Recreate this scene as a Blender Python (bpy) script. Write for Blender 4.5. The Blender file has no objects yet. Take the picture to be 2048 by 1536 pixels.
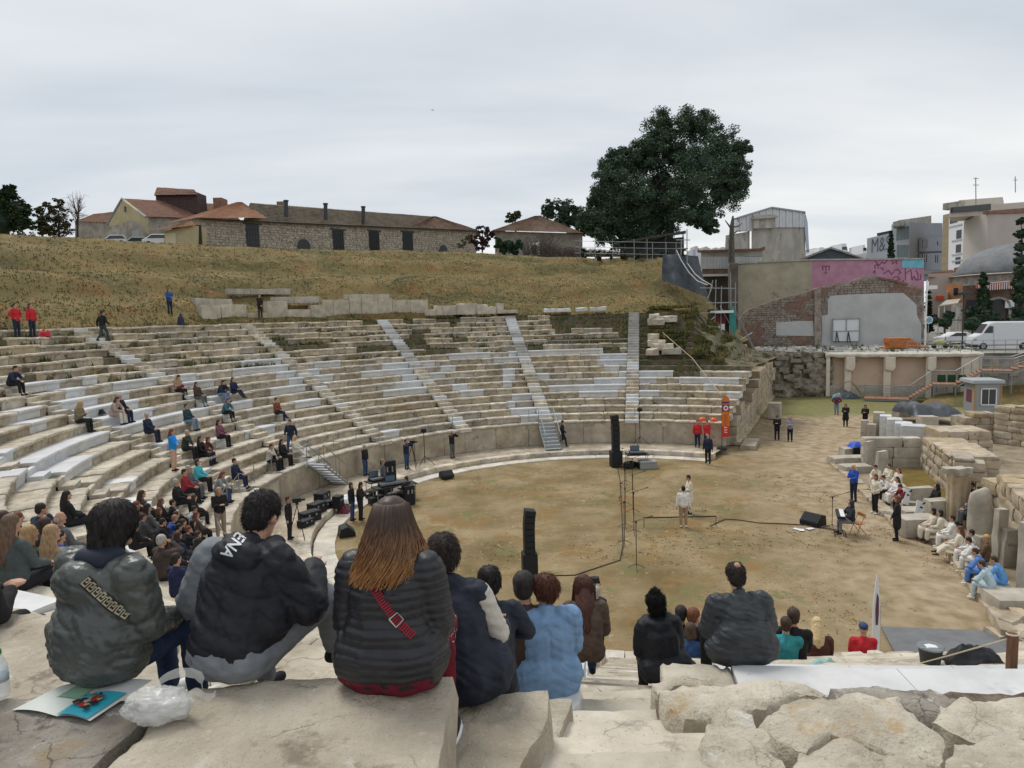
import bpy,bmesh,math,random
from math import sin,cos,pi,radians,sqrt,atan2,degrees,hypot,exp,floor,ceil
from mathutils import Vector,Matrix,Euler,noise
random.seed(7)
SC=bpy.context.scene
COL=SC.collection
# ------------------------------------------------------------------ camera
EYE=9.03782;PITCH=.0978266;ROLL=-.02809285;FPX=1380.895
cd=bpy.data.cameras.new("camera");cam=bpy.data.objects.new("camera",cd);COL.objects.link(cam)
cd.sensor_width=36;cd.lens=36*FPX/2048;cd.clip_end=6000;cd.clip_start=.05
cam.matrix_world=Matrix.Translation((0,0,EYE))@Matrix.Rotation(pi/2-PITCH,4,'X')@Matrix.Rotation(ROLL,4,'Z')
SC.camera=cam
# ------------------------------------------------------------------ sky, sun, exposure
SUN_EL,SUN_AZ=radians(58),radians(-35)
W=bpy.data.worlds.new("World");SC.world=W;W.use_nodes=True
nt=W.node_tree;nt.nodes.clear();N=nt.nodes.new;L=nt.links.new
out=N("ShaderNodeOutputWorld");tc=N("ShaderNodeTexCoord")
sky=N("ShaderNodeTexSky");sky.sky_type='NISHITA';sky.sun_disc=False
sky.sun_elevation=SUN_EL;sky.sun_rotation=SUN_AZ
b1=N("ShaderNodeBackground");b1.inputs[1].default_value=.09;L(sky.outputs[0],b1.inputs[0])
sep=N("ShaderNodeSeparateXYZ");L(tc.outputs['Generated'],sep.inputs[0])
def wm(op,a,b=None,c=None,clamp=False):
 n=N("ShaderNodeMath");n.operation=op;n.use_clamp=clamp
 for k,v in enumerate((a,b,c)):
  if v is None:continue
  if isinstance(v,(int,float)):n.inputs[k].default_value=v
  else:L(v,n.inputs[k])
 return n.outputs[0]
zz=wm('ADD',wm('MAXIMUM',sep.outputs[2],0.0),.16)
px_=wm('DIVIDE',sep.outputs[0],zz);py_=wm('DIVIDE',sep.outputs[1],zz)
cmb=N("ShaderNodeCombineXYZ");L(px_,cmb.inputs[0]);L(py_,cmb.inputs[1])
mp=N("ShaderNodeMapping");mp.inputs['Rotation'].default_value=(0,0,radians(-12));mp.inputs['Scale'].default_value=(.55,1.25,1);L(cmb.outputs[0],mp.inputs[0])
n1=N("ShaderNodeTexNoise");n1.inputs['Scale'].default_value=.9;n1.inputs['Detail'].default_value=7;n1.inputs['Roughness'].default_value=.52;n1.inputs['Distortion'].default_value=.25
L(mp.outputs[0],n1.inputs[0])
mp2=N("ShaderNodeMapping");mp2.inputs['Location'].default_value=(4.3,1.7,2);mp2.inputs['Scale'].default_value=(.35,.8,1);L(cmb.outputs[0],mp2.inputs[0])
n2=N("ShaderNodeTexNoise");n2.inputs['Scale'].default_value=.75;n2.inputs['Detail'].default_value=4;L(mp2.outputs[0],n2.inputs[0])
cr=N("ShaderNodeValToRGB");L(wm('ADD',wm('MULTIPLY',n1.outputs[0],.6),wm('MULTIPLY',n2.outputs[0],.4)),cr.inputs[0])
e=cr.color_ramp.elements;e[0].position=.36;e[0].color=(.53,.585,.655,1);e[1].position=.66;e[1].color=(.90,.90,.885,1)
m_=e.new(.5);m_.color=(.69,.725,.76,1)
b2=N("ShaderNodeBackground");b2.inputs[1].default_value=1.0;L(cr.outputs[0],b2.inputs[0])
mx=N("ShaderNodeMixShader");mx.inputs[0].default_value=.93
L(b1.outputs[0],mx.inputs[1]);L(b2.outputs[0],mx.inputs[2]);L(mx.outputs[0],out.inputs[0])
sl=bpy.data.lights.new("sun",'SUN');sl.energy=1.9;sl.angle=radians(22);sl.color=(1,.96,.9)
so=bpy.data.objects.new("sun",sl);COL.objects.link(so)
sd=Vector((sin(SUN_AZ)*cos(SUN_EL),cos(SUN_AZ)*cos(SUN_EL),sin(SUN_EL)))
so.rotation_euler=sd.to_track_quat('Z','Y').to_euler();so.location=sd*100
vs=SC.view_settings;vs.view_transform='Standard';vs.look='None';vs.exposure=.12;vs.gamma=1;vs.use_curve_mapping=False
SC.cycles.max_bounces=5;SC.cycles.diffuse_bounces=3;SC.cycles.transparent_max_bounces=6
# ------------------------------------------------------------------ where a pixel of a 2048 x 1536 survey picture meets the place
def ray(px,py):
 a,b=px-1024,py-768;c,s=cos(ROLL),sin(ROLL)
 u,v=c*a+s*b,-s*a+c*b;up=-v/FPX
 return Vector((u/FPX,cos(PITCH)+up*sin(PITCH),-sin(PITCH)+up*cos(PITCH)))
def atz(px,py,z=0.):
 d=ray(px,py);return Vector((0,0,EYE))+d*((z-EYE)/d.z)
def atY(px,py,Y):
 d=ray(px,py);return Vector((0,0,EYE))+d*(Y/d.y)
 # ------------------------------------------------------------------ mesh helpers
class MB:
 def __init__(s):s.v=[];s.f=[];s.m=[]
 def add(s,vs,fs,mi=0):
  o=len(s.v);s.v+=[tuple(p)for p in vs];s.f+=[tuple(i+o for i in f)for f in fs];s.m+=[mi]*len(fs);return s
 def box(s,c,d,rz=0,mi=0,tilt=None):
  M=Matrix.Translation(c)@(tilt.to_4x4()if tilt else Matrix.Rotation(rz,4,'Z'))
  vs=[M@Vector((x*d[0]/2,y*d[1]/2,z*d[2]/2))for x in(-1,1)for y in(-1,1)for z in(-1,1)]
  return s.add(vs,[(0,1,3,2),(4,6,7,5),(0,4,5,1),(2,3,7,6),(0,2,6,4),(1,5,7,3)],mi)
 def bx(s,x0,x1,y0,y1,z0,z1,mi=0):
  return s.box(((x0+x1)/2,(y0+y1)/2,(z0+z1)/2),(x1-x0,y1-y0,z1-z0),0,mi)
 def prism(s,pts,z0,z1,mi=0):
  n=len(pts);vs=[(p[0],p[1],z0 if not hasattr(z0,'__len__')else z0[i])for i,p in enumerate(pts)]+[(p[0],p[1],z1 if not hasattr(z1,'__len__')else z1[i])for i,p in enumerate(pts)]
  return s.add(vs,[tuple(range(n))[::-1],tuple(range(n,2*n))]+[(i,(i+1)%n,n+(i+1)%n,n+i)for i in range(n)],mi)
 def extrude(s,prof,M,t,mi=0,vec=None):
  n=len(prof);vs=[M@Vector((a,0,b))for a,b in prof]+[(M@Vector((a,0,b))+vec*t)if vec else M@Vector((a,t,b))for a,b in prof]
  return s.add(vs,[tuple(range(n)),tuple(range(n,2*n))[::-1]]+[(i,n+i,n+(i+1)%n,(i+1)%n)for i in range(n)],mi)
 def tube(s,pts,r,n=6,mi=0,cap=True):
  pts=[Vector(p)for p in pts];rs=r if hasattr(r,'__len__')else[r]*len(pts);vs=[];fs=[]
  prev=None
  for i,p in enumerate(pts):
   t=(pts[min(i+1,len(pts)-1)]-pts[max(i-1,0)]).normalized()
   a=prev if prev is not None else(Vector((0,0,1))if abs(t.z)<.9 else Vector((1,0,0)))
   x=(a-t*a.dot(t)).normalized();y=t.cross(x);prev=x
   for k in range(n):q=2*pi*k/n;vs.append(p+(x*cos(q)+y*sin(q))*rs[i])
  for i in range(len(pts)-1):
   for k in range(n):fs.append((i*n+k,i*n+(k+1)%n,(i+1)*n+(k+1)%n,(i+1)*n+k))
  if cap:fs+=[tuple(range(n))[::-1],tuple(range((len(pts)-1)*n,len(pts)*n))]
  return s.add(vs,fs,mi)
 def lathe(s,prof,n=16,c=(0,0,0),mi=0):
  vs=[(c[0]+r*cos(2*pi*k/n),c[1]+r*sin(2*pi*k/n),c[2]+z)for r,z in prof for k in range(n)]
  m=len(prof);fs=[(i*n+k,i*n+(k+1)%n,(i+1)*n+(k+1)%n,(i+1)*n+k)for i in range(m-1)for k in range(n)]
  return s.add(vs,fs+[tuple(range(n))[::-1],tuple(range((m-1)*n,m*n))],mi)
 def blob(s,c,r,sub=1,amp=.2,fr=1.5,seed=0,mi=0,flat=None):
  bm=bmesh.new();bmesh.ops.create_icosphere(bm,subdivisions=sub,radius=1)
  rr=Vector(r)if hasattr(r,'__len__')else Vector((r,r,r));vs=[]
  for v in bm.verts:
   d=1+amp*noise.noise(v.co*fr+Vector((seed*7.3,seed*3.1,seed)))
   p=Vector((v.co.x*rr.x,v.co.y*rr.y,v.co.z*rr.z))*d
   if flat is not None and p.z<-flat*rr.z:p.z=-flat*rr.z
   vs.append(p+Vector(c))
  fs=[tuple(x.index for x in f.verts)for f in bm.faces];bm.free();return s.add(vs,fs,mi)
 def mesh(s,name,mats,smooth=False,bevel=0):
  me=bpy.data.meshes.new(name);me.from_pydata(s.v,[],s.f)
  for m in(mats if isinstance(mats,(list,tuple))else[mats]):me.materials.append(m)
  if any(s.m):me.polygons.foreach_set('material_index',s.m)
  if smooth:me.polygons.foreach_set('use_smooth',[True]*len(me.polygons))
  if bevel:
   bm=bmesh.new();bm.from_mesh(me)
   bmesh.ops.bevel(bm,geom=[e for e in bm.edges if len(e.link_faces)==2 and e.calc_face_angle(0)>.5],offset=bevel,segments=1,affect='EDGES',clamp_overlap=True)
   bm.to_mesh(me);bm.free()
  me.update();return me
 def obj(s,name,mats,parent=None,smooth=False,bevel=0,**k):
  return link(name,s.mesh(name,mats,smooth,bevel),parent,**k)
def link(name,me,parent=None,loc=None,rz=0,scale=None,label=None,cat=None,group=None,kind=None):
 o=bpy.data.objects.new(name,me);COL.objects.link(o)
 if parent is not None:o.parent=parent
 if loc is not None:o.location=loc
 if rz:o.rotation_euler=(0,0,rz)
 if scale is not None:o.scale=scale
 return tag(o,label,cat,group,kind)
def tag(o,label=None,cat=None,group=None,kind=None):
 for a,b in(('label',label),('category',cat),('group',group),('kind',kind)):
  if b:o[a]=b
 return o
def thing(name,label,cat,loc=(0,0,0),rz=0,group=None,scale=None):
 return link(name,None,None,loc,rz,scale,label,cat,group)
def clone(o,loc=None,rz=None,label=None,scale=None):
 c=o.copy();COL.objects.link(c)
 if loc is not None:c.location=loc
 if rz is not None:c.rotation_euler=(0,0,rz)
 if scale is not None:c.scale=scale
 if label:c['label']=label
 for ch in[x for x in bpy.data.objects if x.parent==o]:
  d=ch.copy();COL.objects.link(d);d.parent=c
  for g in[x for x in bpy.data.objects if x.parent==ch]:
   h=g.copy();COL.objects.link(h);h.parent=d
 return c
 # ------------------------------------------------------------------ materials
MATS={}
def mat(name,c,c2=None,sc=3.,rough=.8,bump=.0,bsc=None,rnd=0.,spots=None,ssc=9.,sth=.6,metal=0,detail=6,wave=None,coord='W',lo=.35,hi=.65,alpha=1,sheen=0,bdist=.02,stretch=None,hue=None,crack=None):
 if name in MATS:return MATS[name]
 m=bpy.data.materials.new(name);m.use_nodes=True;t=m.node_tree;N=t.nodes.new;L=t.links.new
 b=t.nodes['Principled BSDF'];b.inputs['Roughness'].default_value=rough;b.inputs['Metallic'].default_value=metal
 b.inputs['Specular IOR Level'].default_value=.3 if rough>.5 else .5
 if sheen:b.inputs['Sheen Weight'].default_value=sheen
 c=tuple(c)+(1,);c2=(tuple(c2)+(1,))if c2 else None
 if coord=='W':g=N("ShaderNodeNewGeometry").outputs['Position']
 else:g=N("ShaderNodeTexCoord").outputs['Object']
 if stretch:
  mp=N("ShaderNodeMapping");mp.inputs['Scale'].default_value=stretch;L(g,mp.inputs[0]);g=mp.outputs[0]
 col=None
 if c2:
  n=N("ShaderNodeTexNoise");n.inputs['Scale'].default_value=sc;n.inputs['Detail'].default_value=detail;n.inputs['Roughness'].default_value=.62;L(g,n.inputs[0])
  r=N("ShaderNodeValToRGB");r.color_ramp.elements[0].position=lo;r.color_ramp.elements[0].color=c;r.color_ramp.elements[1].position=hi;r.color_ramp.elements[1].color=c2
  L(n.outputs[0],r.inputs[0]);col=r.outputs[0]
 else:
  r=N("ShaderNodeRGB");r.outputs[0].default_value=c;col=r.outputs[0]
 for sp in(spots if spots and isinstance(spots,list)else([(spots,ssc,sth)]if spots else[])):
  sc3,s_,th=sp;n=N("ShaderNodeTexNoise");n.inputs['Scale'].default_value=s_;n.inputs['Detail'].default_value=5;n.inputs['Roughness'].default_value=.7;L(g,n.inputs[0])
  mr=N("ShaderNodeMapRange");mr.inputs[1].default_value=th;mr.inputs[2].default_value=th+.09;L(n.outputs[0],mr.inputs[0])
  x=N("ShaderNodeMix");x.data_type='RGBA';L(mr.outputs[0],x.inputs[0]);L(col,x.inputs[6]);x.inputs[7].default_value=tuple(sc3)+(1,);col=x.outputs[2]
 if crack:
  cs,cth,cc=crack;dn=N("ShaderNodeTexNoise");dn.inputs['Scale'].default_value=cs*2.5;dn.inputs['Detail'].default_value=5;L(g,dn.inputs[0]);va=N("ShaderNodeVectorMath");va.operation='MULTIPLY_ADD';L(dn.outputs['Color'],va.inputs[0]);va.inputs[1].default_value=(.5/cs,)*3;L(g,va.inputs[2])
  vo=N("ShaderNodeTexVoronoi");vo.feature='DISTANCE_TO_EDGE';vo.inputs['Scale'].default_value=cs;L(va.outputs[0],vo.inputs['Vector']);mr=N("ShaderNodeMapRange");mr.inputs[1].default_value=0;mr.inputs[2].default_value=cth;mr.inputs[3].default_value=1;mr.inputs[4].default_value=0;L(vo.outputs['Distance'],mr.inputs[0])
  nn=N("ShaderNodeTexNoise");nn.inputs['Scale'].default_value=cs*1.3;L(g,nn.inputs[0]);m2=N("ShaderNodeMapRange");m2.inputs[1].default_value=.48;m2.inputs[2].default_value=.62;L(nn.outputs[0],m2.inputs[0]);mu=N("ShaderNodeMath");mu.operation='MULTIPLY';L(mr.outputs[0],mu.inputs[0]);L(m2.outputs[0],mu.inputs[1])
  x=N("ShaderNodeMix");x.data_type='RGBA';L(mu.outputs[0],x.inputs[0]);L(col,x.inputs[6]);x.inputs[7].default_value=tuple(cc)+(1,);col=x.outputs[2]
 if wave:
  wc,ws,wd=wave;w=N("ShaderNodeTexWave");w.wave_type='BANDS';w.bands_direction='Z';w.inputs['Scale'].default_value=ws;w.inputs['Distortion'].default_value=wd;w.inputs['Detail'].default_value=3;L(g,w.inputs[0])
  x=N("ShaderNodeMix");x.data_type='RGBA';mu=N("ShaderNodeMath");mu.operation='MULTIPLY';mu.inputs[1].default_value=.6;L(w.outputs[1],mu.inputs[0]);L(mu.outputs[0],x.inputs[0]);L(col,x.inputs[6]);x.inputs[7].default_value=tuple(wc)+(1,);col=x.outputs[2]
 if rnd:
  oi=N("ShaderNodeObjectInfo");mr=N("ShaderNodeMapRange");mr.inputs[3].default_value=1-rnd;mr.inputs[4].default_value=1+rnd;L(oi.outputs['Random'],mr.inputs[0])
  hs=N("ShaderNodeHueSaturation");L(col,hs.inputs['Color']);L(mr.outputs[0],hs.inputs['Value'])
  if hue:
   m7=N("ShaderNodeMath");m7.operation='MULTIPLY';m7.inputs[1].default_value=7.31;L(oi.outputs['Random'],m7.inputs[0]);f7=N("ShaderNodeMath");f7.operation='FRACT';L(m7.outputs[0],f7.inputs[0])
   mr2=N("ShaderNodeMapRange");mr2.inputs[3].default_value=1-hue;mr2.inputs[4].default_value=1+hue;L(f7.outputs[0],mr2.inputs[0]);L(mr2.outputs[0],hs.inputs['Saturation'])
  col=hs.outputs[0]
 L(col,b.inputs['Base Color'])
 if bump:
  n=N("ShaderNodeTexNoise");n.inputs['Scale'].default_value=bsc or sc*5;n.inputs['Detail'].default_value=8;n.inputs['Roughness'].default_value=.65;L(g,n.inputs[0])
  bp=N("ShaderNodeBump");bp.inputs['Strength'].default_value=bump;bp.inputs['Distance'].default_value=bdist;L(n.outputs[0],bp.inputs['Height']);L(bp.outputs[0],b.inputs['Normal'])
 if alpha<1:b.inputs['Alpha'].default_value=alpha
 MATS[name]=m;return m
def plain(name,c,rough=.6,metal=0,**k):return mat(name,c,None,rough=rough,metal=metal,**k)
m_old=mat('limestone_old',(.32,.275,.21),(.64,.58,.475),1.7,.85,.7,9,rnd=.17,hue=.22,spots=[((.20,.175,.135),2.1,.63),((.50,.33,.17),1.1,.63),((.13,.12,.10),14,.66),((.66,.62,.53),5,.6)],bdist=.04,crack=(1.6,.03,(.22,.18,.13)))
m_near=mat('limestone_near',(.36,.31,.24),(.62,.56,.45),1.4,.85,.9,14,rnd=.07,hue=.1,spots=[((.30,.25,.18),3.1,.6),((.56,.40,.24),1.9,.62),((.16,.14,.12),26,.68),((.68,.64,.56),6,.6)],bdist=.03,crack=(1.9,.025,(.24,.20,.15)))
m_new=mat('marble_new',(.53,.535,.53),(.68,.675,.66),2.2,.55,.15,20,rnd=.07,wave=((.50,.515,.53),.9,6),spots=[((.40,.42,.45),1.3,.62),((.50,.46,.38),.8,.60),((.36,.34,.30),11,.68)])
m_earth=mat('earth_bed',(.13,.095,.06),(.25,.20,.13),2.5,.95,.8,8,spots=[((.10,.11,.045),1.7,.52)])
m_grass_dry=mat('orchestra_grass',(.155,.11,.045),(.33,.25,.14),.33,.95,.6,22,spots=[((.23,.145,.055),.45,.52),((.165,.15,.06),.6,.545),((.37,.30,.19),2.6,.6),((.12,.085,.04),5.5,.60),((.15,.115,.05),16,.58),((.42,.35,.23),22,.63)],bdist=.03)
m_hill=mat('hill_grass',(.145,.115,.045),(.235,.175,.07),.25,.95,1.0,5,spots=[((.115,.10,.04),.16,.52),((.21,.12,.045),.3,.55),((.35,.26,.12),1.4,.60),((.10,.12,.04),.9,.6)],bdist=.1,stretch=(1,1,3))
m_grey=mat('cut_stone_grey',(.30,.29,.27),(.44,.42,.39),2,.85,.4,12,rnd=.1)
# ------------------------------------------------------------------ the cavea
CX,CY=4.888394,30.059678
RP,HP,RW,HW,RR,RS,Q=16.19907,1.861596,13.47167,.320549,12.545895,.83364,.4
TH0,TH1=57.5,276.
STAIRS=[79,99,119.5,140,161.5,181.3,201.1,220.9,240.7,260.5]
SW=.46
NR=19
def sm(a,b,x):
 t=max(0,min(1,(x-a)/(b-a)));return t*t*(3-2*t)
def run_at(th):return RS+(.805-RS)*sm(205,240,th)
def rowR(i,th):
 if th>236 and i>11:return RP+.805*11+{12:.85,13:1.45,14:2.0}.get(i,2.0+(i-14)*.85)
 return RP+run_at(th)*i
def rowZ(i):return HP+Q*i
def pt(r,th,z):return Vector((CX+r*cos(radians(th)),CY+r*sin(radians(th)),z))
def pol(p):return hypot(p[0]-CX,p[1]-CY),degrees(atan2(p[1]-CY,p[0]-CX))%360
def rowmax(th):
 if th<63:return 7
 if th<66:return 8
 if th<69:return 10
 if th<240:return 18
 return 13
def atrow(px,py):
 d=ray(px,py);t=2.;last=None
 while t<110:
  x,y,z=d.x*t,d.y*t,EYE+d.z*t;r,th=pol((x,y));g=z-(HP+Q*(r-RP)/run_at(th))
  if last is not None and last>0 and g<=0 and r>RP-.6:return((r-RP)/run_at(th),th)
  last=g;t+=.03
 return None
def seg(x0,x1,y0,y1=None):
 a=atrow(x0,y0);b=atrow(x1,y1 if y1 is not None else y0)
 if a is None or b is None:return None
 return(int(ceil(((a[0]+b[0])/2)-.12)),min(a[1],b[1]),max(a[1],b[1]))
def segs(ox,oy,s,lst):return[seg(ox+s*l[0],ox+s*l[1],oy+s*l[2],oy+s*(l[3]if len(l)>3 else l[2]))for l in lst]
WHITE=[s for s in segs(900,600,.15625,[(0,540,710),(560,890,740),(760,860,680),(980,1930,650,635),(1910,2048,695),(1870,2048,770),(1960,2048,850),(680,840,890),(680,840,970),(680,800,1050),(1080,1200,960),(30,230,1080),(130,440,1160),(1840,2048,1010),(1260,2048,1100),(1650,2048,1180),(800,1040,1220),(750,840,1310),(780,1080,1400),(910,1100,1490),(1250,1440,1470)])+segs(1180,600,.15625,[(0,130,630),(120,420,700),(90,420,770),(180,370,840),(370,510,920),(50,410,1000),(0,490,1090),(0,360,1180),(640,780,705),(640,950,780),(640,1000,860),(640,1055,940),(640,850,1010),(1070,1900,1020),(640,840,1190),(1440,1610,1100),(1680,1860,1190)])+segs(500,600,.2734,[(0,250,460),(450,690,465),(140,330,505),(210,560,545),(300,400,585),(440,640,570),(160,450,650),(340,560,750),(980,1380,480),(820,1220,530),(1120,1450,560),(1070,1300,610),(1070,1300,650),(1010,1210,700),(990,1100,950),(0,180,980)])+segs(0,600,.2734,[(90,480,640,600),(820,1450,600,540),(1340,1590,620,590),(880,970,670),(1780,2048,460,440),(1740,2048,530,500),(1300,1540,650,630),(660,1050,800,740),(730,1900,920,760),(130,340,810,790),(0,170,1150,1100),(190,880,1190,960),(880,1180,970,920),(460,830,1240,1180),(1100,1260,1100,1050),(1560,1700,760,740),(1850,2048,960,930)])if s]
HOLES=[s for s in segs(900,600,.15625,[(1290,2048,210),(1290,2048,270),(1310,2048,330),(1350,1510,385),(0,80,240),(0,80,290),(840,1000,205),(960,1200,590),(1240,2048,510),(1960,2048,630)])+segs(1180,600,.15625,[(0,530,180),(0,530,240),(0,530,310),(290,530,370),(370,530,440),(0,450,500),(150,380,630),(700,790,200),(920,1130,260),(700,1130,310),(700,1130,370),(700,740,440),(880,1130,440),(700,770,500),(900,1130,500),(700,860,560),(1000,1130,560),(700,750,630),(890,1000,630),(1000,1150,700),(1100,1400,760),(1100,1400,840),(1100,1400,920)])+segs(500,600,.2734,[(200,610,345),(800,1060,365),(1110,1300,300),(1150,1300,340),(1290,1510,365),(840,930,165),(1130,1200,150),(1330,1510,135),(1430,1520,175),(740,840,135),(1370,1520,100)])+segs(0,600,.2734,[(0,110,300),(580,630,310),(480,520,270)])if s]
WHITE+=[(10,262.6,277),(11,262.6,277)]
def inseg(S,i,th,pad=0):return any(s[0]==i and s[1]-pad<=th<=s[2]+pad for s in S)
# bed of earth and concrete steps that carries the blocks
mb=MB();ths=[TH0+(TH1-TH0)*k/150 for k in range(151)];prof=[]
def bed(th):
 lo_=.42 if th>236 else .1;P=[(RP+.25,.0),(RP+.25,HP-lo_)]
 top=11 if th>236 else NR
 for i in range(0,top):
  if th<76 and i>rowmax(th):
   P+=[(P[-1][0]+.84,P[-1][1]+.36*sm(56,76,th)+.12*noise.noise(Vector((th*.5,i,0))))]*2;continue
  r1=rowR(i+1,th)+.16;P+=[(r1,rowZ(i)-lo_),(r1,rowZ(i+1)-lo_-(.3 if i==NR-1 else 0))]
 return P
rows_=[[pt(r,th,z)for r,z in(lambda B:B+[B[-1]]*(2+2*NR-len(B)))(bed(th))]for th in ths];n=len(rows_[0])
mb.add([p for R in rows_ for p in R],[(j*n+k,j*n+k+1,(j+1)*n+k+1,(j+1)*n+k)for j in range(len(ths)-1)for k in range(n-1)])
m_bed=mat('bed',(.085,.068,.048),(.19,.155,.105),2.2,.95,.8,8,spots=[((.075,.09,.035),1.2,.5),((.16,.10,.06),.8,.58)])
mb.obj('terrain',m_bed,kind='structure')
m_riser=mat('brown_riser',(.30,.25,.18),(.54,.47,.365),1.5,.9,.8,9,rnd=.2,hue=.25,spots=[((.15,.115,.075),2.4,.6),((.42,.27,.13),1.0,.6),((.11,.10,.08),12,.64),((.54,.48,.38),4,.62)],bdist=.04,crack=(1.6,.04,(.12,.09,.06)))  # riser faces under the lip: browner and darker than the tread stone
# unit seat blocks (x -.5..+.5 along the row, y outward, z 0 = sitting face)
def blockmesh(kind,seed,D=1.02,low=-.43):
 rnd=random.Random(seed)
 pr=[(.10,low),(.085,-.2),(.075,-.15),(.015,-.12),(0,-.09),(0,-.025),(.02,0),(.2,.003),(.42,0),(.45,-.022),(.7,-.024),(D,-.024)]
 nx={0:10,1:2,2:22}[kind];vs=[];fs=[]
 for a in range(nx+1):
  u=a/nx-.5
  for k,(y,z)in enumerate(pr):
   x=u*(1+.045*y)
   if kind!=1:
    q=Vector((u*2.6+seed*5.1,y*2.5,z*2.5+seed));amp=.016 if kind==0 else .012
    y+=amp*1.3*noise.noise(q*1.7)+(.02 if kind==0 else .008)*noise.noise(q*6)
    z+=(amp*noise.noise(q*1.3+Vector((9,0,0)))-.004)if k>3 else 0
    if 3<=k<=6:
     ch=max(0,noise.noise(Vector((u*5+seed*3.3,1,2)))-.12)*.22;y+=ch;z-=ch*.45 if k>3 else 0
    e=.5-abs(u)
    if e<.06 and k>=3:y+=(.06-e)*(.35 if k<8 else 0);z-=(.06-e)*.28
   else:
    e=.5-abs(u)
   vs.append((x,y,z))
 n=len(pr);base=len(vs)
 fs=[(a*n+k,(a+1)*n+k,(a+1)*n+k+1,a*n+k+1)for a in range(nx)for k in range(n-1)]
 vs+=[(-.5*(1+.045*D),D,low),(.5*(1+.045*D),D,low)]
 fs+=[tuple([k for k in range(n)][::-1][:])+(base,),tuple([nx*n+k for k in range(n)][::-1])[::-1]+(base+1,)]
 fs=fs[:-2]+[tuple(range(n))+(base,),(base+1,)+tuple(nx*n+k for k in range(n))[::-1]]
 me=bpy.data.meshes.new('seat_block');me.from_pydata(vs,[],fs)
 me.materials.append({0:m_old,1:m_new,2:m_near}[kind]);me.validate();me.update()
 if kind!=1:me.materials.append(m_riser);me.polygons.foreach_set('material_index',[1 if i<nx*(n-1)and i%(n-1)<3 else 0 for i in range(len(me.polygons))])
 if kind!=1:me.polygons.foreach_set('use_smooth',[len(p.vertices)==4 for p in me.polygons])
 return me
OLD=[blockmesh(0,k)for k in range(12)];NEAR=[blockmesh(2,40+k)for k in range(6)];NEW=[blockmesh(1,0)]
# steps of a radial staircase: two per row
def stepmesh(kind):
 m=MB();m.bx(-.5,.5,0,.46,-.215,0)
 return m.mesh('step',{0:m_old,1:m_new,2:m_grey}[kind],bevel=.012)
STEP=[stepmesh(k)for k in range(3)]
def wedge_name(a,b):
 c=(a+b)/2
 if c<79:return 'seating wedge at the right end of the far side, beside the leaning banner'
 if c<99:return 'seating wedge between the two far staircases, white marble in its middle rows'
 if c<119:return 'seating wedge behind the videographers, with a dark gap in its upper rows'
 if c<140:return 'seating wedge below the long wall of pale slabs'
 if c<161:return 'seating wedge above the left metal stairs, seated couples on its rows'
 if c<181:return 'seating wedge on the left with spectators scattered over its rows'
 if c<201:return 'left seating wedge with a long curved white marble bench'
 if c<221:return 'seating wedge at the left edge, behind the dense crowd'
 if c<241:return 'seating wedge beneath the nearest crowd on the left'
 if c<261:return 'nearest seating wedge, left of the stairs in front of the camera'
 return 'nearest seating wedge, right of the stairs in front of the camera'
BR=random.Random(11)
edges=[TH0]+STAIRS+[TH1]
WEDGES=[]
for w in range(len(edges)-1):
 a,b=edges[w],edges[w+1]
 T=thing('seating_wedge',wedge_name(a,b),'stone seating',group='wedges of seating around the orchestra');WEDGES.append(T)
 for i in range(0,NR):
  th=a+(degrees((SW if a<260 else .37)/rowR(i,a))if w>0 else 0);te=b-(degrees((SW if b<260 else .37)/rowR(i,b))if w<len(edges)-2 else 0)
  if i==0:pass
  cuts=sorted([x for s in WHITE+HOLES if s[0]==i for x in(s[1],s[2])if th+1<x<te-1])
  while th<te-.3:
   Rr=rowR(i,th);Lb=BR.uniform(.85,1.65)*(1.5 if i<4 else 1)
   nx=th+degrees(Lb/Rr)
   for c in cuts:
    if th+.9<c<nx+.6:nx=c;break
   if nx>te-1.4:nx=te
   mid=(th+nx)/2;R=rowR(i,mid);Ln=radians(nx-th)*R
   if i>rowmax(mid)or(mid>236 and(i>=14 or(i>=12 and mid>252))):break
   hole=inseg(HOLES,i,mid)
   white=inseg(WHITE,i,mid)or(mid>225 and mid<236 and i in(11,12))or(262>mid>100 and 3<i<12 and BR.random()<.02)or(mid>244 and i in(7,8,9)and mid<259.6 and mid>256)
   if 165<mid<240 and not white and BR.random()<.10 and 3<i<13:white=True
   if i>=13 and not hole and BR.random()<(.08 if mid>100 else .05):hole=True
   if not hole or white:
    near=mid>175
    me=NEW[0]if white else(BR.choice(NEAR)if near else BR.choice(OLD))
    old=not white;z=rowZ(i)+(BR.uniform(-.03,.012)*(1 if i<11 else 2.0)if old else 0)
    Rj=R+(BR.uniform(-.02,.03)*(1 if i<11 else 2.2)if old else 0)
    p=pt(Rj,mid,z);link('seat_block',me,T,p,radians(mid-90)+(BR.uniform(-.006,.006)*(1 if i<10 else 3)if old else 0),(Ln*(.994 if not old else BR.uniform(.975,.997)),1,1))
   th=nx
ST_LAB=['far radial staircase at the right end of the seating, pale slabs at its top','far radial staircase leading down to the metal steps','radial staircase left of the far metal steps, ending at a niche','radial staircase above the man in jeans and orange bag','left radial staircase above the grey metal stairs','left radial staircase passing the man in the navy coat','left radial staircase beside the curved white bench','left radial staircase beneath the dense crowd','radial staircase hidden behind the nearest spectators','nearest radial staircase running down from the camera']
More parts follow.
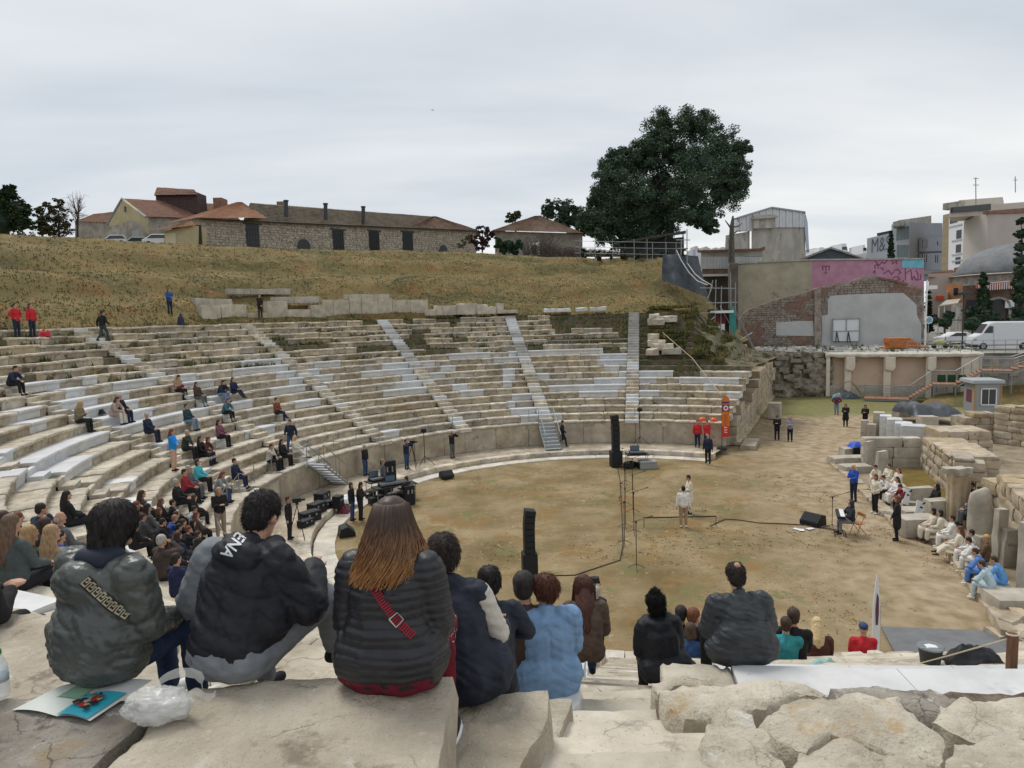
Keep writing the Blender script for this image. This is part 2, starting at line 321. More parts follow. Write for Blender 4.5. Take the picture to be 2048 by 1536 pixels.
for k,s in enumerate(STAIRS):
 T=thing('stone_staircase',ST_LAB[k],'staircase',group='radial staircases of the theatre')
 for i in range(0,NR if s<230 else 12):
  for h in(0,1):
   if i==0 and h==0:continue
   low=.24 if k==9 else .1 if k in(5,6,7,8)else 0;wd=2*SW if k<9 else .74
   R=rowR(i,s)-(run_at(s)/2 if h==0 else 0)+.02;z=rowZ(i)-(Q/2 if h==0 else 0)-.006
   kind=((1 if BR.random()<.35 else 2)if i>9 else(1 if BR.random()<.3 else 0))if s<125 else(1 if BR.random()<.25 else 0)
   if s==79 and i>9:kind=2
   if k==9:kind=0
   link('step',STEP[kind],T,pt(R,s+BR.uniform(-.03,.03),z-low),radians(s-90)+BR.uniform(-.004,.004),(wd*.985,1.05,1))
   # blocks under the steps
   # podium wall: orthostat slabs and the coping that carries row 0
T=thing('podium_wall','curved podium wall of tall weathered limestone slabs round the orchestra','stone wall')
slab=[]
for k in range(6):
 m=MB();vs=[];nx,nz=6,5
 for a in range(nx+1):
  for c in range(nz+1):
   u,v=a/nx-.5,c/nz;q=Vector((u*3+k*7,v*3,k));vs.append((u,.0+.025*noise.noise(q)+.012*noise.noise(q*4)+(.012 if a in(0,nx)else 0),v*1.40))
 fs=[(a*(nz+1)+c,(a+1)*(nz+1)+c,(a+1)*(nz+1)+c+1,a*(nz+1)+c+1)for a in range(nx)for c in range(nz)]
 o=len(vs);vs+=[(-.5,.3,0),(.5,.3,0),(.5,.3,1.4),(-.5,.3,1.4)]
 fs+=[(o,0,nz,o+3)[::1],(o+1,o+2,nx*(nz+1)+nz,nx*(nz+1)),(o+3,nz)+tuple(a*(nz+1)+nz for a in range(1,nx+1))+(o+2,)]
 me=bpy.data.meshes.new('wall_slab');me.from_pydata(vs,[],fs);me.materials.append(mat('podium_stone',(.30,.25,.185),(.50,.43,.325),1.1,.85,.5,11,rnd=.08,hue=.15,spots=[((.22,.17,.11),1.4,.6),((.45,.32,.19),.8,.62),((.17,.15,.12),8,.68)]));slab.append(me)
th=TH0
while th<TH1:
 Lb=BR.uniform(1.3,2.3);nx=min(TH1,th+degrees(Lb/RP));mid=(th+nx)/2
 link('wall_slab',BR.choice(slab),T,pt(RP+.09,mid,HW),radians(mid-90),(radians(nx-th)*RP*.995,1,1));th=nx
m_walk=mat('walkway_stone',(.27,.215,.15),(.47,.40,.31),.9,.9,.8,7,spots=[((.60,.54,.44),1.6,.56),((.2,.15,.1),3,.62)],bdist=.03)
mb=MB();nn=160
for k in range(nn+1):
 th=TH0+(TH1-TH0)*k/nn
 for r in(RW+.45,RW+1.1,RW+2,RP+.3):mb.v.append(tuple(pt(r,th,HW-.02+.02*noise.noise(Vector((r,th*.2,0))))))
mb.f=[(k*4+j,k*4+j+1,k*4+5+j,k*4+4+j)for k in range(nn)for j in range(3)];mb.m=[0]*len(mb.f)
mb.obj('walkway',m_walk,kind='structure')
# paving slabs on the walkway edge and the kerb
T=thing('walkway_kerb','curved kerb of worn pale stone between walkway and orchestra','kerb')
th=TH0
def ringblock(k,dep,h,seed,m):
 mbb=MB();vs=[];nx=6;pr=[(.0,-h),(.0,-.05),(.015,0),(dep*.5,.004),(dep,0),(dep,-h)]
 for a in range(nx+1):
  u=a/nx-.5
  for j,(y,z)in enumerate(pr):q=Vector((u*3+seed*9,y*3,seed));vs.append((u*(1+.06*y),y+.018*noise.noise(q*2),z+(.012*noise.noise(q*3)if 0<j<5 else 0)))
 n=len(pr);mbb.add(vs,[(a*n+j,(a+1)*n+j,(a+1)*n+j+1,a*n+j+1)for a in range(nx)for j in range(n-1)]+[tuple(range(n)),tuple(nx*n+j for j in range(n))[::-1]])
 return mbb.mesh('kerb_block',m)
KB=[ringblock(0,.55,.36,s,m_old)for s in range(5)]
m_ring=mat('ring_stone',(.43,.385,.31),(.66,.61,.52),1.4,.8,.4,12,rnd=.08,hue=.2,spots=[((.3,.25,.18),3,.62)])
RB=[ringblock(0,.84,.12,s+9,m_ring)for s in range(5)]
while th<TH1:
 nx=min(TH1,th+degrees(BR.uniform(.9,1.7)/RW));mid=(th+nx)/2
 link('kerb_block',BR.choice(KB),T,pt(RW,mid,HW+.01),radians(mid-90),(radians(nx-th)*RW*.99,1,1));th=nx
T=thing('orchestra_ring','flat pale stone ring round the grass of the orchestra','stone ring')
th=TH0+1
while th<TH1:
 nx=min(TH1,th+degrees(BR.uniform(1.0,1.9)/RR));mid=(th+nx)/2
 link('ring_slab',BR.choice(RB),T,pt(RR,mid,.06),radians(mid-90),(radians(nx-th)*RR*.992,1,1));th=nx
 # drain gap
mb=MB();mb.v=[tuple(pt(r,TH0+(TH1-TH0)*k/nn,.008))for k in range(nn+1)for r in(RR+.5,RW+.2)]
mb.f=[(k*2,k*2+1,k*2+3,k*2+2)for k in range(nn)];mb.m=[0]*nn;mb.obj('drain_bed',mat('drain',(.07,.055,.04),(.16,.13,.09),3,.95),kind='structure')
# ------------------------------------------------------------------ ground sheets and the grassy hill
mb=MB();g=90
for a in range(g+1):
 for b in range(g+1):
  x,y=-14+80*a/g,8+82*b/g;r,th=pol((x,y))
  z=.03*noise.noise(Vector((x*.25,y*.25,0)))-.015 if r>RR+.1 or TH0>th or th>TH1 else .03*noise.noise(Vector((x*.25,y*.25,0)))*sm(0,2,RR-r)-.004
  mb.v.append((x,y,z-(.05 if r>RR+.4 and TH0<th<TH1 else 0)))
mb.f=[(a*(g+1)+b,(a+1)*(g+1)+b,(a+1)*(g+1)+b+1,a*(g+1)+b+1)for a in range(g)for b in range(g)];mb.m=[0]*len(mb.f)
def ground_material():
 m=m_grass_dry;t=m.node_tree;N=t.nodes.new;L=t.links.new;b=t.nodes['Principled BSDF']
 src=b.inputs['Base Color'].links[0].from_socket
 g=N("ShaderNodeNewGeometry").outputs['Position'];s=N("ShaderNodeSeparateXYZ");L(g,s.inputs[0])
 n=N("ShaderNodeTexNoise");n.inputs['Scale'].default_value=.22;n.inputs['Detail'].default_value=6;L(g,n.inputs[0])
 def mm(op,a,b_):
  q=N("ShaderNodeMath");q.operation=op
  for k,v in enumerate((a,b_)):
   if isinstance(v,(int,float)):q.inputs[k].default_value=v
   else:L(v,q.inputs[k])
  return q.outputs[0]
  # trodden sandy soil along the stage and in the passage
 d=mm('ADD',mm('SUBTRACT',s.outputs[0],mm('MULTIPLY',s.outputs[1],.22)),mm('MULTIPLY',n.outputs[0],9))
 mr=N("ShaderNodeMapRange");mr.inputs[1].default_value=7.6;mr.inputs[2].default_value=13.5;L(d,mr.inputs[0])
 n2=N("ShaderNodeTexNoise");n2.inputs['Scale'].default_value=1.6;n2.inputs['Detail'].default_value=8;L(g,n2.inputs[0])
 r=N("ShaderNodeValToRGB");r.color_ramp.elements[0].position=.35;r.color_ramp.elements[0].color=(.25,.185,.105,1);r.color_ramp.elements[1].position=.62;r.color_ramp.elements[1].color=(.41,.325,.215,1);L(n2.outputs[0],r.inputs[0])
 x=N("ShaderNodeMix");x.data_type='RGBA';L(mr.outputs[0],x.inputs[0]);L(src,x.inputs[6]);L(r.outputs[0],x.inputs[7])
 # green growth far back in the passage
 n3=N("ShaderNodeTexNoise");n3.inputs['Scale'].default_value=.3;n3.inputs['Detail'].default_value=5;L(g,n3.inputs[0])
 mr2=N("ShaderNodeMapRange");mr2.inputs[1].default_value=59;mr2.inputs[2].default_value=62;L(mm('ADD',s.outputs[1],mm('MULTIPLY',n3.outputs[0],6)),mr2.inputs[0])
 x2=N("ShaderNodeMix");x2.data_type='RGBA';L(mm('MULTIPLY',mr2.outputs[0],.8),x2.inputs[0]);L(x.outputs[2],x2.inputs[6]);x2.inputs[7].default_value=(.15,.155,.045,1)
 L(x2.outputs[2],b.inputs['Base Color'])
ground_material()
mb.obj('orchestra_ground',m_grass_dry,smooth=True,kind='structure')
mb=MB();mb.add([(-3000,-200,-.4),(3000,-200,-.4),(3000,4000,-.4),(-3000,4000,-.4)],[(0,1,2,3)]);mb.obj('ground',mat('far_ground',(.16,.15,.12),(.24,.22,.18),.05,.95),kind='structure')
CREST=15.5
def crest(th):
 return 15.0+1.3*sm(78,110,th)-.2*sm(130,170,th)-9.6*(1-sm(66,76,th))
def hillz(r,th):
 z0=rowZ(NR)-.36;r0=rowR(NR,th)+.1;t=(r-r0)/15.
 zc=crest(th)
 if th<76:z0=z0*sm(58,75,th)+4.0*(1-sm(58,75,th));z0=min(z0,rowZ(rowmax(th))+.9)
 if t<-.01:return z0-.1
 z=z0+(zc-z0)*max(0,min(1,t))**.9 if zc>z0 else z0+(zc-z0)*sm(0,1,t)
 if t<1:
  p=Vector((r*.35,th*.12,0));ter=.30*sin(t*19+2*noise.noise(p));z+=ter*min(1,t*6)*min(1,(1-t)*6)
 z+=.16*noise.noise(Vector((r*.5,th*.3,3)))
 return z
mb=MB();na,nr=260,46
for k in range(na+1):
 th=66+(232-66)*k/na
 for j in range(nr+1):
  r=rowR(NR,th)-.35+(16.5*j/36 if j<36 else 16.5+(j-36)**2*1.3);p=pt(r,th,hillz(r,th));mb.v.append(tuple(p))
mb.f=[(k*(nr+1)+j,k*(nr+1)+j+1,(k+1)*(nr+1)+j+1,(k+1)*(nr+1)+j)for k in range(na)for j in range(nr)];mb.m=[0]*len(mb.f)
mb.obj('hill',m_hill,smooth=True,kind='structure')
# ------------------------------------------------------------------ big stones round the viewer
from mathutils.geometry import delaunay_2d_cdt
def slab_stone(name,pts,z,thick,m,parent=None,amp=.012,step=.034,edge=.02,seed=0,ztilt=None,loc=None,rough_side=.03,**k):
 pts=[Vector((p[0],p[1]))for p in pts]
 P=[]
 for i,p in enumerate(pts):
  q=pts[(i+1)%len(pts)];n=max(1,int((q-p).length/step));nrm=Vector((q.y-p.y,p.x-q.x)).normalized()if(q-p).length else Vector((0,0))
  for j in range(n):
   a=p.lerp(q,j/n);P.append(a+nrm*(.6*rough_side*noise.noise(Vector((a.x*4,a.y*4,seed)))+.35*rough_side*noise.noise(Vector((a.x*13,a.y*13,seed)))))
 nb=len(P);xs=[p.x for p in P];ys=[p.y for p in P]
 def inside(x,y):
  c=False;j=nb-1
  for i in range(nb):
   if(P[i].y>y)!=(P[j].y>y)and x<(P[j].x-P[i].x)*(y-P[i].y)/(P[j].y-P[i].y)+P[i].x:c=not c
   j=i
  return c
 def dist(x,y):return min((P[i]-Vector((x,y))).length for i in range(nb))
 V=list(P);D=[0.]*nb;x=min(xs)+step/2
 while x<max(xs):
  y=min(ys)+step/2
  while y<max(ys):
   if inside(x,y):
    d=dist(x,y)
    if d>step*.45:V.append(Vector((x+random.uniform(-.2,.2)*step,y+random.uniform(-.2,.2)*step)));D.append(d)
   y+=step
  x+=step
 r=delaunay_2d_cdt(V,[],[list(range(nb))],1,1e-6)
 mb=MB();vs=[];orig=r[3]
 c=sum(pts,Vector((0,0)))/len(pts)
 for i,v in enumerate(r[0]):
  d=D[orig[i][0]]if orig[i]else 0
  zz=z+amp*(noise.noise(Vector((v.x*2.2,v.y*2.2,seed)))*2+noise.noise(Vector((v.x*7,v.y*7,seed+3)))+.5*min(.8,(lambda D_:(D_[1]-D_[0])*2.2)(noise.voronoi(Vector((v.x*5,v.y*5,seed*.37)))[0]))-1.1*abs(noise.noise(Vector((v.x*4.5,v.y*3.1,seed+8))))+.6*noise.noise(Vector((v.x*19,v.y*19,seed+3)))+.35*noise.noise(Vector((v.x*43,v.y*43,seed))))-edge*exp(-d/(edge*1.2))*(.6+1.6*max(0,noise.noise(Vector((v.x*9,v.y*9,seed+5)))))
  if ztilt:zz+=ztilt[0]*(v.x-c.x)+ztilt[1]*(v.y-c.y)
  vs.append((v.x,v.y,zz))
 fs=[tuple(f)for f in r[2]];mb.add(vs,fs)
 inv={}
 for i,o_ in enumerate(orig):
  for q in o_:
   if q<nb:inv[q]=i
 ring=[inv[i]for i in range(nb)];prev=ring;L_=4
 for l in range(1,L_+1):
  o=len(mb.v);cur=[]
  for i in range(nb):
   b=vs[ring[i]];nn=(P[i]-c).normalized();q=Vector((b[0]*5,b[1]*5,l*.9+seed));off=rough_side*(noise.noise(q)+.3)*(1 if l<L_ else 0)
   mb.v.append((b[0]+nn.x*off,b[1]+nn.y*off,b[2]-thick*l/L_));cur.append(o+i)
  for i in range(nb):mb.f.append((prev[i],cur[i],cur[(i+1)%nb],prev[(i+1)%nb]));mb.m.append(0)
  prev=cur
 me=mb.mesh(name,m,smooth=True)
 bm=bmesh.new();bm.from_mesh(me);bmesh.ops.recalc_face_normals(bm,faces=bm.faces);bm.to_mesh(me);bm.free()
 for p in me.polygons:p.use_smooth=True
 me.set_sharp_from_angle(angle=radians(50))if hasattr(me,'set_sharp_from_angle')else None
 return link(name,me,parent,**k)
def PX(l,z):return[atz(x,y,z).xy for x,y in l]
m_slabA=mat('slab_warm',(.38,.325,.25),(.58,.515,.41),2.2,.88,1.0,22,spots=[((.27,.225,.17),2.7,.58),((.52,.42,.30),1.6,.6),((.2,.175,.15),34,.66),((.62,.58,.50),7,.60),((.15,.13,.11),60,.62),((.20,.17,.14),120,.6)],bdist=.03,crack=(2.1,.014,(.24,.20,.16)))
m_slabD=mat('slab_dark',(.24,.21,.175),(.44,.40,.34),3.2,.92,1.0,26,spots=[((.15,.13,.115),3.7,.57),((.56,.54,.50),9,.6),((.34,.27,.18),2,.6),((.1,.09,.08),40,.60),((.48,.46,.42),90,.62)],bdist=.03,crack=(3,.02,(.12,.10,.09)))
m_bould=mat('boulder_pale',(.44,.385,.295),(.66,.60,.49),2.6,.88,1.0,16,spots=[((.50,.385,.24),2.2,.57),((.70,.66,.58),4,.6),((.27,.235,.19),9,.64),((.26,.22,.17),38,.60),((.22,.19,.15),95,.62)],bdist=.04,crack=(2.6,.014,(.34,.28,.21)))
m_soil=mat('brown_soil',(.10,.075,.055),(.24,.19,.14),12,.98,1.0,40,spots=[((.42,.38,.31),30,.66)],bdist=.02)
slab_stone('stone_block',PX([(-160,1400),(150,1392),(318,1398),(285,1440),(215,1500),(140,1580),(60,1700),(-300,1760)],7.44),7.44,.42,m_slabD,amp=.013,seed=1,edge=.015,label='dark weathered stone block under the open booklet in the left corner',cat='stone block')
slab_stone('stone_block',PX([(332,1398),(380,1372),(640,1352),(902,1350),(908,1372),(893,1440),(872,1540),(850,1720),(40,1720),(165,1590),(238,1505),(300,1445)],7.44),7.44,.44,m_slabA,amp=.008,seed=2,edge=.018,label='large warm grey stone block that the three nearest people sit on',cat='stone block')
slab_stone('stone_block',PX([(500,1395),(905,1385),(1097,1380),(1092,1420),(1082,1462),(1020,1560),(980,1700),(560,1700)],7.02),7.02,.5,m_slabA,amp=.008,seed=3,edge=.015,label='flat stone block one row lower, under the man in the padded vest',cat='stone block')
slab_stone('stone_block',PX([(700,1405),(1100,1396),(1141,1392),(1140,1410),(1118,1462),(1098,1560),(700,1560)],6.64),6.64,.5,m_bould,amp=.008,seed=4,edge=.015,label='pale stone block whose corner shows left of the blue padded coat',cat='stone block')
slab_stone('stone_block',PX([(820,1385),(1130,1376),(1160,1376),(1158,1400),(1120,1440),(820,1440)],6.3),6.3,.4,m_new,amp=.003,seed=5,edge=.01,label='white marble block under the hem of the blue padded coat',cat='stone block')
slab_stone('stone_block',PX([(-400,1225),(120,1225),(250,1290),(420,1345),(420,1420),(100,1430),(-400,1440)],7.0),7.0,.6,m_slabA,amp=.012,seed=7,edge=.02,label='pale limestone block behind the bottle at the left picture edge',cat='stone block')
RS_=[([(1318,1376),(1352,1366),(1420,1360),(1600,1358),(1646,1372),(1600,1392),(1520,1412),(1440,1430),(1362,1430),(1330,1400)],6.72,.4,m_bould,.012,'flat cream stone directly behind the man in the dark leather jacket'),([(1524,1430),(1556,1398),(1640,1374),(1712,1380),(1790,1398),(1845,1442),(1893,1492),(1885,1530),(1820,1512),(1730,1490),(1660,1478),(1610,1500),(1566,1476)],6.86,.42,m_bould,.026,'broad pale boulder with carved grooves in the middle of the right corner'),([(1412,1446),(1432,1412),(1482,1402),(1500,1408),(1512,1440),(1562,1484),(1592,1540),(1600,1640),(1440,1640),(1408,1500)],6.92,.45,m_bould,.03,'upright pale boulder at the right edge of the nearest stairs'),([(1572,1560),(1602,1496),(1650,1478),(1730,1488),(1836,1514),(1890,1570),(1880,1680),(1600,1680)],6.98,.5,m_bould,.035,'white pitted boulder at the bottom edge of the picture'),([(1856,1430),(1880,1408),(1960,1398),(2120,1394),(2180,1440),(2100,1472),(1960,1470),(1900,1452)],6.84,.4,m_bould,.024,'rounded pale boulder at the right picture edge, its end grey'),([(1888,1520),(1905,1478),(1980,1474),(2120,1480),(2240,1560),(2200,1680),(1910,1680)],6.95,.4,m_bould,.022,'flat cream boulder in the bottom right corner of the picture'),([(1662,1372),(1860,1370),(1915,1392),(1900,1412),(1850,1418),(1760,1396),(1690,1384)],6.62,.3,m_slabD,.008,'smooth grey brown slab between the white marble row and the boulders')]
for k,(p,z,t,m,amp,lb)in enumerate(RS_):
 slab_stone('boulder' if k else 'stone_block',PX(p,z),z,t,m,amp=amp*1.1,seed=11+k,edge=.035,rough_side=.07,label=lb,cat='boulder' if k else 'stone block')
slab_stone('boulder',PX([(1304,1358),(1330,1354),(1420,1352),(1432,1362),(1350,1368),(1316,1384)],6.5),6.5,.4,m_bould,amp=.01,seed=31,edge=.03,label='small cream boulder beside the woman in the long black coat',cat='boulder')
mb=MB();a=atz(1310,1400,6.45);b=atz(2300,1385,6.45);c_=atz(2300,1900,6.45);d_=atz(1380,1900,6.45)
g=40;
for i in range(g+1):
 for j in range(g+1):
  p=a.lerp(b,i/g).lerp(d_.lerp(c_,i/g),j/g);mb.v.append((p.x,p.y,p.z+.05*noise.noise(p*3)+.03*noise.noise(p*9)))
mb.f=[(i*(g+1)+j,(i+1)*(g+1)+j,(i+1)*(g+1)+j+1,i*(g+1)+j+1)for i in range(g)for j in range(g)];mb.m=[0]*len(mb.f)
mb.obj('soil',m_soil,kind='structure')
# upper flight of the nearest stairs
T=thing('stone_staircase','broad worn cream steps at the bottom of the picture','staircase')
azc=radians(260.5)
SD=[5.3,4.86,4.42,4.0,3.6,3.22,2.86,2.5,2.14,1.8,1.4]
for k,(D,z)in enumerate([(5.3,6.02),(4.86,6.2),(4.42,6.38),(4.0,6.56),(3.6,6.73),(3.22,6.88),(2.86,7.02),(2.5,7.16),(2.14,7.3),(1.8,7.44)]):
 r=hypot(CX,CY)-D;wl,wr={0:(1160,1352)}.get(k,(1160-150*sm(5.3,2.8,D)-18,1352+90*sm(5.3,2.8,D)))
 Pl=atz(wl-(25 if k%2 else 0),1400+136*sm(5.3,2.8,D),z);Pr=atz(wr,1400+136*sm(5.3,2.8,D),z)
 l,rr_=Pl.x/Pl.y*D,Pr.x/Pr.y*D
 slab_stone('step',[(l,SD[k+1]+.022),(rr_+.02*(k%3),SD[k+1]+.03),(rr_,D),(l,D+.015*(k%2))],z,.30,mat('step_stone',(.47,.42,.33),(.66,.60,.50),2.4,.85,.6,18,rnd=.16,spots=[((.36,.32,.26),3.1,.6),((.40,.41,.42),1.5,.63),((.55,.45,.32),6,.64),((.30,.26,.20),45,.60)],bdist=.02,crack=(2.2,.018,(.3,.26,.2))),T,amp=.003,seed=50+k,edge=.012,step=.07,rough_side=.012)
 # ------------------------------------------------------------------ buildings: a Face is a vertical plane through two surveyed points
class Face:
 def __init__(s,xa,ya,Ya,xb,yb,Yb):
  a,b=atY(xa,ya,Ya),atY(xb,yb,Yb);s.o=Vector((a.x,a.y,0));s.d=Vector((b.x-a.x,b.y-a.y,0));s.L=s.d.length;s.d.normalize()
  s.n=Vector((-s.d.y,s.d.x,0));
  if s.n.y<0 and abs(s.n.y)>.0:s.n=-s.n
  s.M=Matrix(((s.d.x,s.n.x,0,s.o.x),(s.d.y,s.n.y,0,s.o.y),(0,0,1,0),(0,0,0,1)))
 def on(s,px,py):
  r=ray(px,py);E=Vector((0,0,EYE));t=(s.o-E).dot(s.n)/r.dot(s.n);p=E+r*t;return((p-s.o).dot(s.d),p.z)
 def P(s,l):return[s.on(*q)for q in l]
 def poly(s,mb,px,y0,t,mi=0,raw=False):
  pr=px if raw else s.P(px);M=s.M@Matrix.Translation((0,y0,0));vec=None
  if t>=3:c=s.M@Vector((sum(p[0]for p in pr)/len(pr),0,0));vec=Vector((c.x,c.y,0)).normalized()
  return mb.extrude(pr,M,t,mi,vec)
 def rect(s,mb,x0,y0,x1,y1,d0,t,mi=0):
  a=s.on((x0+x1)/2,y0);b=s.on((x0+x1)/2,y1);l=s.on(x0,(y0+y1)/2)[0];r=s.on(x1,(y0+y1)/2)[0]
  if l>r:l,r=r,l
  return mb.extrude([(l,b[1]),(r,b[1]),(r,a[1]),(l,a[1])],s.M@Matrix.Translation((0,d0,0)),t,mi)
 def w(s,a,z,y=0):return s.M@Vector((a,y,z))
m_dark=plain('opening_dark',(.018,.02,.024),.3)
m_glass=plain('glass_dark',(.05,.06,.07),.12)
m_frame=plain('frame_grey',(.30,.31,.32),.5)
m_iron=plain('iron_dark',(.045,.047,.05),.5,.3)
m_steel=plain('steel_grey',(.28,.30,.31),.5,.4)
m_white=plain('white_paint',(.72,.73,.74),.5)
m_rubble=mat('rubble_wall',(.20,.175,.145),(.42,.375,.31),2.2,.9,1.0,9,spots=[((.55,.50,.43),3.2,.58),((.15,.12,.09),4.5,.6)],bdist=.05)
def ztop(x,y,Y):return atY(x,y,Y).z
def rubble(mb_,F,x0,x1,z0,z1,skip,s=.42,seed=0,y=-.03,mi=0):
 r=random.Random(seed);z=z0
 while z<(max(z1)if isinstance(z1,tuple)else z1):
  h=s*r.uniform(.6,.85);x=x0
  while x<x1:
   w=s*r.uniform(.7,1.5)
   if not any(a-.05<x+w/2<b+.05 and c<z+h/2<d for a,b,c,d in skip)and r.random()<.93:
    a,b,c,d=x+.02,min(x+w,x1)-.02,z+.015,min(z+h,(z1[0]+(z1[1]-z1[0])*x/x1)if isinstance(z1,tuple)else z1)-.015;j=lambda:r.uniform(-.03,.03);q=.04
    yy=y-r.uniform(0,.05)
    if b-a>.08 and d-c>.06:
     vs=[(a+j(),0,c+j()),(b+j(),0,c+j()),(b+j(),0,d+j()),(a+j(),0,d+j()),(a+q,yy,c+q),(b-q,yy,c+q),(b-q,yy,d-q),(a+q,yy,d-q)]
     mb_.add([F.M@Vector((u,v+y*0,w_))for u,v,w_ in vs],[(4,5,6,7),(0,1,5,4),(1,2,6,5),(2,3,7,6),(3,0,4,7)],mi)
   x+=w
  z+=h
def tiles(a,b,c,d,m,parent,row=.42,wid=.24,label=None,amp=.03):
 a,b,c,d=map(Vector,(a,b,c,d));nu=max(3,int((b-a).length/wid));nv=max(2,int(((d-a).length+(c-b).length)/2/row));mb=MB()
 nrm=(b-a).cross(d-a).normalized();nrm=nrm if nrm.z>0 else-nrm
 for j in range(nv):
  for e in(0,1):
   v=(j+e*.999)/nv;l,r=a.lerp(d,v),b.lerp(c,v);lift=.05*(1-e)+.02
   for i in range(2*nu+1):
    p=l.lerp(r,i/(2*nu));w_=noise.noise(p*.6)*amp*1.6+noise.noise(p*2.5)*amp*.6
    mb.v.append(tuple(p+nrm*(lift+(.045 if i%2 else-.01)+w_)))
 n=2*nu+1
 for j in range(2*nv-1):
  for i in range(2*nu):mb.f.append((j*n+i,j*n+i+1,(j+1)*n+i+1,(j+1)*n+i))
 mb.m=[0]*len(mb.f);return mb.obj('roof_tiles',m,parent,kind='stuff',label=label)
m_tile=mat('tile_old',(.16,.10,.07),(.30,.20,.145),1.1,.9,.5,8,spots=[((.13,.115,.09),2.2,.54),((.36,.22,.15),3.5,.6)])
m_tile2=mat('tile_red',(.19,.10,.07),(.28,.16,.115),1.5,.9,.5,8,spots=[((.17,.09,.06),2.5,.58)])
m_tile3=mat('tile_orange',(.33,.17,.10),(.43,.25,.16),1.5,.85,.4,8,spots=[((.35,.16,.09),2.5,.58)])
m_tile4=mat('tile_greybrown',(.14,.115,.085),(.24,.20,.15),1.2,.9,.5,8,spots=[((.30,.27,.22),3.2,.6),((.26,.14,.09),1.0,.6)])
m_ochre=mat('ochre_render',(.42,.36,.21),(.50,.44,.28),.8,.9,.2,8)
m_plast=mat('old_plaster',(.24,.22,.19),(.42,.39,.34),.9,.9,.5,6,spots=[((.16,.14,.12),1.5,.58)])
# long stone building on the crest
F=Face(405,490,82,952,500,112);Lw=F.on(952,480)[0];zb=15.0
T=thing('stone_building','long low rubble stone building with a tiled roof on the crest of the hill','building')
mb=MB();ez0,ez1=F.on(405,438)[1],F.on(950,461)[1]
wins=[(492,450,518,492),(665,461,687,493),(738,463,758,495),(805,465,825,493)]
F.poly(mb,[(0,zb),(Lw,zb-.6),(Lw,ez1),(0,ez0)],.02,6.0,raw=True);mb.obj('wall',m_rubble,T)
sk=[]
for w in wins:a=F.on(w[0],(w[1]+w[3])/2)[0];b=F.on(w[2],(w[1]+w[3])/2)[0];c=F.on((w[0]+w[2])/2,w[3])[1];d=F.on((w[0]+w[2])/2,w[1])[1];sk.append((a,b,c-.5,d))
mb=MB();rubble(mb,F,0,Lw,zb+.9,(ez0-.05,ez1-.05),sk,.44,3);mb.obj('wall_stones',mat('rubble_stones',(.27,.235,.19),(.56,.50,.42),3.3,.9,.4,10,spots=[((.60,.56,.50),2.5,.6),((.22,.18,.14),1.8,.58)]),T,kind='stuff')
for a,b,c,d in sk:
 o=MB();o.extrude([(a,c),(b,c),(b,d),(a,d)],F.M@Matrix.Translation((0,-.08,0)),.09);wo=o.obj('window',m_dark,T)
 o=MB()
 for k in range(5):x=a+(b-a)*(k+.5)/5;o.tube([F.w(x,c,-.12),F.w(x,d,-.12)],.018,4)
 for k in range(1,5):z=c+(d-c)*k/5;o.tube([F.w(a,z,-.125),F.w(b,z,-.125)],.015,4)
 o.obj('window_grille',m_iron,wo)
 o=MB();o.extrude([(a-.3,d),(b+.3,d),(b+.3,d+.22),(a-.3,d+.22)],F.M@Matrix.Translation((0,-.12,0)),.1);o.obj('lintel',m_iron,wo)
for(x0,x1,yt,yb)in[(593,619,478,497),(877,894,490,502)]:
 a,zt=F.on(x0,yt)[0],F.on((x0+x1)/2,yt)[1];b=F.on(x1,yt)[0];c=(a+b)/2;r=(b-a)/2
 o=MB();o.extrude([(c+r*cos(pi*k/12),zt-r+r*sin(pi*k/12))for k in range(13)]+[(a,zt-r-.8),(b,zt-r-.8)],F.M@Matrix.Translation((0,-.1,0)),.11);wo=o.obj('arched_window',m_dark,T)
 o=MB()
 for k in range(9):
  q0,q1=pi*k/9+.02,pi*(k+1)/9-.02;R2=r+.28
  o.extrude([(c+r*cos(q0),zt-r+r*sin(q0)),(c+R2*cos(q0),zt-r+R2*sin(q0)),(c+R2*cos(q1),zt-r+R2*sin(q1)),(c+r*cos(q1),zt-r+r*sin(q1))],F.M@Matrix.Translation((0,-.13,0)),.12)
 o.obj('arch_stones',m_plast,wo)
rz0,rz1=ztop(500,406,86),0
A=F.w(-.4,ez0-.05,-.45);B=F.w(Lw+.3,ez1-.05,-.45)
R0=atY(500,406,87);R1=atY(866,433,109)
mid=A.lerp(B,(R1-R0).length/(B-A).length*.93+.05)
tiles(F.w(-.4+6,ez0-.05+(ez1-ez0)*.12,-.45),mid,R1,R0,m_tile4,T,.42,.26);tiles(mid,B,R1+Vector((.3,0,0)),R1,m_tile,T,.42,.26)
o=MB();o.add([R0,R1,B+Vector((0,8,0)),A+Vector((0,12,0)),A,B],[(0,1,2,3),(1,5,2)]);o.obj('roof_back',m_tile4,T)
o=MB();o.tube([F.w(-.4,ez0-.1,-.5),F.w(Lw+.3,ez1-.1,-.5)],.09,5);o.obj('gutter',m_iron,T)
for i,(xa,xb,yt,yb,Y)in enumerate([(569,575,403,426,88),(648,654,409,433,92),(723,730,415,440,97)]):
 p,q=atY((xa+xb)/2,yt,Y),atY((xa+xb)/2,yb,Y);o=MB();o.tube([q-Vector((0,0,.4)),p],.26,8);o.tube([p,p+Vector((0,0,.16))],.34,8);o.obj('chimney_pipe',m_iron,T)
p,q=atY(553,403,92),atY(567,415,92);o=MB();o.bx(p.x,q.x,92,92.8,q.z-1,p.z);o.obj('chimney',m_tile,T)
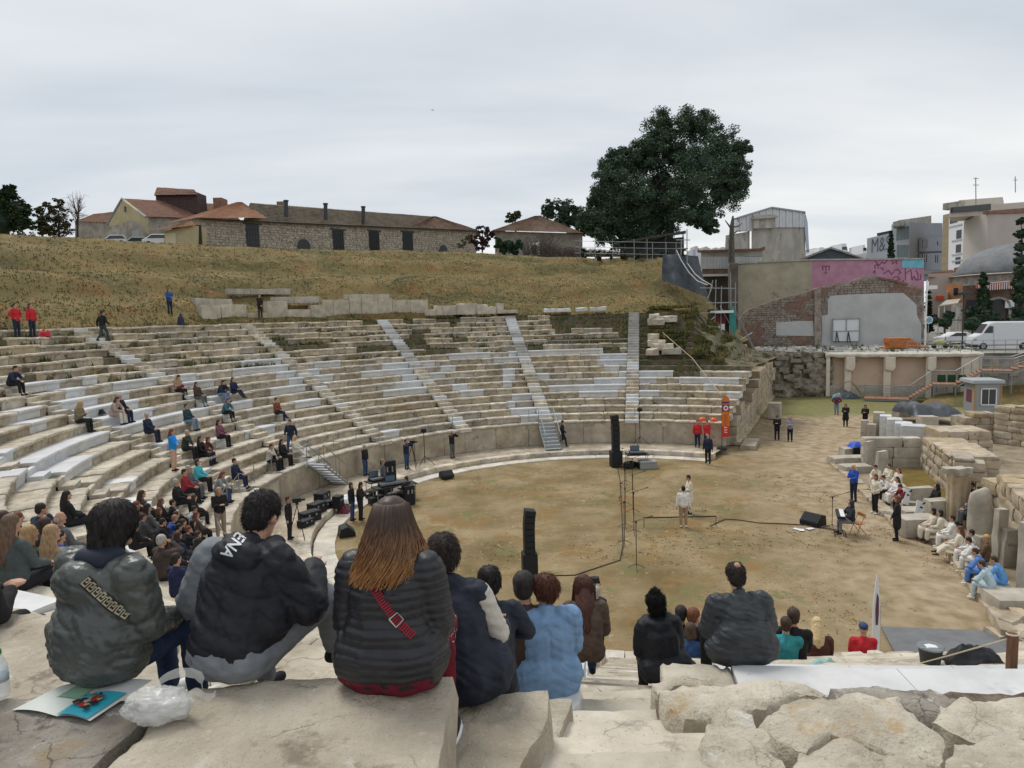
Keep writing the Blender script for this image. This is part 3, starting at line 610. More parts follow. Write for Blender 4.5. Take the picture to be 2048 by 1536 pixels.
# hipped orange roof over its left end
Ap=atY(480,405,88);EL=atY(328,449,80);ER=F.w(-.3,ez0+.02,-.5);E2=atY(536,437,85.5)
tiles(ER,E2,Ap+Vector((.2,0,0)),Ap,m_tile3,T,.42,.26);tiles(EL,ER,Ap,Ap-Vector((.3,0,0)),m_tile3,T,.42,.26)
o=MB();o.add([EL+Vector((.6,.5,-.25)),F.w(0,ez0-.2,.1),F.w(0,zb,.1),Vector((EL.x+.6,EL.y+.5,zb))],[(0,1,2,3)]);o.obj('gable_wall',m_ochre,T)
p,q=atY(391,451,80.5),atY(405,489,80.5);o=MB();o.bx(p.x,q.x,80.2,80.5,q.z,p.z);o.obj('door',m_dark,T)
# yellow gabled house
T=thing('gabled_house','ochre gabled house with red tiles and a dark rooftop lantern behind the hill','house')
G=Face(218,470,92,292,475,88);S=Face(292,475,88,445,475,100);o=MB()
G.poly(o,[(218,490),(218,447),(245,400),(291,434),(291,490)],0,.4);o.obj('gable',m_ochre,T)
o=MB();G.poly(o,[(216,490),(219,453),(240,449),(262,440),(291,452),(291,490)],-.05,.04);o.obj('worn_plaster',m_plast,T)
o=MB();S.poly(o,[(292,434),(445,436),(445,500),(292,490)],0,.4);o.obj('wall',m_plast,T)
o=MB();G.poly(o,[(249,413),(252,413),(253,424),(250,424)],-.08,.1);o.obj('vent',m_dark,T)
o=MB();G.poly(o,[(265,461),(280,461),(280,482),(265,482)],-.08,.1);o.obj('window',m_frame,T)
a=atY(291,434,87.6);b=atY(445,438,99.5);c=atY(447,409,104);d=atY(244,397,92)
tiles(a,b,c,d,m_tile2,T,.42,.26);l=atY(214,449,92.5);o=MB();o.tube([l,d,a],.16,5);o.obj('barge_board',m_frame,T)
o=MB();o.add([l,d,c,l+Vector((14,16,0))],[(0,1,2,3)]);o.obj('roof_back',m_tile2,T)
p=atY(313,413,96);q=atY(393,384,96);r=atY(309,392,95.6);o=MB();o.bx(p.x,q.x,96,99,p.z-1,q.z);lo=o.obj('lantern',mat('dark_boards',(.05,.03,.03),(.09,.06,.055),3,.8),T)
a,b=atY(308,391,95.4),atY(396,389,95.4);c,d=atY(388,379,97.5),atY(314,375,97.5);tiles(a,b,c,d,m_tile2,lo,.4,.26)
o=MB();o.add([a,d,a+Vector((.3,4,0))],[(0,1,2)]);o.obj('lantern_gable',m_iron,lo)
p,q=atY(427,416,98),atY(443,395,98);o=MB();o.bx(p.x,q.x,98,100,p.z-2,q.z);o.obj('chimney',m_tile2,T)
T=thing('low_house','low grey house with a dull red roof beside the bare tree','house')
G=Face(150,470,98,222,476,96);o=MB();G.poly(o,[(150,442),(224,444),(224,490),(150,490)],0,5);o.obj('wall',m_plast,T)
tiles(atY(150,443,97.6),atY(226,446,95.6),atY(226,424,100),atY(188,429,101),m_tile2,T)
T=thing('yellow_shed','small yellow lean-to shed with a sloping tile roof','shed')
G=Face(326,485,80,386,488,79);o=MB();G.poly(o,[(329,462),(352,458),(383,450),(383,492),(328,490)],0,2.5);o.obj('wall',m_ochre,T)
o=MB();G.rect(o,331,466,352,490,-.05,.05);o.obj('door',mat('cream_door',(.62,.56,.40)),T)
tiles(atY(296,463,79),atY(393,451,78.6),atY(384,443,81),atY(318,458,82),m_tile3,T)
# cars on the crest road
def car(x0,x1,yt,yb,Y,c,lab):
 T=thing('parked_car',lab,'car',group='cars parked on the crest')
 a,b=atY(x0,yb,Y),atY(x1,yb,Y);L_=4.2;cx=(a.x+b.x)/2;z=atY(x0,yt,Y).z-1.45
 pr=[(-2.1,.3),(2.1,.3),(2.12,.75),(1.3,.9),(.75,1.4),(-.9,1.45),(-1.7,.95),(-2.1,.85)]
 o=MB();o.extrude([(cx+x,z+h)for x,h in pr],Matrix.Translation((0,Y,0)),1.7);o.obj('body',c,T,bevel=.06)
 o=MB();o.extrude([(cx+x,z+h)for x,h in[(1.15,.92),(.68,1.34),(-.85,1.38),(-1.45,.95)]],Matrix.Translation((0,Y-.02,0)),.03);o.obj('window',m_glass,T)
 for s in(-1.3,1.3):
  o=MB();o.tube([(cx+s,Y-.05,z+.32),(cx+s,Y+.2,z+.32)],.32,12);o.obj('wheel',m_dark,T)
car(206,262,470,478,90,m_white,'white car roof showing over the crest, left of the gabled house')
car(256,300,474,482,86,plain('car_grey',(.35,.38,.4),.3),'grey car on the crest in front of the gabled house')
car(297,340,468,485,84,m_white,'pale car with a dark windscreen beside the yellow shed')
# small tiled hut
T=thing('tiled_hut','small stone hut with a hipped tile roof beside the big pine','hut')
G=Face(985,495,92,1170,500,90);o=MB();G.poly(o,[(990,462),(1165,467),(1165,520),(990,520)],0,6);o.obj('wall',m_plast,T)
ap=atY(1075,432,94);a,b=atY(982,462,91),atY(1168,467,89);tiles(a,b,ap+Vector((.3,0,0)),ap-Vector((.3,0,0)),m_tile,T)
o=MB();o.add([ap,b,b+Vector((0,7,0))],[(0,1,2)]).add([ap,a,a+Vector((0,7,0))],[(0,1,2)]);o.obj('roof_side',m_tile,T)
o=MB();G2=Face(1050,500,86,1085,500,86);G2.rect(o,1058,485,1080,512,0,.4);wbx=o.obj('window_surround',m_white,T);o=MB();G2.rect(o,1064,490,1073,508,-.05,.1);o.obj('window',m_dark,T)
# shed roof and posts under the pine
T=thing('open_shelter','dark lean-to shelter roof on posts beneath the big pine','shelter')
a,b=atY(1235,484,80),atY(1372,461,76);o=MB();o.add([a,b,b+Vector((1.5,6,.5)),a+Vector((.5,6,.5))]+[p-Vector((0,0,.18))for p in(a,b,b+Vector((1.5,6,.5)),a+Vector((.5,6,.5)))],[(0,1,2,3),(7,6,5,4),(0,4,5,1),(1,5,6,2),(2,6,7,3),(3,7,4,0)]);o.obj('roof',m_iron,T)
for x,y,Y in[(1250,482,80),(1290,475,79),(1330,468,78),(1366,463,76.5)]:
 p=atY(x,y,Y);o=MB();o.tube([(p.x,p.y,p.z),(p.x,p.y,p.z-4)],.07,5);o.obj('post',m_iron,T)
o=MB();G=Face(1235,500,82,1372,500,80);G.poly(o,[(1240,486),(1368,474),(1368,520),(1240,520)],0,.1);o.obj('back_wall',m_iron,T)
T=thing('crest_fence','thin grey fence with tall posts along the crest under the pine','fence')
G=Face(1150,500,76,1380,515,71)
for k,x in enumerate([1160,1190,1225,1268,1294,1305,1332,1352]):
 o=MB();a,z=G.on(x,478 if k<5 else 484);o.tube([G.w(a,z),G.w(a,z-3.2)],.035,5);o.obj('post',m_steel,T)
for dy in(0,12,24):
 o=MB();p,q=G.on(1150,482+dy),G.on(1375,486+dy);o.tube([G.w(*p),G.w(*q)],.02,4);o.obj('rail',m_steel,T)
 # dark sheet over the scarp and its white hoses
T=thing('dark_sheet','dark grey plastic sheet hung over the scarp at the end of the hill','sheet')
poly=[(1326,508),(1352,508),(1382,512),(1400,545),(1418,582),(1408,598),(1372,580),(1330,566),(1322,540)]
mb=MB();gx,gy=16,12
for i in range(gx+1):
 for j in range(gy+1):
  u,v=i/gx,j/gy;t=Vector((1326+70*u-4*v,508+4*u));bt=Vector((1324+94*u,560+36*u));px=t.lerp(bt,v);p=atY(px.x,px.y,66.5-1.5*v+.2*noise.noise(Vector((u*6,v*4,0)))+.3*sin(u*14));mb.v.append(tuple(p))
mb.f=[(i*(gy+1)+j,(i+1)*(gy+1)+j,(i+1)*(gy+1)+j+1,i*(gy+1)+j+1)for i in range(gx)for j in range(gy)];mb.m=[0]*len(mb.f)
mb.obj('sheet',mat('tarp_grey',(.045,.055,.065),(.08,.09,.10),2,.6),T,smooth=True)
for k,L_ in enumerate([[(1353,500),(1362,520),(1378,545),(1395,562),(1415,570)],[(1375,527),(1390,548),(1405,560),(1424,571),(1416,596)]]):
 o=MB();o.tube([atY(x,y,65-.2*i)for i,(x,y)in enumerate(L_)],.05,5);o.obj('white_hose',m_white,T)
 # grey industrial hall behind
def block(name,lab,cat,face,px,m,depth=8,parent=None):
 T=parent or thing(name,lab,cat);o=MB();face.poly(o,px,0,depth);o.obj('wall',m,T);return T
m_conc=mat('stained_concrete',(.33,.305,.27),(.52,.49,.44),.5,.9,.4,4,spots=[((.20,.18,.155),.9,.58),((.56,.54,.50),2,.6)],stretch=(1,1,.35))
m_clad=mat('metal_cladding',(.50,.52,.53),(.60,.61,.62),.8,.5,0)
G=Face(1440,500,125,1615,505,132)
T=thing('clad_hall','tall stained concrete hall topped with pale metal cladding and a shallow gable','building')
o=MB();G.poly(o,[(1503,456),(1610,453),(1612,530),(1503,530)],0,14);o.obj('wall',m_conc,T)
o=MB();G.poly(o,[(1455,470),(1503,462),(1503,530),(1452,530)],.5,12);o.obj('lower_wall',m_conc,T)
o=MB()
top=[(1471,436),(1504,425),(1540,415),(1575,420),(1607,425),(1613,445)]
def ty(x):
 for(x0,y0),(x1,y1)in zip(top,top[1:]):
  if x0<=x<=x1:return y0+(y1-y0)*(x-x0)/(x1-x0)
x=1471
k=0
while x<1606:
 n_=x+6.6;yb=462 if x<1503 else 455
 G.poly(o,[(x,ty(x)),(n_-.6,ty(n_-.6)),(n_-.6,yb),(x,yb)],-.25-.05*(k%2),1);x=n_;k+=1
o.obj('cladding',m_clad,T)
o=MB();G.poly(o,[(1502,432),(1544,430),(1544,457),(1502,458)],-.9,.9);st=o.obj('stair_head',m_conc,T)
o=MB();G.poly(o,[(1500,436),(1546,433),(1546,437),(1500,440)],-1.4,1.5);o.obj('slab_roof',m_conc,st);o=MB();G.rect(o,1512,441,1524,456,-.95,.1);o.obj('door',m_plast,st)
o=MB();G.poly(o,[(1608,424),(1613,445),(1616,500),(1611,500),(1607,460)],-.3,6);o.obj('side_panel',mat('blue_white',(.45,.52,.62)),T)
o=MB();G.poly(o,[(1540,414),(1607,423.5),(1607,426),(1540,417),(1471,438),(1471,435)],-.5,14);o.obj('roof_edge',m_frame,T)
# dead tree trunk against hall
T=thing('bare_tree','bare grey tree stump with hanging branches in front of the clad hall','tree');o=MB()
b0=atY(1463,500,100)
o.tube([b0-Vector((0,0,3)),atY(1463,480,100),atY(1464,450,100),atY(1466,432,100)],[.5,.4,.3,.12],7)
for l in[[(1464,455),(1478,452),(1484,446)],[(1464,460),(1455,447),(1450,440)],[(1465,440),(1474,436),(1478,444)],[(1463,470),(1475,462),(1482,463)]]:o.tube([atY(x,y,100)for x,y in l],[.14,.1,.05],5)
o.obj('trunk',mat('bark_grey',(.08,.07,.06),(.16,.145,.12),3,.9),T)
# white container-like roof, low walls between pine and beige wall
G=Face(1395,540,104,1530,540,100)
T=thing('shop_annex','long low annex with a red coping and pale corrugated panels','building')
o=MB();G.poly(o,[(1402,502),(1525,500),(1525,512),(1402,516)],0,10);o.obj('upper_wall',m_conc,T)
o=MB()
for k in range(19):x=1402+k*6.4;G.poly(o,[(x,514),(x+6,513.6),(x+6,537),(x,538)],-.3-.04*(k%2),.3)
o.obj('corrugated_panels',m_clad,T)
o=MB();G.poly(o,[(1396,501),(1520,497),(1530,493),(1530,500),(1520,501),(1396,505)],-.5,1);o.obj('red_coping',m_tile2,T)
o=MB();G.poly(o,[(1404,538),(1462,537),(1462,548),(1404,549)],-.1,6);o.obj('brown_band',m_tile,T)
o=MB();G.poly(o,[(1405,549),(1462,548),(1462,552),(1405,553)],-.6,2);o.obj('white_beam',m_white,T)
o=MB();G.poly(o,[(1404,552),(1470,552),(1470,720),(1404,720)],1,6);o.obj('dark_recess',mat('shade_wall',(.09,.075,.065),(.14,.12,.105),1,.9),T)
o=MB();G.poly(o,[(1380,479),(1411,477),(1411,500),(1380,500)],20,8);T2=thing('white_tank','white boxy rooftop room behind the fence, left of the clad hall','rooftop room');o.obj('wall',m_white,T2)
# beige and pink boundary wall
G=Face(1475,600,97,1850,600,92)
T=thing('party_wall','tall blank party wall, beige render at left and pink paint with graffiti at right','wall')
m_beige=mat('beige_render',(.36,.325,.24),(.50,.455,.34),.45,.9,.3,5,spots=[((.26,.225,.17),.6,.6),((.14,.115,.09),1.1,.70)])
o=MB();G.poly(o,[(1475,530),(1500,527),(1624,521),(1624,720),(1475,720)],0,1.2);o.obj('beige_face',m_beige,T)
o=MB();G.poly(o,[(1458,528),(1475,527),(1475,720),(1458,720)],-.8,2);o.obj('end_pier',mat('dark_concrete',(.12,.10,.085),(.2,.175,.15),.8,.9,.4),T)
m_pink=mat('pink_paint',(.44,.21,.29),(.55,.30,.39),.6,.85,.2,8,spots=[((.42,.22,.28),1.4,.6)])
o=MB();G.poly(o,[(1624,521),(1700,519),(1848,518),(1848,720),(1624,720)],0,1.2);o.obj('pink_face',m_pink,T)
o=MB();G.poly(o,[(1458,527),(1500,524),(1624,518),(1848,516),(1848,519),(1624,521),(1500,527),(1458,530)],-.2,1.5);o.obj('coping',m_conc,T)
o=MB();G.poly(o,[(1804,517),(1848,517),(1847,536),(1803,536)],-.07,.06);o.obj('blue_patch',mat('blue_paint',(.16,.46,.58),(.25,.55,.66),1,.8),T)
m_ink=plain('graffiti_purple',(.20,.07,.16),.8);o=MB()
def stroke(mb,F,pts,r=.05,y=-.04):
 P=[F.on(*p)for p in pts]
 for(a,b),(c,d)in zip(P,P[1:]):
  n=Vector((-(d-b),c-a));
  if n.length==0:continue
  n=n.normalized()*r;mb.extrude([(a+n.x,b+n.y),(a-n.x,b-n.y),(c-n.x,d-n.y),(c+n.x,d+n.y)],F.M@Matrix.Translation((0,y,0)),.03)
for st in[[(1644,533),(1660,532)],[(1652,532),(1652,546)],[(1645,533),(1646,541)],[(1659,532),(1658,541)],[(1648,546),(1654,546)],[(1751,538),(1749,531),(1756,528),(1756,537)],[(1750,522),(1758,531),(1764,524),(1770,527),(1775,520)],[(1760,536),(1766,536),(1766,541)],[(1784,520),(1785,528),(1793,521),(1793,528)],[(1766,548),(1772,544),(1777,540),(1783,549),(1788,543)],[(1788,541),(1796,538),(1802,545),(1797,548)],[(1785,556),(1795,553),(1800,558),(1790,562),(1784,558)],[(1810,529),(1811,560)],[(1812,546),(1822,539)],[(1822,541),(1824,560),(1828,552),(1832,561)],[(1832,540),(1837,551),(1834,560),(1841,559),(1842,548)],[(1806,560),(1808,566),(1815,566)],[(1745,545),(1750,541),(1749,548)]]:stroke(o,G,st)
o.obj('graffiti',m_ink,T)
T=thing('dark_gable_roof','dark blue grey gable roof showing above the pink wall','roof')
G3=Face(1580,520,112,1740,520,108);o=MB();G3.poly(o,[(1585,523),(1661,496),(1738,520)],0,12);o.obj('gable',mat('slate_blue',(.05,.075,.09),(.09,.115,.13),2,.7),T)
o=MB();G3.poly(o,[(1580,525),(1661,494),(1665,495),(1742,521),(1738,522),(1661,497.5),(1588,526)],-.4,13);o.obj('roof_edge',m_plast,T)
# ruined gable
G=Face(1482,690,88,1848,685,83)
T=thing('ruined_gable','ruined stone and brick gable wall with big patches of white plaster','ruin wall')
m_ruin=mat('ruin_stone',(.22,.18,.15),(.40,.34,.29),1.5,.95,1.0,6,spots=[((.27,.19,.145),.6,.60),((.15,.125,.10),2.2,.6),((.46,.42,.37),3,.62)],bdist=.08)
out_=[(1478,640),(1486,627),(1500,617),(1530,607),(1560,597),(1590,590),(1612,584),(1640,573),(1668,568),(1700,563),(1722,556),(1745,551),(1770,556),(1795,563),(1815,568),(1836,573),(1848,576),(1848,720),(1478,720)]
o=MB();G.poly(o,out_,0,.8);o.obj('masonry',m_ruin,T)
def inpoly(x,y,P):
 c=False;j=len(P)-1
 for i in range(len(P)):
  if(P[i][1]>y)!=(P[j][1]>y)and x<(P[j][0]-P[i][0])*(y-P[i][1])/(P[j][1]-P[i][1])+P[i][0]:c=not c
  j=i
 return c
OP=G.P(out_);PL1=[(1660,592),(1698,589),(1730,588),(1748,587),(1806,586),(1820,598),(1832,610),(1833,630),(1842,648),(1841,720),(1640,720),(1644,660),(1643,632),(1655,629),(1655,600)]
PL2=[(1552,645),(1600,642),(1626,642),(1628,672),(1552,671)]
Q1,Q2=G.P(PL1),G.P(PL2);r=random.Random(4);o=MB();ob=MB();z=4.0
while z<16:
 h=r.uniform(.22,.34);x=0
 while x<G.L+1:
  w_=r.uniform(.3,.7);cxx,cz=x+w_/2,z+h/2
  if all(inpoly(cxx+dx,cz+dz,OP)for dx in(-w_/2,w_/2)for dz in(-h/2,h/2))and not inpoly(cxx,cz,Q1)and not inpoly(cxx,cz,Q2):
   tgt=ob if noise.noise(Vector((cxx*.35,cz*.6,5)))>.12 else o
   if tgt is ob:
    for k in range(2):tgt.extrude([(x+.02,z+.02+k*h/2),(x+w_-.02,z+.02+k*h/2),(x+w_-.02,z+h/2-.02+k*h/2),(x+.02,z+h/2-.02+k*h/2)],G.M@Matrix.Translation((0,-.05-r.random()*.03,0)),.08)
   else:tgt.extrude([(x+.03,z+.03+r.uniform(-.02,.02)),(x+w_-.03,z+.03),(x+w_-.03-r.uniform(0,.05),z+h-.02),(x+.03,z+h-.02-r.uniform(0,.04))],G.M@Matrix.Translation((0,-.06-r.random()*.08,0)),.1)
  x+=w_
 z+=h
o.obj('wall_stones',m_ruin,T,kind='stuff');ob.obj('bricks',mat('red_brick',(.22,.13,.10),(.33,.22,.165),3,.9,.4,rnd=0,spots=[((.36,.28,.22),2,.6)]),T,kind='stuff')
m_wplast=mat('white_plaster',(.44,.445,.44),(.54,.54,.53),.5,.8,.25,6,spots=[((.36,.36,.35),1.1,.66),((.2,.19,.17),2.6,.71)])
o=MB();G.poly(o,PL1,-.16,.14);o.obj('plaster_patch',m_wplast,T);o=MB();G.poly(o,PL2,-.14,.12);o.obj('plaster_patch',m_wplast,T)
o=MB();G.poly(o,[(1628,583),(1641,580),(1643,720),(1628,720)],-.35,.3);o.obj('rubble_pier',m_ruin,T)
o=MB();G.poly(o,[(1756,554),(1775,557),(1814,566),(1814,570),(1775,561),(1756,558)],-.3,1.2);o.obj('red_capping',m_tile2,T)
T=thing('white_board_door','white boarded double door propped against the white plaster','door');o=MB();G.poly(o,[(1664,638),(1717,638),(1717,682),(1664,682)],-.45,.08);o.obj('board',m_white,T)
for l in[(1663,637,1718,639),(1663,661,1718,662.5),(1663,637,1665,683),(1690,637,1692,662),(1716,637,1718,683)]:
 o=MB();G.rect(o,*l,-.52,.06);o.obj('frame_bar',m_frame,T)
for xx in(1671,1694):
 o=MB();stroke(o,G,[(xx,663),(xx+4,684)],.06,-.7);stroke(o,G,[(xx,663),(xx-2,684)],.06,-.7);o.obj('prop',m_iron,T)
 # modern block, MS sign wall, further houses
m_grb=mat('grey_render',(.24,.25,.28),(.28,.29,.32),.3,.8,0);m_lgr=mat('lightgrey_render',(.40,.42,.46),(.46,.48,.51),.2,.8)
G=Face(1733,500,205,1790,500,200);T=thing('sign_building','pale grey building with large thin M&S letters on its side','building')
o=MB();G.poly(o,[(1734,477),(1785,465),(1790,560),(1734,560)],0,20);o.obj('wall',m_lgr,T)
o=MB();G.poly(o,[(1752,466),(1785,459),(1785,464),(1752,471)],1,2);o.obj('roof_railing',m_iron,T)
fc=bpy.data.curves.new('letters','FONT');fc.body='M&S';fc.extrude=.01;fc.size=1;fc.offset=-.012
to=bpy.data.objects.new('letters',fc);dg=bpy.context.evaluated_depsgraph_get();COL.objects.link(to);dg.update();lm=bpy.data.meshes.new_from_object(to.evaluated_get(dg));bpy.data.objects.remove(to)
xs=[v.co.x for v in lm.vertices];ys=[v.co.y for v in lm.vertices];a,z1=G.on(1744,478);b,z2=G.on(1780,503)
for v in lm.vertices:v.co=G.M@Vector((a+(v.co.x-min(xs))/(max(xs)-min(xs))*(b-a),-.15+v.co.z,z2+(v.co.y-min(ys))/(max(ys)-min(ys))*(z1-z2)+(v.co.x-min(xs))/(max(xs)-min(xs))*.5))
lm.materials.clear();lm.materials.append(plain('letter_grey',(.10,.105,.12),.6));link('sign_letters',lm,T)
def windows(F,T,L_,y=-.1,m=None):
 for q in L_:
  o=MB();F.rect(o,*q,y,.2);w_=o.obj('window',m or m_glass,T)
G=Face(1783,500,165,1835,500,160);G2=Face(1835,500,160,1885,500,172)
T=thing('modern_building','grey modern block with tall strip windows and recessed loggias','building')
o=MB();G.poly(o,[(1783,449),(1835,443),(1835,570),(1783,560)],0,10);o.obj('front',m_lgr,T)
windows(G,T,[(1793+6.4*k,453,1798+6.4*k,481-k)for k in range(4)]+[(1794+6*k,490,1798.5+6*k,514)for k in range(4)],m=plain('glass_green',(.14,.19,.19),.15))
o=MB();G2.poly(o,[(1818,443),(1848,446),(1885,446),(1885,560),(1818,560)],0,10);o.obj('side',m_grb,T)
o=MB();G2.poly(o,[(1836,476),(1884,474),(1884,502),(1836,504)],-.8,.6);o.obj('loggia',m_grb,T);o=MB();G2.poly(o,[(1836,508),(1884,506),(1884,540),(1836,540)],-.8,.6);o.obj('loggia',m_grb,T)
windows(G2,T,[(1837.5+4*k,480,1840+4*k,494)for k in range(3)]+[(1867,484,1872,490)]+[(1837+4*k,509,1839+4*k,524)for k in range(3)]+[(1863+4*k,511,1865.5+4*k,525)for k in range(2)],-.95,m_dark)
o=MB();G2.poly(o,[(1835,538),(1884,537),(1884,549),(1835,549)],-.5,.4);o.obj('dark_band',m_dark,T)
o=MB();G2.poly(o,[(1815,441),(1828,437),(1890,428),(1890,448),(1815,449)],3,6);o.obj('set_back_floor',m_plast,T)
G=Face(1880,500,150,1898,500,148);T=thing('tan_building','narrow tan building end between grey and cream blocks','building');o=MB();G.poly(o,[(1886,430),(1903,426),(1900,570),(1882,570)],0,12);o.obj('wall',mat('tan_render',(.34,.27,.17),(.42,.34,.22),1,.9),T)
G=Face(1895,500,142,1930,500,136);T=thing('balcony_building','white apartment block with stacked balconies and dark doors','building')
o=MB();G.poly(o,[(1898,434),(1930,432),(1926,560),(1896,560)],0,12);o.obj('wall',m_white,T)
windows(G,T,[(1913,460,1923,477),(1912,489,1922,505),(1911,514,1921,528),(1900,436,1915,446)],-.15,m_dark)
for y in(450,479,507,520):o=MB();G.rect(o,1898+(y>470)*6,y,1924,y+3,-1.4,1.5);o.obj('balcony',m_lgr,T)
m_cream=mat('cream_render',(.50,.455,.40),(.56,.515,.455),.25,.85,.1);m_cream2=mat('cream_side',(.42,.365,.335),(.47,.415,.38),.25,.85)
G=Face(1925,500,130,1975,500,122);G2=Face(1975,500,122,2090,500,132);T=thing('cream_building','large windowless cream building with a roof terrace at the right edge','building')
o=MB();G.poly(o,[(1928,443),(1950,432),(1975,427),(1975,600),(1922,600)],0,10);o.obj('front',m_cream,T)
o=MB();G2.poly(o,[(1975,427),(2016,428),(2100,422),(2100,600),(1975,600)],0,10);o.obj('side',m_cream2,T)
o=MB();G2.poly(o,[(1975,422),(2100,412),(2100,424),(1975,428)],-.3,1);o.obj('red_parapet',m_tile2,T)
o=MB();G2.poly(o,[(1950,408),(2100,397),(2100,420),(1946,428)],4,8);o.obj('top_floor',m_cream,T);o=MB();G2.poly(o,[(1950,408),(2026,401),(2026,414),(1950,419)],3.6,.3);o.obj('dark_awning',m_iron,T)
o=MB();G2.poly(o,[(2013,386),(2100,380),(2100,406),(2013,404)],8,8);o.obj('penthouse',m_cream,T);o=MB();G2.rect(o,2003,390,2014,404,7,3);o.obj('chimney',m_plast,T)
def antenna(x,y0,y1,Y,lab,arms):
 T=thing('antenna',lab,'antenna');o=MB();o.tube([atY(x,y1,Y),atY(x-.5,y0,Y)],.09,5);o.obj('mast',m_steel,T)
 for(dx,y)in arms:o=MB();o.tube([atY(x-dx,y,Y),atY(x+dx,y,Y)],.06,4);o.obj('arm',m_steel,T)
antenna(1952,355,410,130,'tall thin rooftop antenna on the cream building',[(6,370),(5,357)]);antenna(2031,353,385,140,'short rooftop antenna at the right edge',[(4,360)]);antenna(1903,417,430,155,'small aerial over the tan building',[(3,419)])
# far town
T=thing('far_town','distant pale apartment blocks on the skyline left of the M&S letters','town');r=random.Random(5)
for k in range(26):
 x=1612+k*5+r.uniform(-3,3);y=r.uniform(486,506)+(6 if x<1670 else 0);w_=r.uniform(4,10);Y=r.uniform(330,520);a,b=atY(x,y,Y),atY(x+w_,y,Y)
 o=MB();o.bx(a.x,b.x,Y,Y+12,0,a.z);h=o.obj('house_block',[m_lgr,m_cream,m_white][k%3],T)
 o=MB()
 for q in range(3):
  for s in range(2):xx=a.x+(b.x-a.x)*(s+.3)/2;o.bx(xx,xx+1.1,Y-.1,Y,a.z-3-q*3,a.z-1.5-q*3)
 o.obj('windows',m_glass,h)
for k in range(16):
 x=1385+k*5+r.uniform(-2,2);y=r.uniform(492,500);Y=r.uniform(250,400);a,b=atY(x,y,Y),atY(x+6,y,Y);o=MB();o.bx(a.x,b.x,Y,Y+10,0,a.z);o.obj('house_block',[m_lgr,m_cream][k%2],T)
 # domed bath house
T=thing('domed_bathhouse','old bathhouse with a large grey dome at the right edge','domed building')
c=atY(2085,545,100);rd=c.x-atY(1974,545,100).x;zt=atY(2060,480,100).z;o=MB()
o.lathe([(rd*cos(pi/2*k/14),(zt-c.z)*sin(pi/2*k/14))for k in range(14)]+[(.05,zt-c.z)],40,(c.x,c.y+5,c.z));o.obj('dome',mat('lead_grey',(.13,.14,.15),(.20,.205,.21),.8,.7,.3),T,smooth=True)
o=MB();o.lathe([(rd+.3,-9),(rd+.3,-.2),(rd+.8,0),(rd-.2,.2)],40,(c.x,c.y+5,c.z));o.obj('drum_wall',m_plast,T)
# houses and shops beneath the dome
def hut(lab,px,Y,m,roof=None,th=6,nm='small_house',cat='house'):
 T=thing(nm,lab,cat,group='small houses below the dome');G=Face(px[0][0],px[0][1],Y,px[1][0],px[1][1],Y-2);o=MB();G.poly(o,px[2],0,th);o.obj('wall',m,T)
 if roof:a,b,c,d=[atY(x,y,Y-.6 if i<2 else Y+4)for i,(x,y)in enumerate(roof)];tiles(a,b,c,d,m_tile2,T)
 return T,G
m_or=mat('orange_render',(.40,.19,.09),(.48,.25,.12),1,.9)
hut('pink walled house with red eaves under the tan block',[(1855,600),(1912,600),[(1857,548),(1912,545),(1912,640),(1857,640)]],112,mat('pale_pink',(.52,.42,.36)),[(1855,556),(1914,552),(1905,540),(1862,545)])
hut('house with a grey sloping roof beside the bathhouse',[(1905,600),(1958,600),[(1908,536),(1955,526),(1962,560),(1905,562)]],115,mat('dull_orange',(.36,.19,.13)))
T_,G_=hut('bright orange shop front under the trees',[(1895,600),(1925,600),[(1892,568),(1924,566),(1924,606),(1892,606)]],98,m_or)
windows(G_,T_,[(1908,576,1916,590)],-.1,m_dark)
T_,G_=hut('cafe with a cream canvas awning left of the lamp post',[(1870,640),(1930,640),[(1860,584),(1896,584),(1896,650),(1860,650)]],97,mat('cafe_wall',(.42,.36,.29)))
o=MB();G_.rect(o,1872,592,1888,600,-.3,.2);o.obj('red_sign',plain('sign_red',(.60,.07,.03)),T_)
o=MB();a,b,c,d=atY(1877,612,90),atY(1915,606,90),atY(1922,597,95),atY(1893,600,95);o.add([a,b,c,d]+[p-Vector((0,0,.12))for p in(a,b,c,d)],[(0,1,2,3),(7,6,5,4),(0,4,5,1),(1,5,6,2),(2,6,7,3),(3,7,4,0)]);o.obj('awning',mat('canvas',(.40,.37,.29)),T_)
for x in(1878,1889,1914):o=MB();p=atY(x,611,90.2);o.tube([p,(p.x,p.y,4.3)],.08,5);o.obj('awning_post',m_white,T_)
T_,G_=hut('dark brick shop terrace with a white railing above',[(1925,620),(2060,620),[(1925,572),(2070,560),(2070,660),(1925,660)]],92,mat('dark_brick',(.10,.065,.05),(.19,.12,.09),2,.9))
windows(G_,T_,[(1933,600,1962,640),(1984,596,2003,640),(2012,600,2030,640)],-.1,m_dark)
o=MB();G_.poly(o,[(1950,566),(2048,557),(2048,574),(1950,582)],-.5,.3);o.obj('red_fascia',mat('fascia_red',(.38,.11,.07),(.45,.2,.14),2),T_)
for k in range(22):o=MB();x=1950+k*4.6;G_.rect(o,x,568-k*.35,x+1.2,583-k*.35,-1.2,.06);o.obj('baluster',m_white,T_)
o=MB();G_.poly(o,[(1950,567),(2050,559),(2050,560.5),(1950,568.5)],-1.25,.15);o.obj('handrail',m_white,T_)
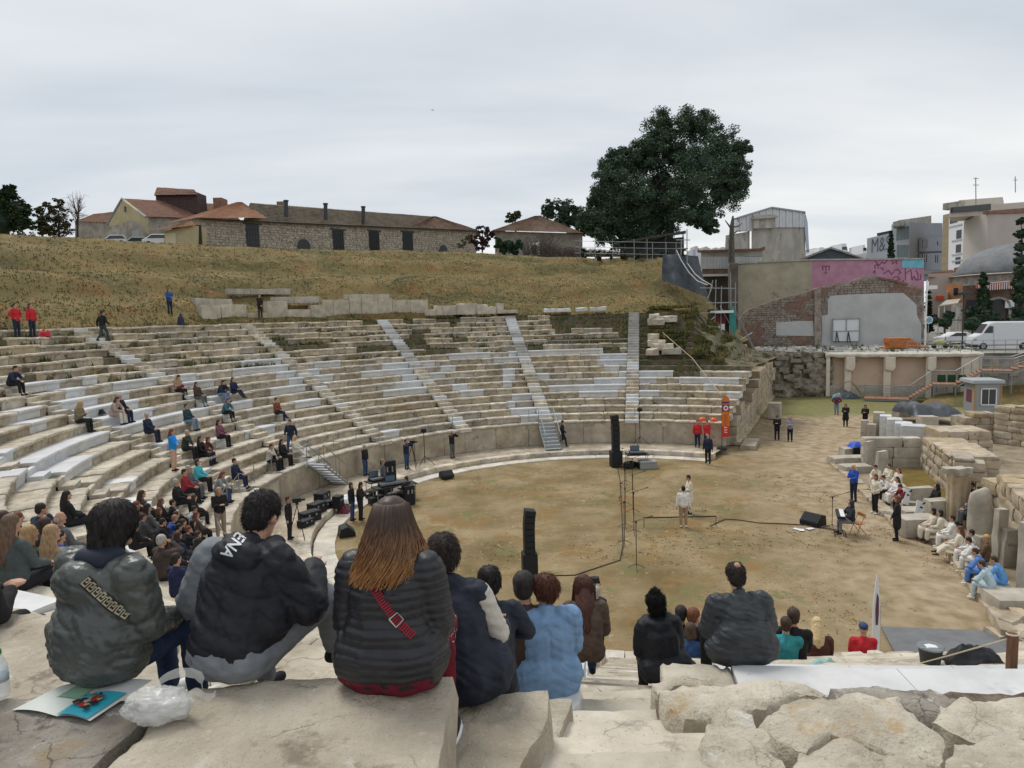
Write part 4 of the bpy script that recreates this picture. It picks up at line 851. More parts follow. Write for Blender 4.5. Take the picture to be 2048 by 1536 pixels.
o=MB();p=G_.on(1995,598);o.extrude([(p[0]+1.5*cos(pi*k/12),p[1]-1.2+1.5*sin(pi*k/12))for k in range(13)]+[(p[0]-1.5,p[1]-4),(p[0]-1.2,p[1]-4)]+[(p[0]-1.2*cos(pi*k/12),p[1]-1.2+1.2*sin(pi*k/12))for k in range(13)]+[(p[0]+1.2,p[1]-4),(p[0]+1.5,p[1]-4)],G_.M@Matrix.Translation((0,-.4,0)),.3);o.obj('arch_surround',m_plast,T_)
o=MB();G_.rect(o,2008,600,2026,616,-.4,.2);o.obj('shop_sign',m_white,T_)
# ------------------------------------------------------------------ masonry at the right of the orchestra
m_ash=mat('ashlar_stone',(.31,.245,.165),(.52,.44,.33),1.5,.9,.9,9,rnd=.12,hue=.2,spots=[((.20,.15,.10),1.8,.6),((.42,.30,.18),.9,.6),((.56,.50,.40),4,.62),((.13,.11,.09),7,.68)],bdist=.04)
m_mgrey=mat('marble_grey',(.34,.305,.25),(.54,.49,.41),1.3,.8,.6,10,rnd=.08,spots=[((.27,.25,.22),2.3,.6),((.46,.38,.30),.9,.63)],bdist=.02)
def rough_box(w,d,h,m,name='stone_block',seed=0,amp=.03,n=4,taper=0):
 bm=bmesh.new();bmesh.ops.create_cube(bm,size=1);bmesh.ops.subdivide_edges(bm,edges=bm.edges,cuts=n,use_grid_fill=True)
 for v in bm.verts:
  p=v.co.copy();ed=sum(1 for c in p if abs(abs(c)-.5)<1e-4);q=Vector((p.x*w,p.y*d,p.z*h))*1.7+Vector((seed*3.7,seed,seed*1.3))
  s=1-taper*(p.z+.5);v.co=Vector((p.x*w*s,p.y*d*s,(p.z+.5)*h))
  v.co+=Vector((noise.noise(q),noise.noise(q+Vector((7,0,0))),noise.noise(q+Vector((0,9,0)))*(0 if p.z<-.49 else 1)))*amp-Vector((p.x,p.y,max(0,p.z)))*(.03*(ed-1)if ed>1 else 0)*min(w,d,h)
 me=bpy.data.meshes.new(name);bm.to_mesh(me);bm.free();me.materials.append(m);me.polygons.foreach_set('use_smooth',[True]*len(me.polygons))
 if hasattr(me,'set_sharp_from_angle'):me.set_sharp_from_angle(angle=radians(45))
 return me
ASH=[rough_box(1,1,1,m_ash,seed=k,amp=.04,n=3)for k in range(8)]
def ashlar(F,T,prof,bw,bh,depth,meshes=ASH,z0=0,seed=0,raw=False,gap=.012,back=True,x0=0):
 P=prof if raw else F.P(prof);r=random.Random(seed);z=z0;zt=max(p[1]for p in P);xr=(min(p[0]for p in P),max(p[0]for p in P));rot=atan2(F.d.y,F.d.x)
 while z<zt-.12:
  h=min(bh*r.uniform(.85,1.15),zt-z);x=xr[0]-r.uniform(0,.4)
  while x<xr[1]:
   w=bw*r.uniform(.6,1.3);a,b=max(x,xr[0]),min(x+w,xr[1])
   if b-a>.2 and inpoly((a+b)/2,z+h*.6,P):
    p=F.w((a+b)/2,z,depth/2-r.uniform(0,.05));link('stone_block',r.choice(meshes),T,p,rot+r.uniform(-.01,.01)+(pi if r.random()<.5 else 0),(b-a-gap,depth,h-gap))
   x+=w
  z+=h
class Line(Face):
 def __init__(s,a,b):
  s.o=Vector((a[0],a[1],0));s.d=Vector((b[0]-a[0],b[1]-a[1],0));s.L=s.d.length;s.d.normalize();s.n=Vector((-s.d.y,s.d.x,0))
  s.M=Matrix(((s.d.x,s.n.x,0,s.o.x),(s.d.y,s.n.y,0,s.o.y),(0,0,1,0),(0,0,0,1)))
  # passage retaining wall at the end of the seating
a,b=atz(1474,891),atz(1555,780);F=Line(a,b)
T=thing('retaining_wall','long stepped retaining wall of big limestone blocks closing the far seating','stone wall')
ashlar(F,T,[(1474,893),(1556,784),(1554,766),(1543,757),(1532,748),(1532,739),(1518,741),(1517,767),(1503,777),(1502,799),(1480,817),(1474,835)],2.2,.62,1.1,seed=2)
o=MB();o.extrude([(0,.02),(F.L,.02),(F.L,.25),(0,.25)],F.M@Matrix.Translation((0,-.25,0)),.3);o.obj('plinth',m_ash,T)
for k,(x,y,z,s_)in enumerate([(1463,888,0,1.2),(1461,888,1.0,1.0),(1470,884,1.0,.9),(1466,884,1.7,.9),(1473,872,1.9,1.1),(1478,860,2.5,1.2),(1487,845,2.9,1.3),(1492,838,3.4,1.2),(1506,815,4.0,1.3),(1468,878,.4,1.0),(1458,880,.35,.8),(1500,826,3.9,1.2)]):
 p=atz(x,y,0);link('rough_stone',rough_box(1.2*s_,1.1,.75,m_ash,'rough_stone',k+20,.12),T,(p.x-1.0,p.y,z),.4*k)
o=MB();o.extrude([(-.2,0),(2.6,0),(2.6,.3),(-.2,.3)],F.M@Matrix.Translation((-1.2,-1.3,0)),.9);o.obj('plinth',m_ash,T)
# rubble walls on the bank
T=thing('rubble_bank_wall','crumbling wall of rough blocks on the grassy bank above the seating end','stone wall')
F=Face(1404,740,57,1500,760,63);ashlar(F,T,[(1405,742),(1408,664),(1425,664),(1427,692),(1488,690),(1500,700),(1502,765),(1440,745)],.9,.55,.8,seed=5,z0=2.2)
F=Face(1500,760,63,1560,760,70);ashlar(F,T,[(1500,765),(1498,703),(1545,712),(1552,745),(1545,770)],.9,.6,.9,seed=6,z0=2.0)
# rock face, its top ledge and the niche wall
def relief(name,m,px4,Ya,Yb,nx,nz,amp,fr,parent=None,seed=0,**k):
 (ax,at,ab),(bx_,bt,bb)=px4;mb=MB()
 for i in range(nx+1):
  for j in range(nz+1):
   u,v=i/nx,j/nz;x=ax+(bx_-ax)*u;y=(ab+(bb-ab)*u)*(1-v)+(at+(bt-at)*u)*v;p=atY(x,y,Ya+(Yb-Ya)*u)
   q=p*fr+Vector((0,0,seed));p.y+=amp*(noise.noise(q)*1.4+noise.noise(q*2.3)*.8+noise.noise(q*5)*.4);mb.v.append(tuple(p))
 mb.f=[(i*(nz+1)+j,(i+1)*(nz+1)+j,(i+1)*(nz+1)+j+1,i*(nz+1)+j+1)for i in range(nx)for j in range(nz)];mb.m=[0]*len(mb.f)
 return mb.obj(name,m,parent,**k)
m_rock=mat('rock_face',(.17,.15,.12),(.36,.32,.26),1.3,.95,1.0,5,spots=[((.09,.085,.06),1.2,.58),((.11,.12,.05),.7,.6),((.40,.36,.30),3,.62)],bdist=.1)
T=thing('rock_wall','rough eroded rock and rubble face between the seating end and the cream niches','rock wall')
relief('rock_surface',m_rock,((1480,700,800),(1664,706,794)),71,70.2,90,40,.5,.55,T)
r=random.Random(8)
for k in range(46):
 x=r.uniform(1500,1655);y=r.uniform(712,782);p=atY(x,y,70.3);link('rough_stone',rough_box(r.uniform(.5,1.1),.6,r.uniform(.3,.6),m_rock,'rough_stone',k,.12,2),T,p,r.uniform(-.2,.2))
NF=Face(1655,708,69.8,1962,707,64.8);zt=4.32
T=thing('niche_wall','cream plastered wall of deep niches between pillars below the street','niche wall')
m_peach=mat('peach_plaster',(.60,.45,.34),(.68,.53,.42),.7,.9,.2,spots=[((.38,.27,.19),1.1,.62)]);m_crm=mat('cream_plaster',(.66,.57,.46),(.76,.69,.58),1.2,.9,.3,spots=[((.42,.37,.30),1.5,.62)])
X=lambda px:NF.on(px,750)[0]
o=MB();o.extrude([(X(1655),0),(X(1962),0),(X(1962),zt-.1),(X(1655),zt-.1)],NF.M@Matrix.Translation((0,.9,0)),.5);o.obj('niche_back',m_peach,T)
for i,(x0,x1)in enumerate([(1652,1660),(1689,1702),(1767,1782),(1852,1863),(1922,1963)]):
 o=MB();o.extrude([(X(x0),0),(X(x1),0),(X(x1),zt-.25),(X(x0),zt-.25)],NF.M,1.0);pl=o.obj('pillar',m_crm,T,bevel=.03)
 if 0<i<4:o=MB();o.extrude([(X(x0)+.1,zt-1.55),(X(x1)+.1,zt-1.7),(X(x1)+.35,zt-1.4),(X(x1)+.35,zt-.3),(X(x0)+.1,zt-.3)],NF.M@Matrix.Translation((0,-.25,0)),.6);o.obj('bracket',m_crm,pl,bevel=.05)
o=MB();n=60
for i in range(n+1):
 xx=X(1650)+(X(1966)-X(1650))*i/n;e=.07*noise.noise(Vector((xx*1.3,0,0)))
 for y,z in[(-.12+e,zt-.3+e*1.5),(-.2+e,zt-.05),(0,zt+.06+e),(2.5,zt+.05)]:o.v.append(tuple(NF.w(xx,z,y)))
o.f=[(i*4+j,(i+1)*4+j,(i+1)*4+j+1,i*4+j+1)for i in range(n)for j in range(3)];o.m=[0]*len(o.f);o.obj('top_slab',mat('pale_concrete',(.46,.42,.35),(.62,.58,.50),2,.9,.5),T,smooth=True)
o=MB();o.extrude([(X(1655),0),(X(1925),0),(X(1925),1.15),(X(1655),1.1)],NF.M@Matrix.Translation((0,.35,0)),.6);o.obj('base_ledge',m_mgrey,T)
T=thing('street_retaining_wall','grey brown retaining wall under the street behind the timber stairs','wall');o=MB();o.extrude([(NF.L,-.3),(NF.L+50,-.3),(NF.L+50,zt-.02),(NF.L,zt-.02)],NF.M@Matrix.Translation((0,1.2,0)),.6);o.obj('wall',m_plast,T)
for k in range(14):o=MB();o.extrude([(NF.L+1+k*1.6,2.1),(NF.L+1.7+k*1.6,2.1),(NF.L+1.7+k*1.6,3.9),(NF.L+1+k*1.6,3.9)],NF.M@Matrix.Translation((0,1.12,0)),.1);o.obj('wall_panel',m_ash,T)
# street level behind
m_street=mat('street_paving',(.20,.195,.185),(.33,.32,.30),.5,.9,.4,6,spots=[((.14,.135,.13),.9,.6)])
q0,q1=NF.w(0,0,1),NF.w(NF.L,0,1)
mb=MB();mb.add([(24,71.4,4.28),(q0.x,q0.y,4.28),(q1.x,q1.y,4.28),(q1.x+60,q1.y-30,4.28),(3000,0,4.28),(3000,4000,4.28),(-500,4000,4.28),(5,95,4.28),(22,80,4.28)],[tuple(range(9))]);mb.obj('street',m_street,kind='structure')
mb=MB();r=random.Random(3)
for k in range(420):
 x,y=r.uniform(1500,1960),r.uniform(682,706);p=atz(x,y,4.3);mb.blob((p.x,p.y,p.z),(r.uniform(.15,.6),r.uniform(.15,.5),r.uniform(.05,.16)),1,.5,1.7,k)
mb.obj('rubble',mat('white_rubble',(.36,.33,.28),(.60,.57,.51),2.5,.95,.5),kind='stuff',label='strip of broken white rubble along the top of the niche wall',cat='rubble')
mb=MB()
for k in range(1100):
 x,y=r.uniform(1480,1960),r.uniform(678,704)
 if noise.noise(Vector((x*.03,y*.1,2)))<.05:continue
 p=atz(x,y,4.3)
 for q in range(3):a_=r.uniform(0,6.28);d=Vector((cos(a_),sin(a_),0));h=r.uniform(.15,.5);mb.add([p-d*.06,p+d*.06,p+d*r.uniform(.1,.3)+Vector((0,0,h))],[(0,1,2)])
mb.obj('weeds',mat('weed_green',(.05,.075,.025),(.11,.13,.045),2,.9),kind='stuff',label='green weeds in the rubble above the niche wall',cat='weeds')
T=thing('plank_stack','stack of orange formwork boards on the ledge above the niches','boards');m_orb=mat('orange_board',(.46,.15,.05),(.58,.22,.08),2,.7,.2)
p=atz(1810,696,4.35)
for k,w_ in enumerate([4.4,3.2,3.0,2.9,2.8,2.6,2.2]):o=MB();o.box((0,0,0),(w_,1.5,.15));o.obj('board',m_orb,T,loc=(p.x-.12*k*(k>0),p.y+.3,4.42+k*.165),rz=.02*(k%3)-.15)
# timber stairs with steel rails
T=thing('timber_stairs','steel framed stairs with orange brown timber treads and landings, grey rails','outdoor stairs')
m_deck=mat('deck_timber',(.26,.135,.085),(.36,.205,.13),2,.75,.4,14,rnd=.08)
u0=atz(1730,797,.25);u1=atY(2000,742,60.5);u=Vector((u1.x-u0.x,u1.y-u0.y,0)).normalized();nrm=Vector((-u.y,u.x,0));nrm=nrm if nrm.y>0 else-nrm
SL=Line(u0,u0+u*40)
def us(px,py,z):p=atz(px,py,z);return(p-u0).dot(u)
LV=[(.25,us(1727,799,.25),us(1819,799,.25)),(1.75,us(1868,774,1.75),us(1918,774,1.75)),(3.05,us(1972,747,3.05),us(2036,747,3.05))]
LV.append((4.35,LV[2][2]+3.2,LV[2][2]+9))
for i,(z,a,b)in enumerate(LV):
 nb=max(3,int((b-a)/.28))
 for k in range(nb):o=MB();w_=(b-a)/nb;q=SL.w(a+w_*(k+.5),z,1.0);o.box((0,0,0),(w_-.02,2.1,.05));o.obj('deck_board',m_deck,T,loc=q,rz=atan2(u.y,u.x))
 o=MB();
 for yy in(0,2):o.extrude([(a,z-.2),(b,z-.2),(b,z-.03),(a,z-.03)],SL.M@Matrix.Translation((0,yy,0)),.08)
 for xx in(a+.1,b-.1):
  for yy in(0,2):o.tube([SL.w(xx,z-.1,yy),SL.w(xx,-.3,yy)],.06,4)
 o.obj('landing_frame',m_steel,T)
 if i<3:
  z2,a2=LV[i+1][0],LV[i+1][1];ns=7
  for k in range(ns):t=(k+.5)/ns;o=MB();o.box((0,0,0),((a2-b)/ns*1.15,2.1,.07));o.obj('tread',m_deck,T,loc=SL.w(b+(a2-b)*t,z+(z2-z)*(k+1)/(ns+1)+.02,1.0),rz=atan2(u.y,u.x))
  o=MB();
  for yy in(-.02,2.02):o=MB();o.extrude([(b,z-.25),(a2,z2-.25),(a2,z2-.05),(b,z-.05)],SL.M@Matrix.Translation((0,yy,0)),.05);o.obj('stringer',m_steel,T)
R_=[]
for i,(z,a,b)in enumerate(LV):R_+=[(a,z),(b,z)]
for yy in(2.15,-.0):
 if yy<1:RR_=R_[4:]
 else:RR_=R_
 o=MB();o.tube([SL.w(x,z+1.08,yy)for x,z in RR_],.045,5);o.obj('handrail',m_steel,T)
 for dz in((.3,.55,.8)if yy>1 else(.55,)):o=MB();o.tube([SL.w(x,z+dz,yy)for x,z in RR_],.018,4);o.obj('rail',m_steel,T)
 for(xa,za),(xb,zb_)in zip(RR_,RR_[1:]):
  for k in range(3):t=k/3;o=MB();x,z=xa+(xb-xa)*t,za+(zb_-za)*t;o.tube([SL.w(x,z-.2,yy),SL.w(x,z+1.08,yy)],.035,4);o.obj('rail_post',m_steel,T)
  # kiosk
T=thing('guard_kiosk','small grey guard kiosk with a window and brick striped corners','kiosk')
m_kios=plain('kiosk_grey',(.27,.30,.32),.5);p=atz(1948,826,.3);K=Line(p,p+Vector((1.9,-.35,0)))
o=MB();o.extrude([(0,.3),(1.9,.3),(1.9,2.65),(0,2.65)],K.M,1.9);o.obj('body',m_kios,T,bevel=.03)
o=MB();o.extrude([(-.25,2.65),(2.1,2.65),(2.05,2.95),(-.2,2.95)],K.M@Matrix.Translation((0,-.2,0)),2.4);o.obj('roof',plain('kiosk_roof',(.36,.40,.42),.4),T,bevel=.04)
o=MB();o.extrude([(.5,1.0),(1.5,1.0),(1.5,2.2),(.5,2.2)],K.M@Matrix.Translation((0,-.03,0)),.05);w_=o.obj('window',m_glass,T)
for q in[(.42,.92,1.58,1.0),(.42,2.2,1.58,2.28),(.42,.92,.5,2.28),(1.5,.92,1.58,2.28),(.98,1,1.02,2.2)]:o=MB();o.extrude([(q[0],q[1]),(q[2],q[1]),(q[2],q[3]),(q[0],q[3])],K.M@Matrix.Translation((0,-.07,0)),.06);o.obj('frame_bar',m_white,w_)
m_kb=plain('corner_ochre',(.46,.26,.09),.7)
for s in(-.04,1.82):
 for k in range(11):o=MB();o.extrude([(s,.35+k*.205),(s+.13,.35+k*.205),(s+.13,.35+k*.205+.12),(s,.35+k*.205+.12)],K.M@Matrix.Translation((0,-.06,0)),.2);o.obj('corner_brick',m_kb,T)
o=MB();o.add([K.w(-.02,1.1,.5),K.w(-.02,1.1,1.4),K.w(-.02,2.1,1.4),K.w(-.02,2.1,.5)]+[K.w(.0,1.1,.5),K.w(0,1.1,1.4),K.w(0,2.1,1.4),K.w(0,2.1,.5)],[(0,1,2,3),(7,6,5,4),(0,4,5,1),(1,5,6,2),(2,6,7,3),(3,7,4,0)]);o.obj('window',mat('red_curtain',(.16,.05,.06)),T)
# grassy mound at the right
mb=MB();
c0=[atz(1830,812,0),atz(2300,830,0),atz(2300,735,3.2),atz(1870,790,.7)]
for i in range(31):
 for j in range(21):
  u_,v=i/30,j/20;p=c0[0].lerp(c0[1],u_).lerp(c0[3].lerp(c0[2],u_),v);p.z=max(p.z,0)*1.0+.9*sm(.35,.8,u_)*sin(pi*min(1,v*1.2))+.12*noise.noise(p*.8)-.1*(1-v);mb.v.append(tuple(p))
mb.f=[(i*21+j,(i+1)*21+j,(i+1)*21+j+1,i*21+j+1)for i in range(30)for j in range(20)];mb.m=[0]*len(mb.f);mb.obj('bank',m_hill,smooth=True,kind='structure')
# stage building ruins
def wall_on(lab,pa,pb,prof_h,depth,bw=1.1,bh=.42,meshes=ASH,seed=0,z0=0,cap=None,nm='ruin_wall'):
 a,b=atz(*pa,0),atz(*pb,0);F=Line(a,b);T=thing(nm,lab,'ruin wall',group='walls of the ruined stage building')
 n=len(prof_h);P=[(0,z0)]+[(F.L,z0)]+[(F.L*(n-1-i)/(n-1),prof_h[n-1-i])for i in range(n)]
 ashlar(F,T,P,bw,bh,depth,meshes,z0,seed,raw=True)
 return T,F
MAR=[rough_box(1,1,1,m_mgrey,seed=k+50,amp=.012,n=3)for k in range(5)]
wall_on('pale wall facing the orchestra with a smooth marble top course',(1728,935),(1842,935),[1.72,1.72],.7,2.0,.6,MAR,3)
wall_on('long ruin wall of beige blocks running along the dark grass strip',(1842,936),(1900,992),[1.75,1.9,1.95],2.0,1.2,.45,seed=4)
wall_on('thick ruin wall behind the fluted pier',(1905,1000),(1978,1006),[1.9,2.0,1.8],1.6,1.1,.48,seed=5)
wall_on('weathered ruin wall behind the people in black',(1958,1052),(2006,1078),[2.3,2.2,2.4],1.5,1.0,.5,seed=6)
wall_on('tall ruin wall at the right picture edge',(1994,1080),(2080,1200),[2.4,2.5,2.6,2.6],1.4,1.2,.5,seed=7)
wall_on('low ruin wall under the dark tarpaulin',(1825,876),(1930,880),[.75,.8],1.2,1.2,.38,seed=8)
wall_on('ruin wall stepping up in front of the kiosk',(1928,884),(1990,884),[1.2,1.9,1.9],1.3,1.0,.42,seed=9)
wall_on('highest ruin wall at the right, in front of the grassy bank',(1986,886),(2100,905),[2.6,2.5,2.6,2.3],1.4,1.1,.42,seed=10)
wall_on('broken cross wall behind the beige block wall',(1880,925),(1985,925),[1.7,1.9,1.7,1.9],2.2,1.1,.45,seed=11)
def block(lab,px,py,w,d,h,rz=0,m=None,z=0,seed=0,amp=.02,cat='stone block',nm='stone_block',taper=0,tilt=None,grp='loose blocks on the stage'):
 p=atz(px,py,z);o=link(nm,rough_box(w,d,h,m or m_mgrey,nm,seed,amp,5,taper),None,p,rz,label=lab,cat=cat,group=grp)
 if tilt:o.rotation_euler=(tilt[0],tilt[1],rz)
 return o
 # standing marble blocks in a row
for k,(x,y,w,d,h)in enumerate([(1729,872,.5,.5,1.2),(1743,876,.55,.6,1.05),(1757,872,.7,.9,1.75),(1770,878,.7,1.0,1.7),(1788,884,.9,1.1,1.65),(1806,890,1.0,1.1,1.55),(1826,898,1.4,1.2,1.6)]):
 block(['leftmost short upright marble block of the row on the stage','second upright marble block, lower than its neighbours','tall pale marble block at the head of the row','bluish marble block behind the long pale wall','broad white marble block in the middle of the row','white marble block next to the end block','wide end block of the marble row, overhanging the corner'][k],x,y+2,w,d,h,-.5,m_new if k>2 else m_mgrey,0,60+k)
block('slanted marble slab leaning at the left end of the pale wall',1740,936,.95,.25,1.55,.55,seed=70,taper=.1)
block('grey block standing before the back wall on the grass',1803,832,1.1,.9,.7,.1,seed=71)
block('weathered block left of the dark tarpaulin',1854,853,1.2,.9,.8,-.1,seed=72)
block('block right of the dark tarpaulin',1920,852,.9,.9,.8,.1,seed=73)
block('upright block on the grass beside the far retaining wall',1550,836,.95,1.3,1.3,-.5,seed=74)
block('low slab at the left end of the stage kerb',1695,928,2.0,.9,.45,.05,seed=75)
block('low step slab behind the woman in the bright blue jacket',1710,944,1.5,.9,.4,.05,seed=76)
block('flat stone under the blue bag',1697,911,.9,.7,.5,.1,seed=77)
block('rounded grave stone behind the seated singers',1763,952,.75,.3,1.35,.2,seed=78,taper=.28,amp=.05)
block('tilted thick slab behind the boards with notes',1838,1016,1.15,.35,.95,.1,seed=79,amp=.03)
block('long seat block in the second tier beside the conductor',1835,1040,1.5,.8,.5,.03,seed=80)
block('big square seat block right of the woman in the black coat',1833,1068,1.45,.9,.72,.03,seed=81)
block('upright rough block between boards and fluted pier',1873,1046,.9,.6,1.0,.05,seed=82,amp=.05)
block('square base block under the leaning torso stone',1967,1096,.85,.7,.55,.1,seed=83)
T=thing('rounded_stone','rounded torso shaped stone beside the fluted pier','stone block',atz(1960,1092,0));o=MB();o.blob((0,0,1.05),(.50,.36,1.15),3,.35,1.3,4,flat=.85);o.obj('stone',m_mgrey,T,smooth=True)
block('tall narrow stele behind the boys in blue',1998,1130,.42,.3,2.0,.1,seed=85,amp=.06,taper=.12)
block('broken lower stele behind the boys in blue',2020,1134,.7,.3,1.35,.1,seed=86,amp=.07,taper=.2)
block('tall slab cut by the right picture edge',2056,1190,.5,.4,2.3,.1,seed=87)
block('large pale block at the near end of the stage, right edge',2040,1222,1.7,1.0,.52,-.12,seed=88)
block('long seat block under the singers in white',1925,1110,2.6,.75,.42,1.28,seed=89)
block('seat block under the boys in blue',1985,1185,2.6,.8,.42,1.28,seed=90)
block('seat block under the two girls in cream',1875,1064,1.4,.75,.42,1.28,seed=91)
block('seat slab under the group beside the rounded stone',1790,985,3.0,.8,.42,1.28,seed=92)
block('seat slab under the boy in dark red',1818,1015,1.5,.8,.42,1.28,seed=93)
# fluted pier
T=thing('fluted_pier','tall fluted half column pier with a broken marble cap beside the singers','column');p=atz(1914,1052,0);o=MB();n=40
o.lathe([(.42,0),(.42,.02)],8);o=MB();vs=[]
for z in(0,2.2):
 for k in range(n):q=2*pi*k/n;r_=.44-.045*(k%4 in(1,2));vs.append((r_*cos(q)*1.0,r_*sin(q)*.9,z))
o.add(vs,[(k,(k+1)%n,n+(k+1)%n,n+k)for k in range(n)]+[tuple(range(n,2*n))]);s_=o.obj('shaft',m_ash,T);T.location=p
link('cap',rough_box(.85,.75,.24,m_mgrey,'cap',5,.16),T,(0,0,2.17),.2)
# kerb along the stage
T=thing('stage_kerb','low kerb of rough stones along the edge of the ruined stage','kerb');r=random.Random(9)
KP=[atz(x,y,0)for x,y in[(1655,922),(1690,950),(1722,985),(1760,1022),(1800,1062),(1845,1075),(1890,1098),(1925,1150),(1962,1200),(2010,1262),(2060,1330)]]
for a,b in zip(KP,KP[1:]):
 L_=(b-a).length;n=max(1,int(L_/.8));d=(b-a).normalized()
 for k in range(n):p=a+d*(L_*(k+.5)/n);link('kerb_stone',rough_box(L_/n*.97,r.uniform(.4,.6),r.uniform(.16,.28),m_ash,'kerb_stone',k+int(p.y*9),.05,3),T,(p.x+.15,p.y,-.03),atan2(d.y,d.x)+r.uniform(-.05,.05))
for k in range(16):p=atz(r.uniform(2000,2045),r.uniform(1215,1275),0);link('kerb_stone',rough_box(r.uniform(.3,.8),r.uniform(.3,.5),r.uniform(.15,.35),m_ash,'kerb_stone',k+200,.1,3),T,p,r.uniform(0,3))
mb=MB();P_=[atz(x,y,.0)for x,y in[(1770,940),(1842,938),(1897,992),(1915,1050),(1880,1050),(1840,1010),(1800,975)]];mb.add([(p.x,p.y,.05)for p in P_],[tuple(range(len(P_)))[::-1]]);mb.obj('stage_floor',mat('olive_grass',(.14,.095,.02),(.20,.15,.04),1.2,.95,.6,12,spots=[((.11,.1,.03),3,.6)]),kind='structure')
mb=MB();P_=[atz(x,y,.0)for x,y in[(1700,925),(1830,880),(2150,900),(2300,1400),(2060,1330),(2010,1262),(1962,1200),(1925,1150),(1890,1098),(1845,1075),(1800,1062),(1760,1022),(1722,985)]];mb.add([(p.x,p.y,.035)for p in P_],[tuple(range(len(P_)))[::-1]]);mb.obj('stage_ground',mat('stage_soil',(.20,.155,.10),(.33,.275,.195),1.2,.95,.8,12),kind='structure')
# tarpaulin
T=thing('tarpaulin','crumpled dark grey tarpaulin over stones in front of the kiosk','tarpaulin');mb=MB();a,b=atz(1832,850,0),atz(1932,850,0);n=34
for i in range(n+1):
 for j in range(19):
  u_,v=i/n,j/18;p=a.lerp(b,u_)+Vector((0,3.4*v,0));e=min(u_,1-u_)*4;h=1.25*min(1,e)**.6*min(1,v*3.5)*(1-.25*v)*(.75+.25*sin(u_*7+1));q=Vector((u_*6,v*4,0));p.z=.6+h+.22*noise.noise(q)*min(1,v*4)+.1*abs(noise.noise(q*2.6));mb.v.append(tuple(p))
mb.f=[(i*19+j,(i+1)*19+j,(i+1)*19+j+1,i*19+j+1)for i in range(n)for j in range(18)];mb.m=[0]*len(mb.f);mb.obj('sheet',mat('tarp_dark',(.035,.042,.05),(.06,.07,.08),2,.5),T,smooth=True)
def heap(lab,px,py,w,d,h,m,nm,cat,seed=0,n=18,z=0):
 mb=MB();c=px if isinstance(px,Vector)else atz(px,py,z)
 for i in range(n+1):
  for j in range(n+1):
   u_,v=i/n*2-1,j/n*2-1;q=Vector((u_*2+seed,v*2,seed));rr2=u_*u_+v*v;zz=h*max(0,1-rr2)**.5*(.8+.6*noise.noise(q*1.3))+.05*h*noise.noise(q*6);mb.v.append((c.x+u_*w/2*(1+.15*noise.noise(q)),c.y+v*d/2,c.z+max(0,zz)))
 mb.f=[(i*(n+1)+j,(i+1)*(n+1)+j,(i+1)*(n+1)+j+1,i*(n+1)+j+1)for i in range(n)for j in range(n)];mb.m=[0]*len(mb.f);return mb.obj(nm,m,None,smooth=True,label=lab,cat=cat)
heap('green plastic netting heaped at the foot of the rock wall',1582,782,4.2,2,.9,mat('net_green',(.02,.13,.10),(.05,.2,.16),4,.7),'green_netting','netting',1)
heap('black plastic bundle beside the man in the dark red shirt',1695,797,2.2,1.2,.7,mat('tarp_dark',(.035,.042,.05)),'black_bundle','plastic sheet',2)
heap('crumpled light blue sheet by the black bundle',1676,797,1.2,.8,.6,mat('sheet_blue',(.12,.38,.55),(.3,.5,.6),3),'blue_sheet','plastic sheet',3)
# green netted gate, sign, arch beneath the niches
T=thing('green_screen','low fence panels with dark green screen before the cream niches','fence')
for x0,x1 in[(1866,1883),(1886,1902),(1906,1923)]:
 o=MB();NF.rect(o,x0,746,x1,768,-2,.05);o.obj('green_panel',mat('green_mesh',(.02,.07,.035)),T);o=MB();NF.rect(o,x0-2,742,x0,780,-2.1,.08);o.obj('post',m_steel,T)
T=thing('old_cart_arch','thin rusty arched rod leaning by the niches','rod');o=MB();o.tube([atY(1672+50*k/10,789-26*sin(pi*k/10),66)for k in range(11)],.05,5);o.obj('rod',m_tile,T)
# scaffold
T=thing('scaffold','grey tube scaffold with green netting at the end of the hill','scaffold')
def rod(l,r_=.045,Y=63,nm='tube',m=None):o=MB();o.tube([atY(x,y,Y+(dy[0]if dy else 0))for x,y,*dy in l],r_,5);o.obj(nm,m or m_steel,T)
for l in[[(1432,559),(1429,690)],[(1461,545),(1462,685)],[(1443,572),(1441,680)],[(1471,565),(1470,690)],[(1400,576),(1470,577)],[(1412,606),(1475,605)],[(1374,628),(1466,624)],[(1394,662),(1432,632)],[(1406,640),(1424,660)],[(1462,612),(1508,700)],[(1465,690),(1505,665)],[(1440,612),(1520,760)],[(1470,620),(1545,770)],[(1416,597),(1426,560)],[(1352,480),(1380,480)],[(1355,497),(1376,497)],[(1374,458),(1374,528)],[(1363,478),(1362,510)]]:rod(l)
o=MB();G=Face(1432,690,62.5,1475,690,62.5);G.poly(o,[(1461,612),(1468,612),(1474,660),(1466,670),(1460,650)],0,.04);o.obj('green_netting',mat('net_teal',(.03,.2,.19),(.06,.28,.26),4),T)
T=thing('site_booth','dark site booth with a red panel and white boards inside the scaffold','booth')
o=MB();G.poly(o,[(1433,618),(1464,618),(1464,690),(1433,690)],.8,2);o.obj('body',m_dark,T)
o=MB();G.rect(o,1437,630,1456,648,.6,.15);o.obj('red_panel',plain('dull_red',(.16,.03,.035),.7),T)
o=MB();G.rect(o,1434,648,1453,661,.5,.2);o.obj('white_board',m_white,T);o=MB();G.rect(o,1432,673,1458,688,.4,.3);o.obj('white_board',m_white,T)
o=MB();G.rect(o,1432,621,1466,626,-.2,2);o.obj('roof',m_white,T)
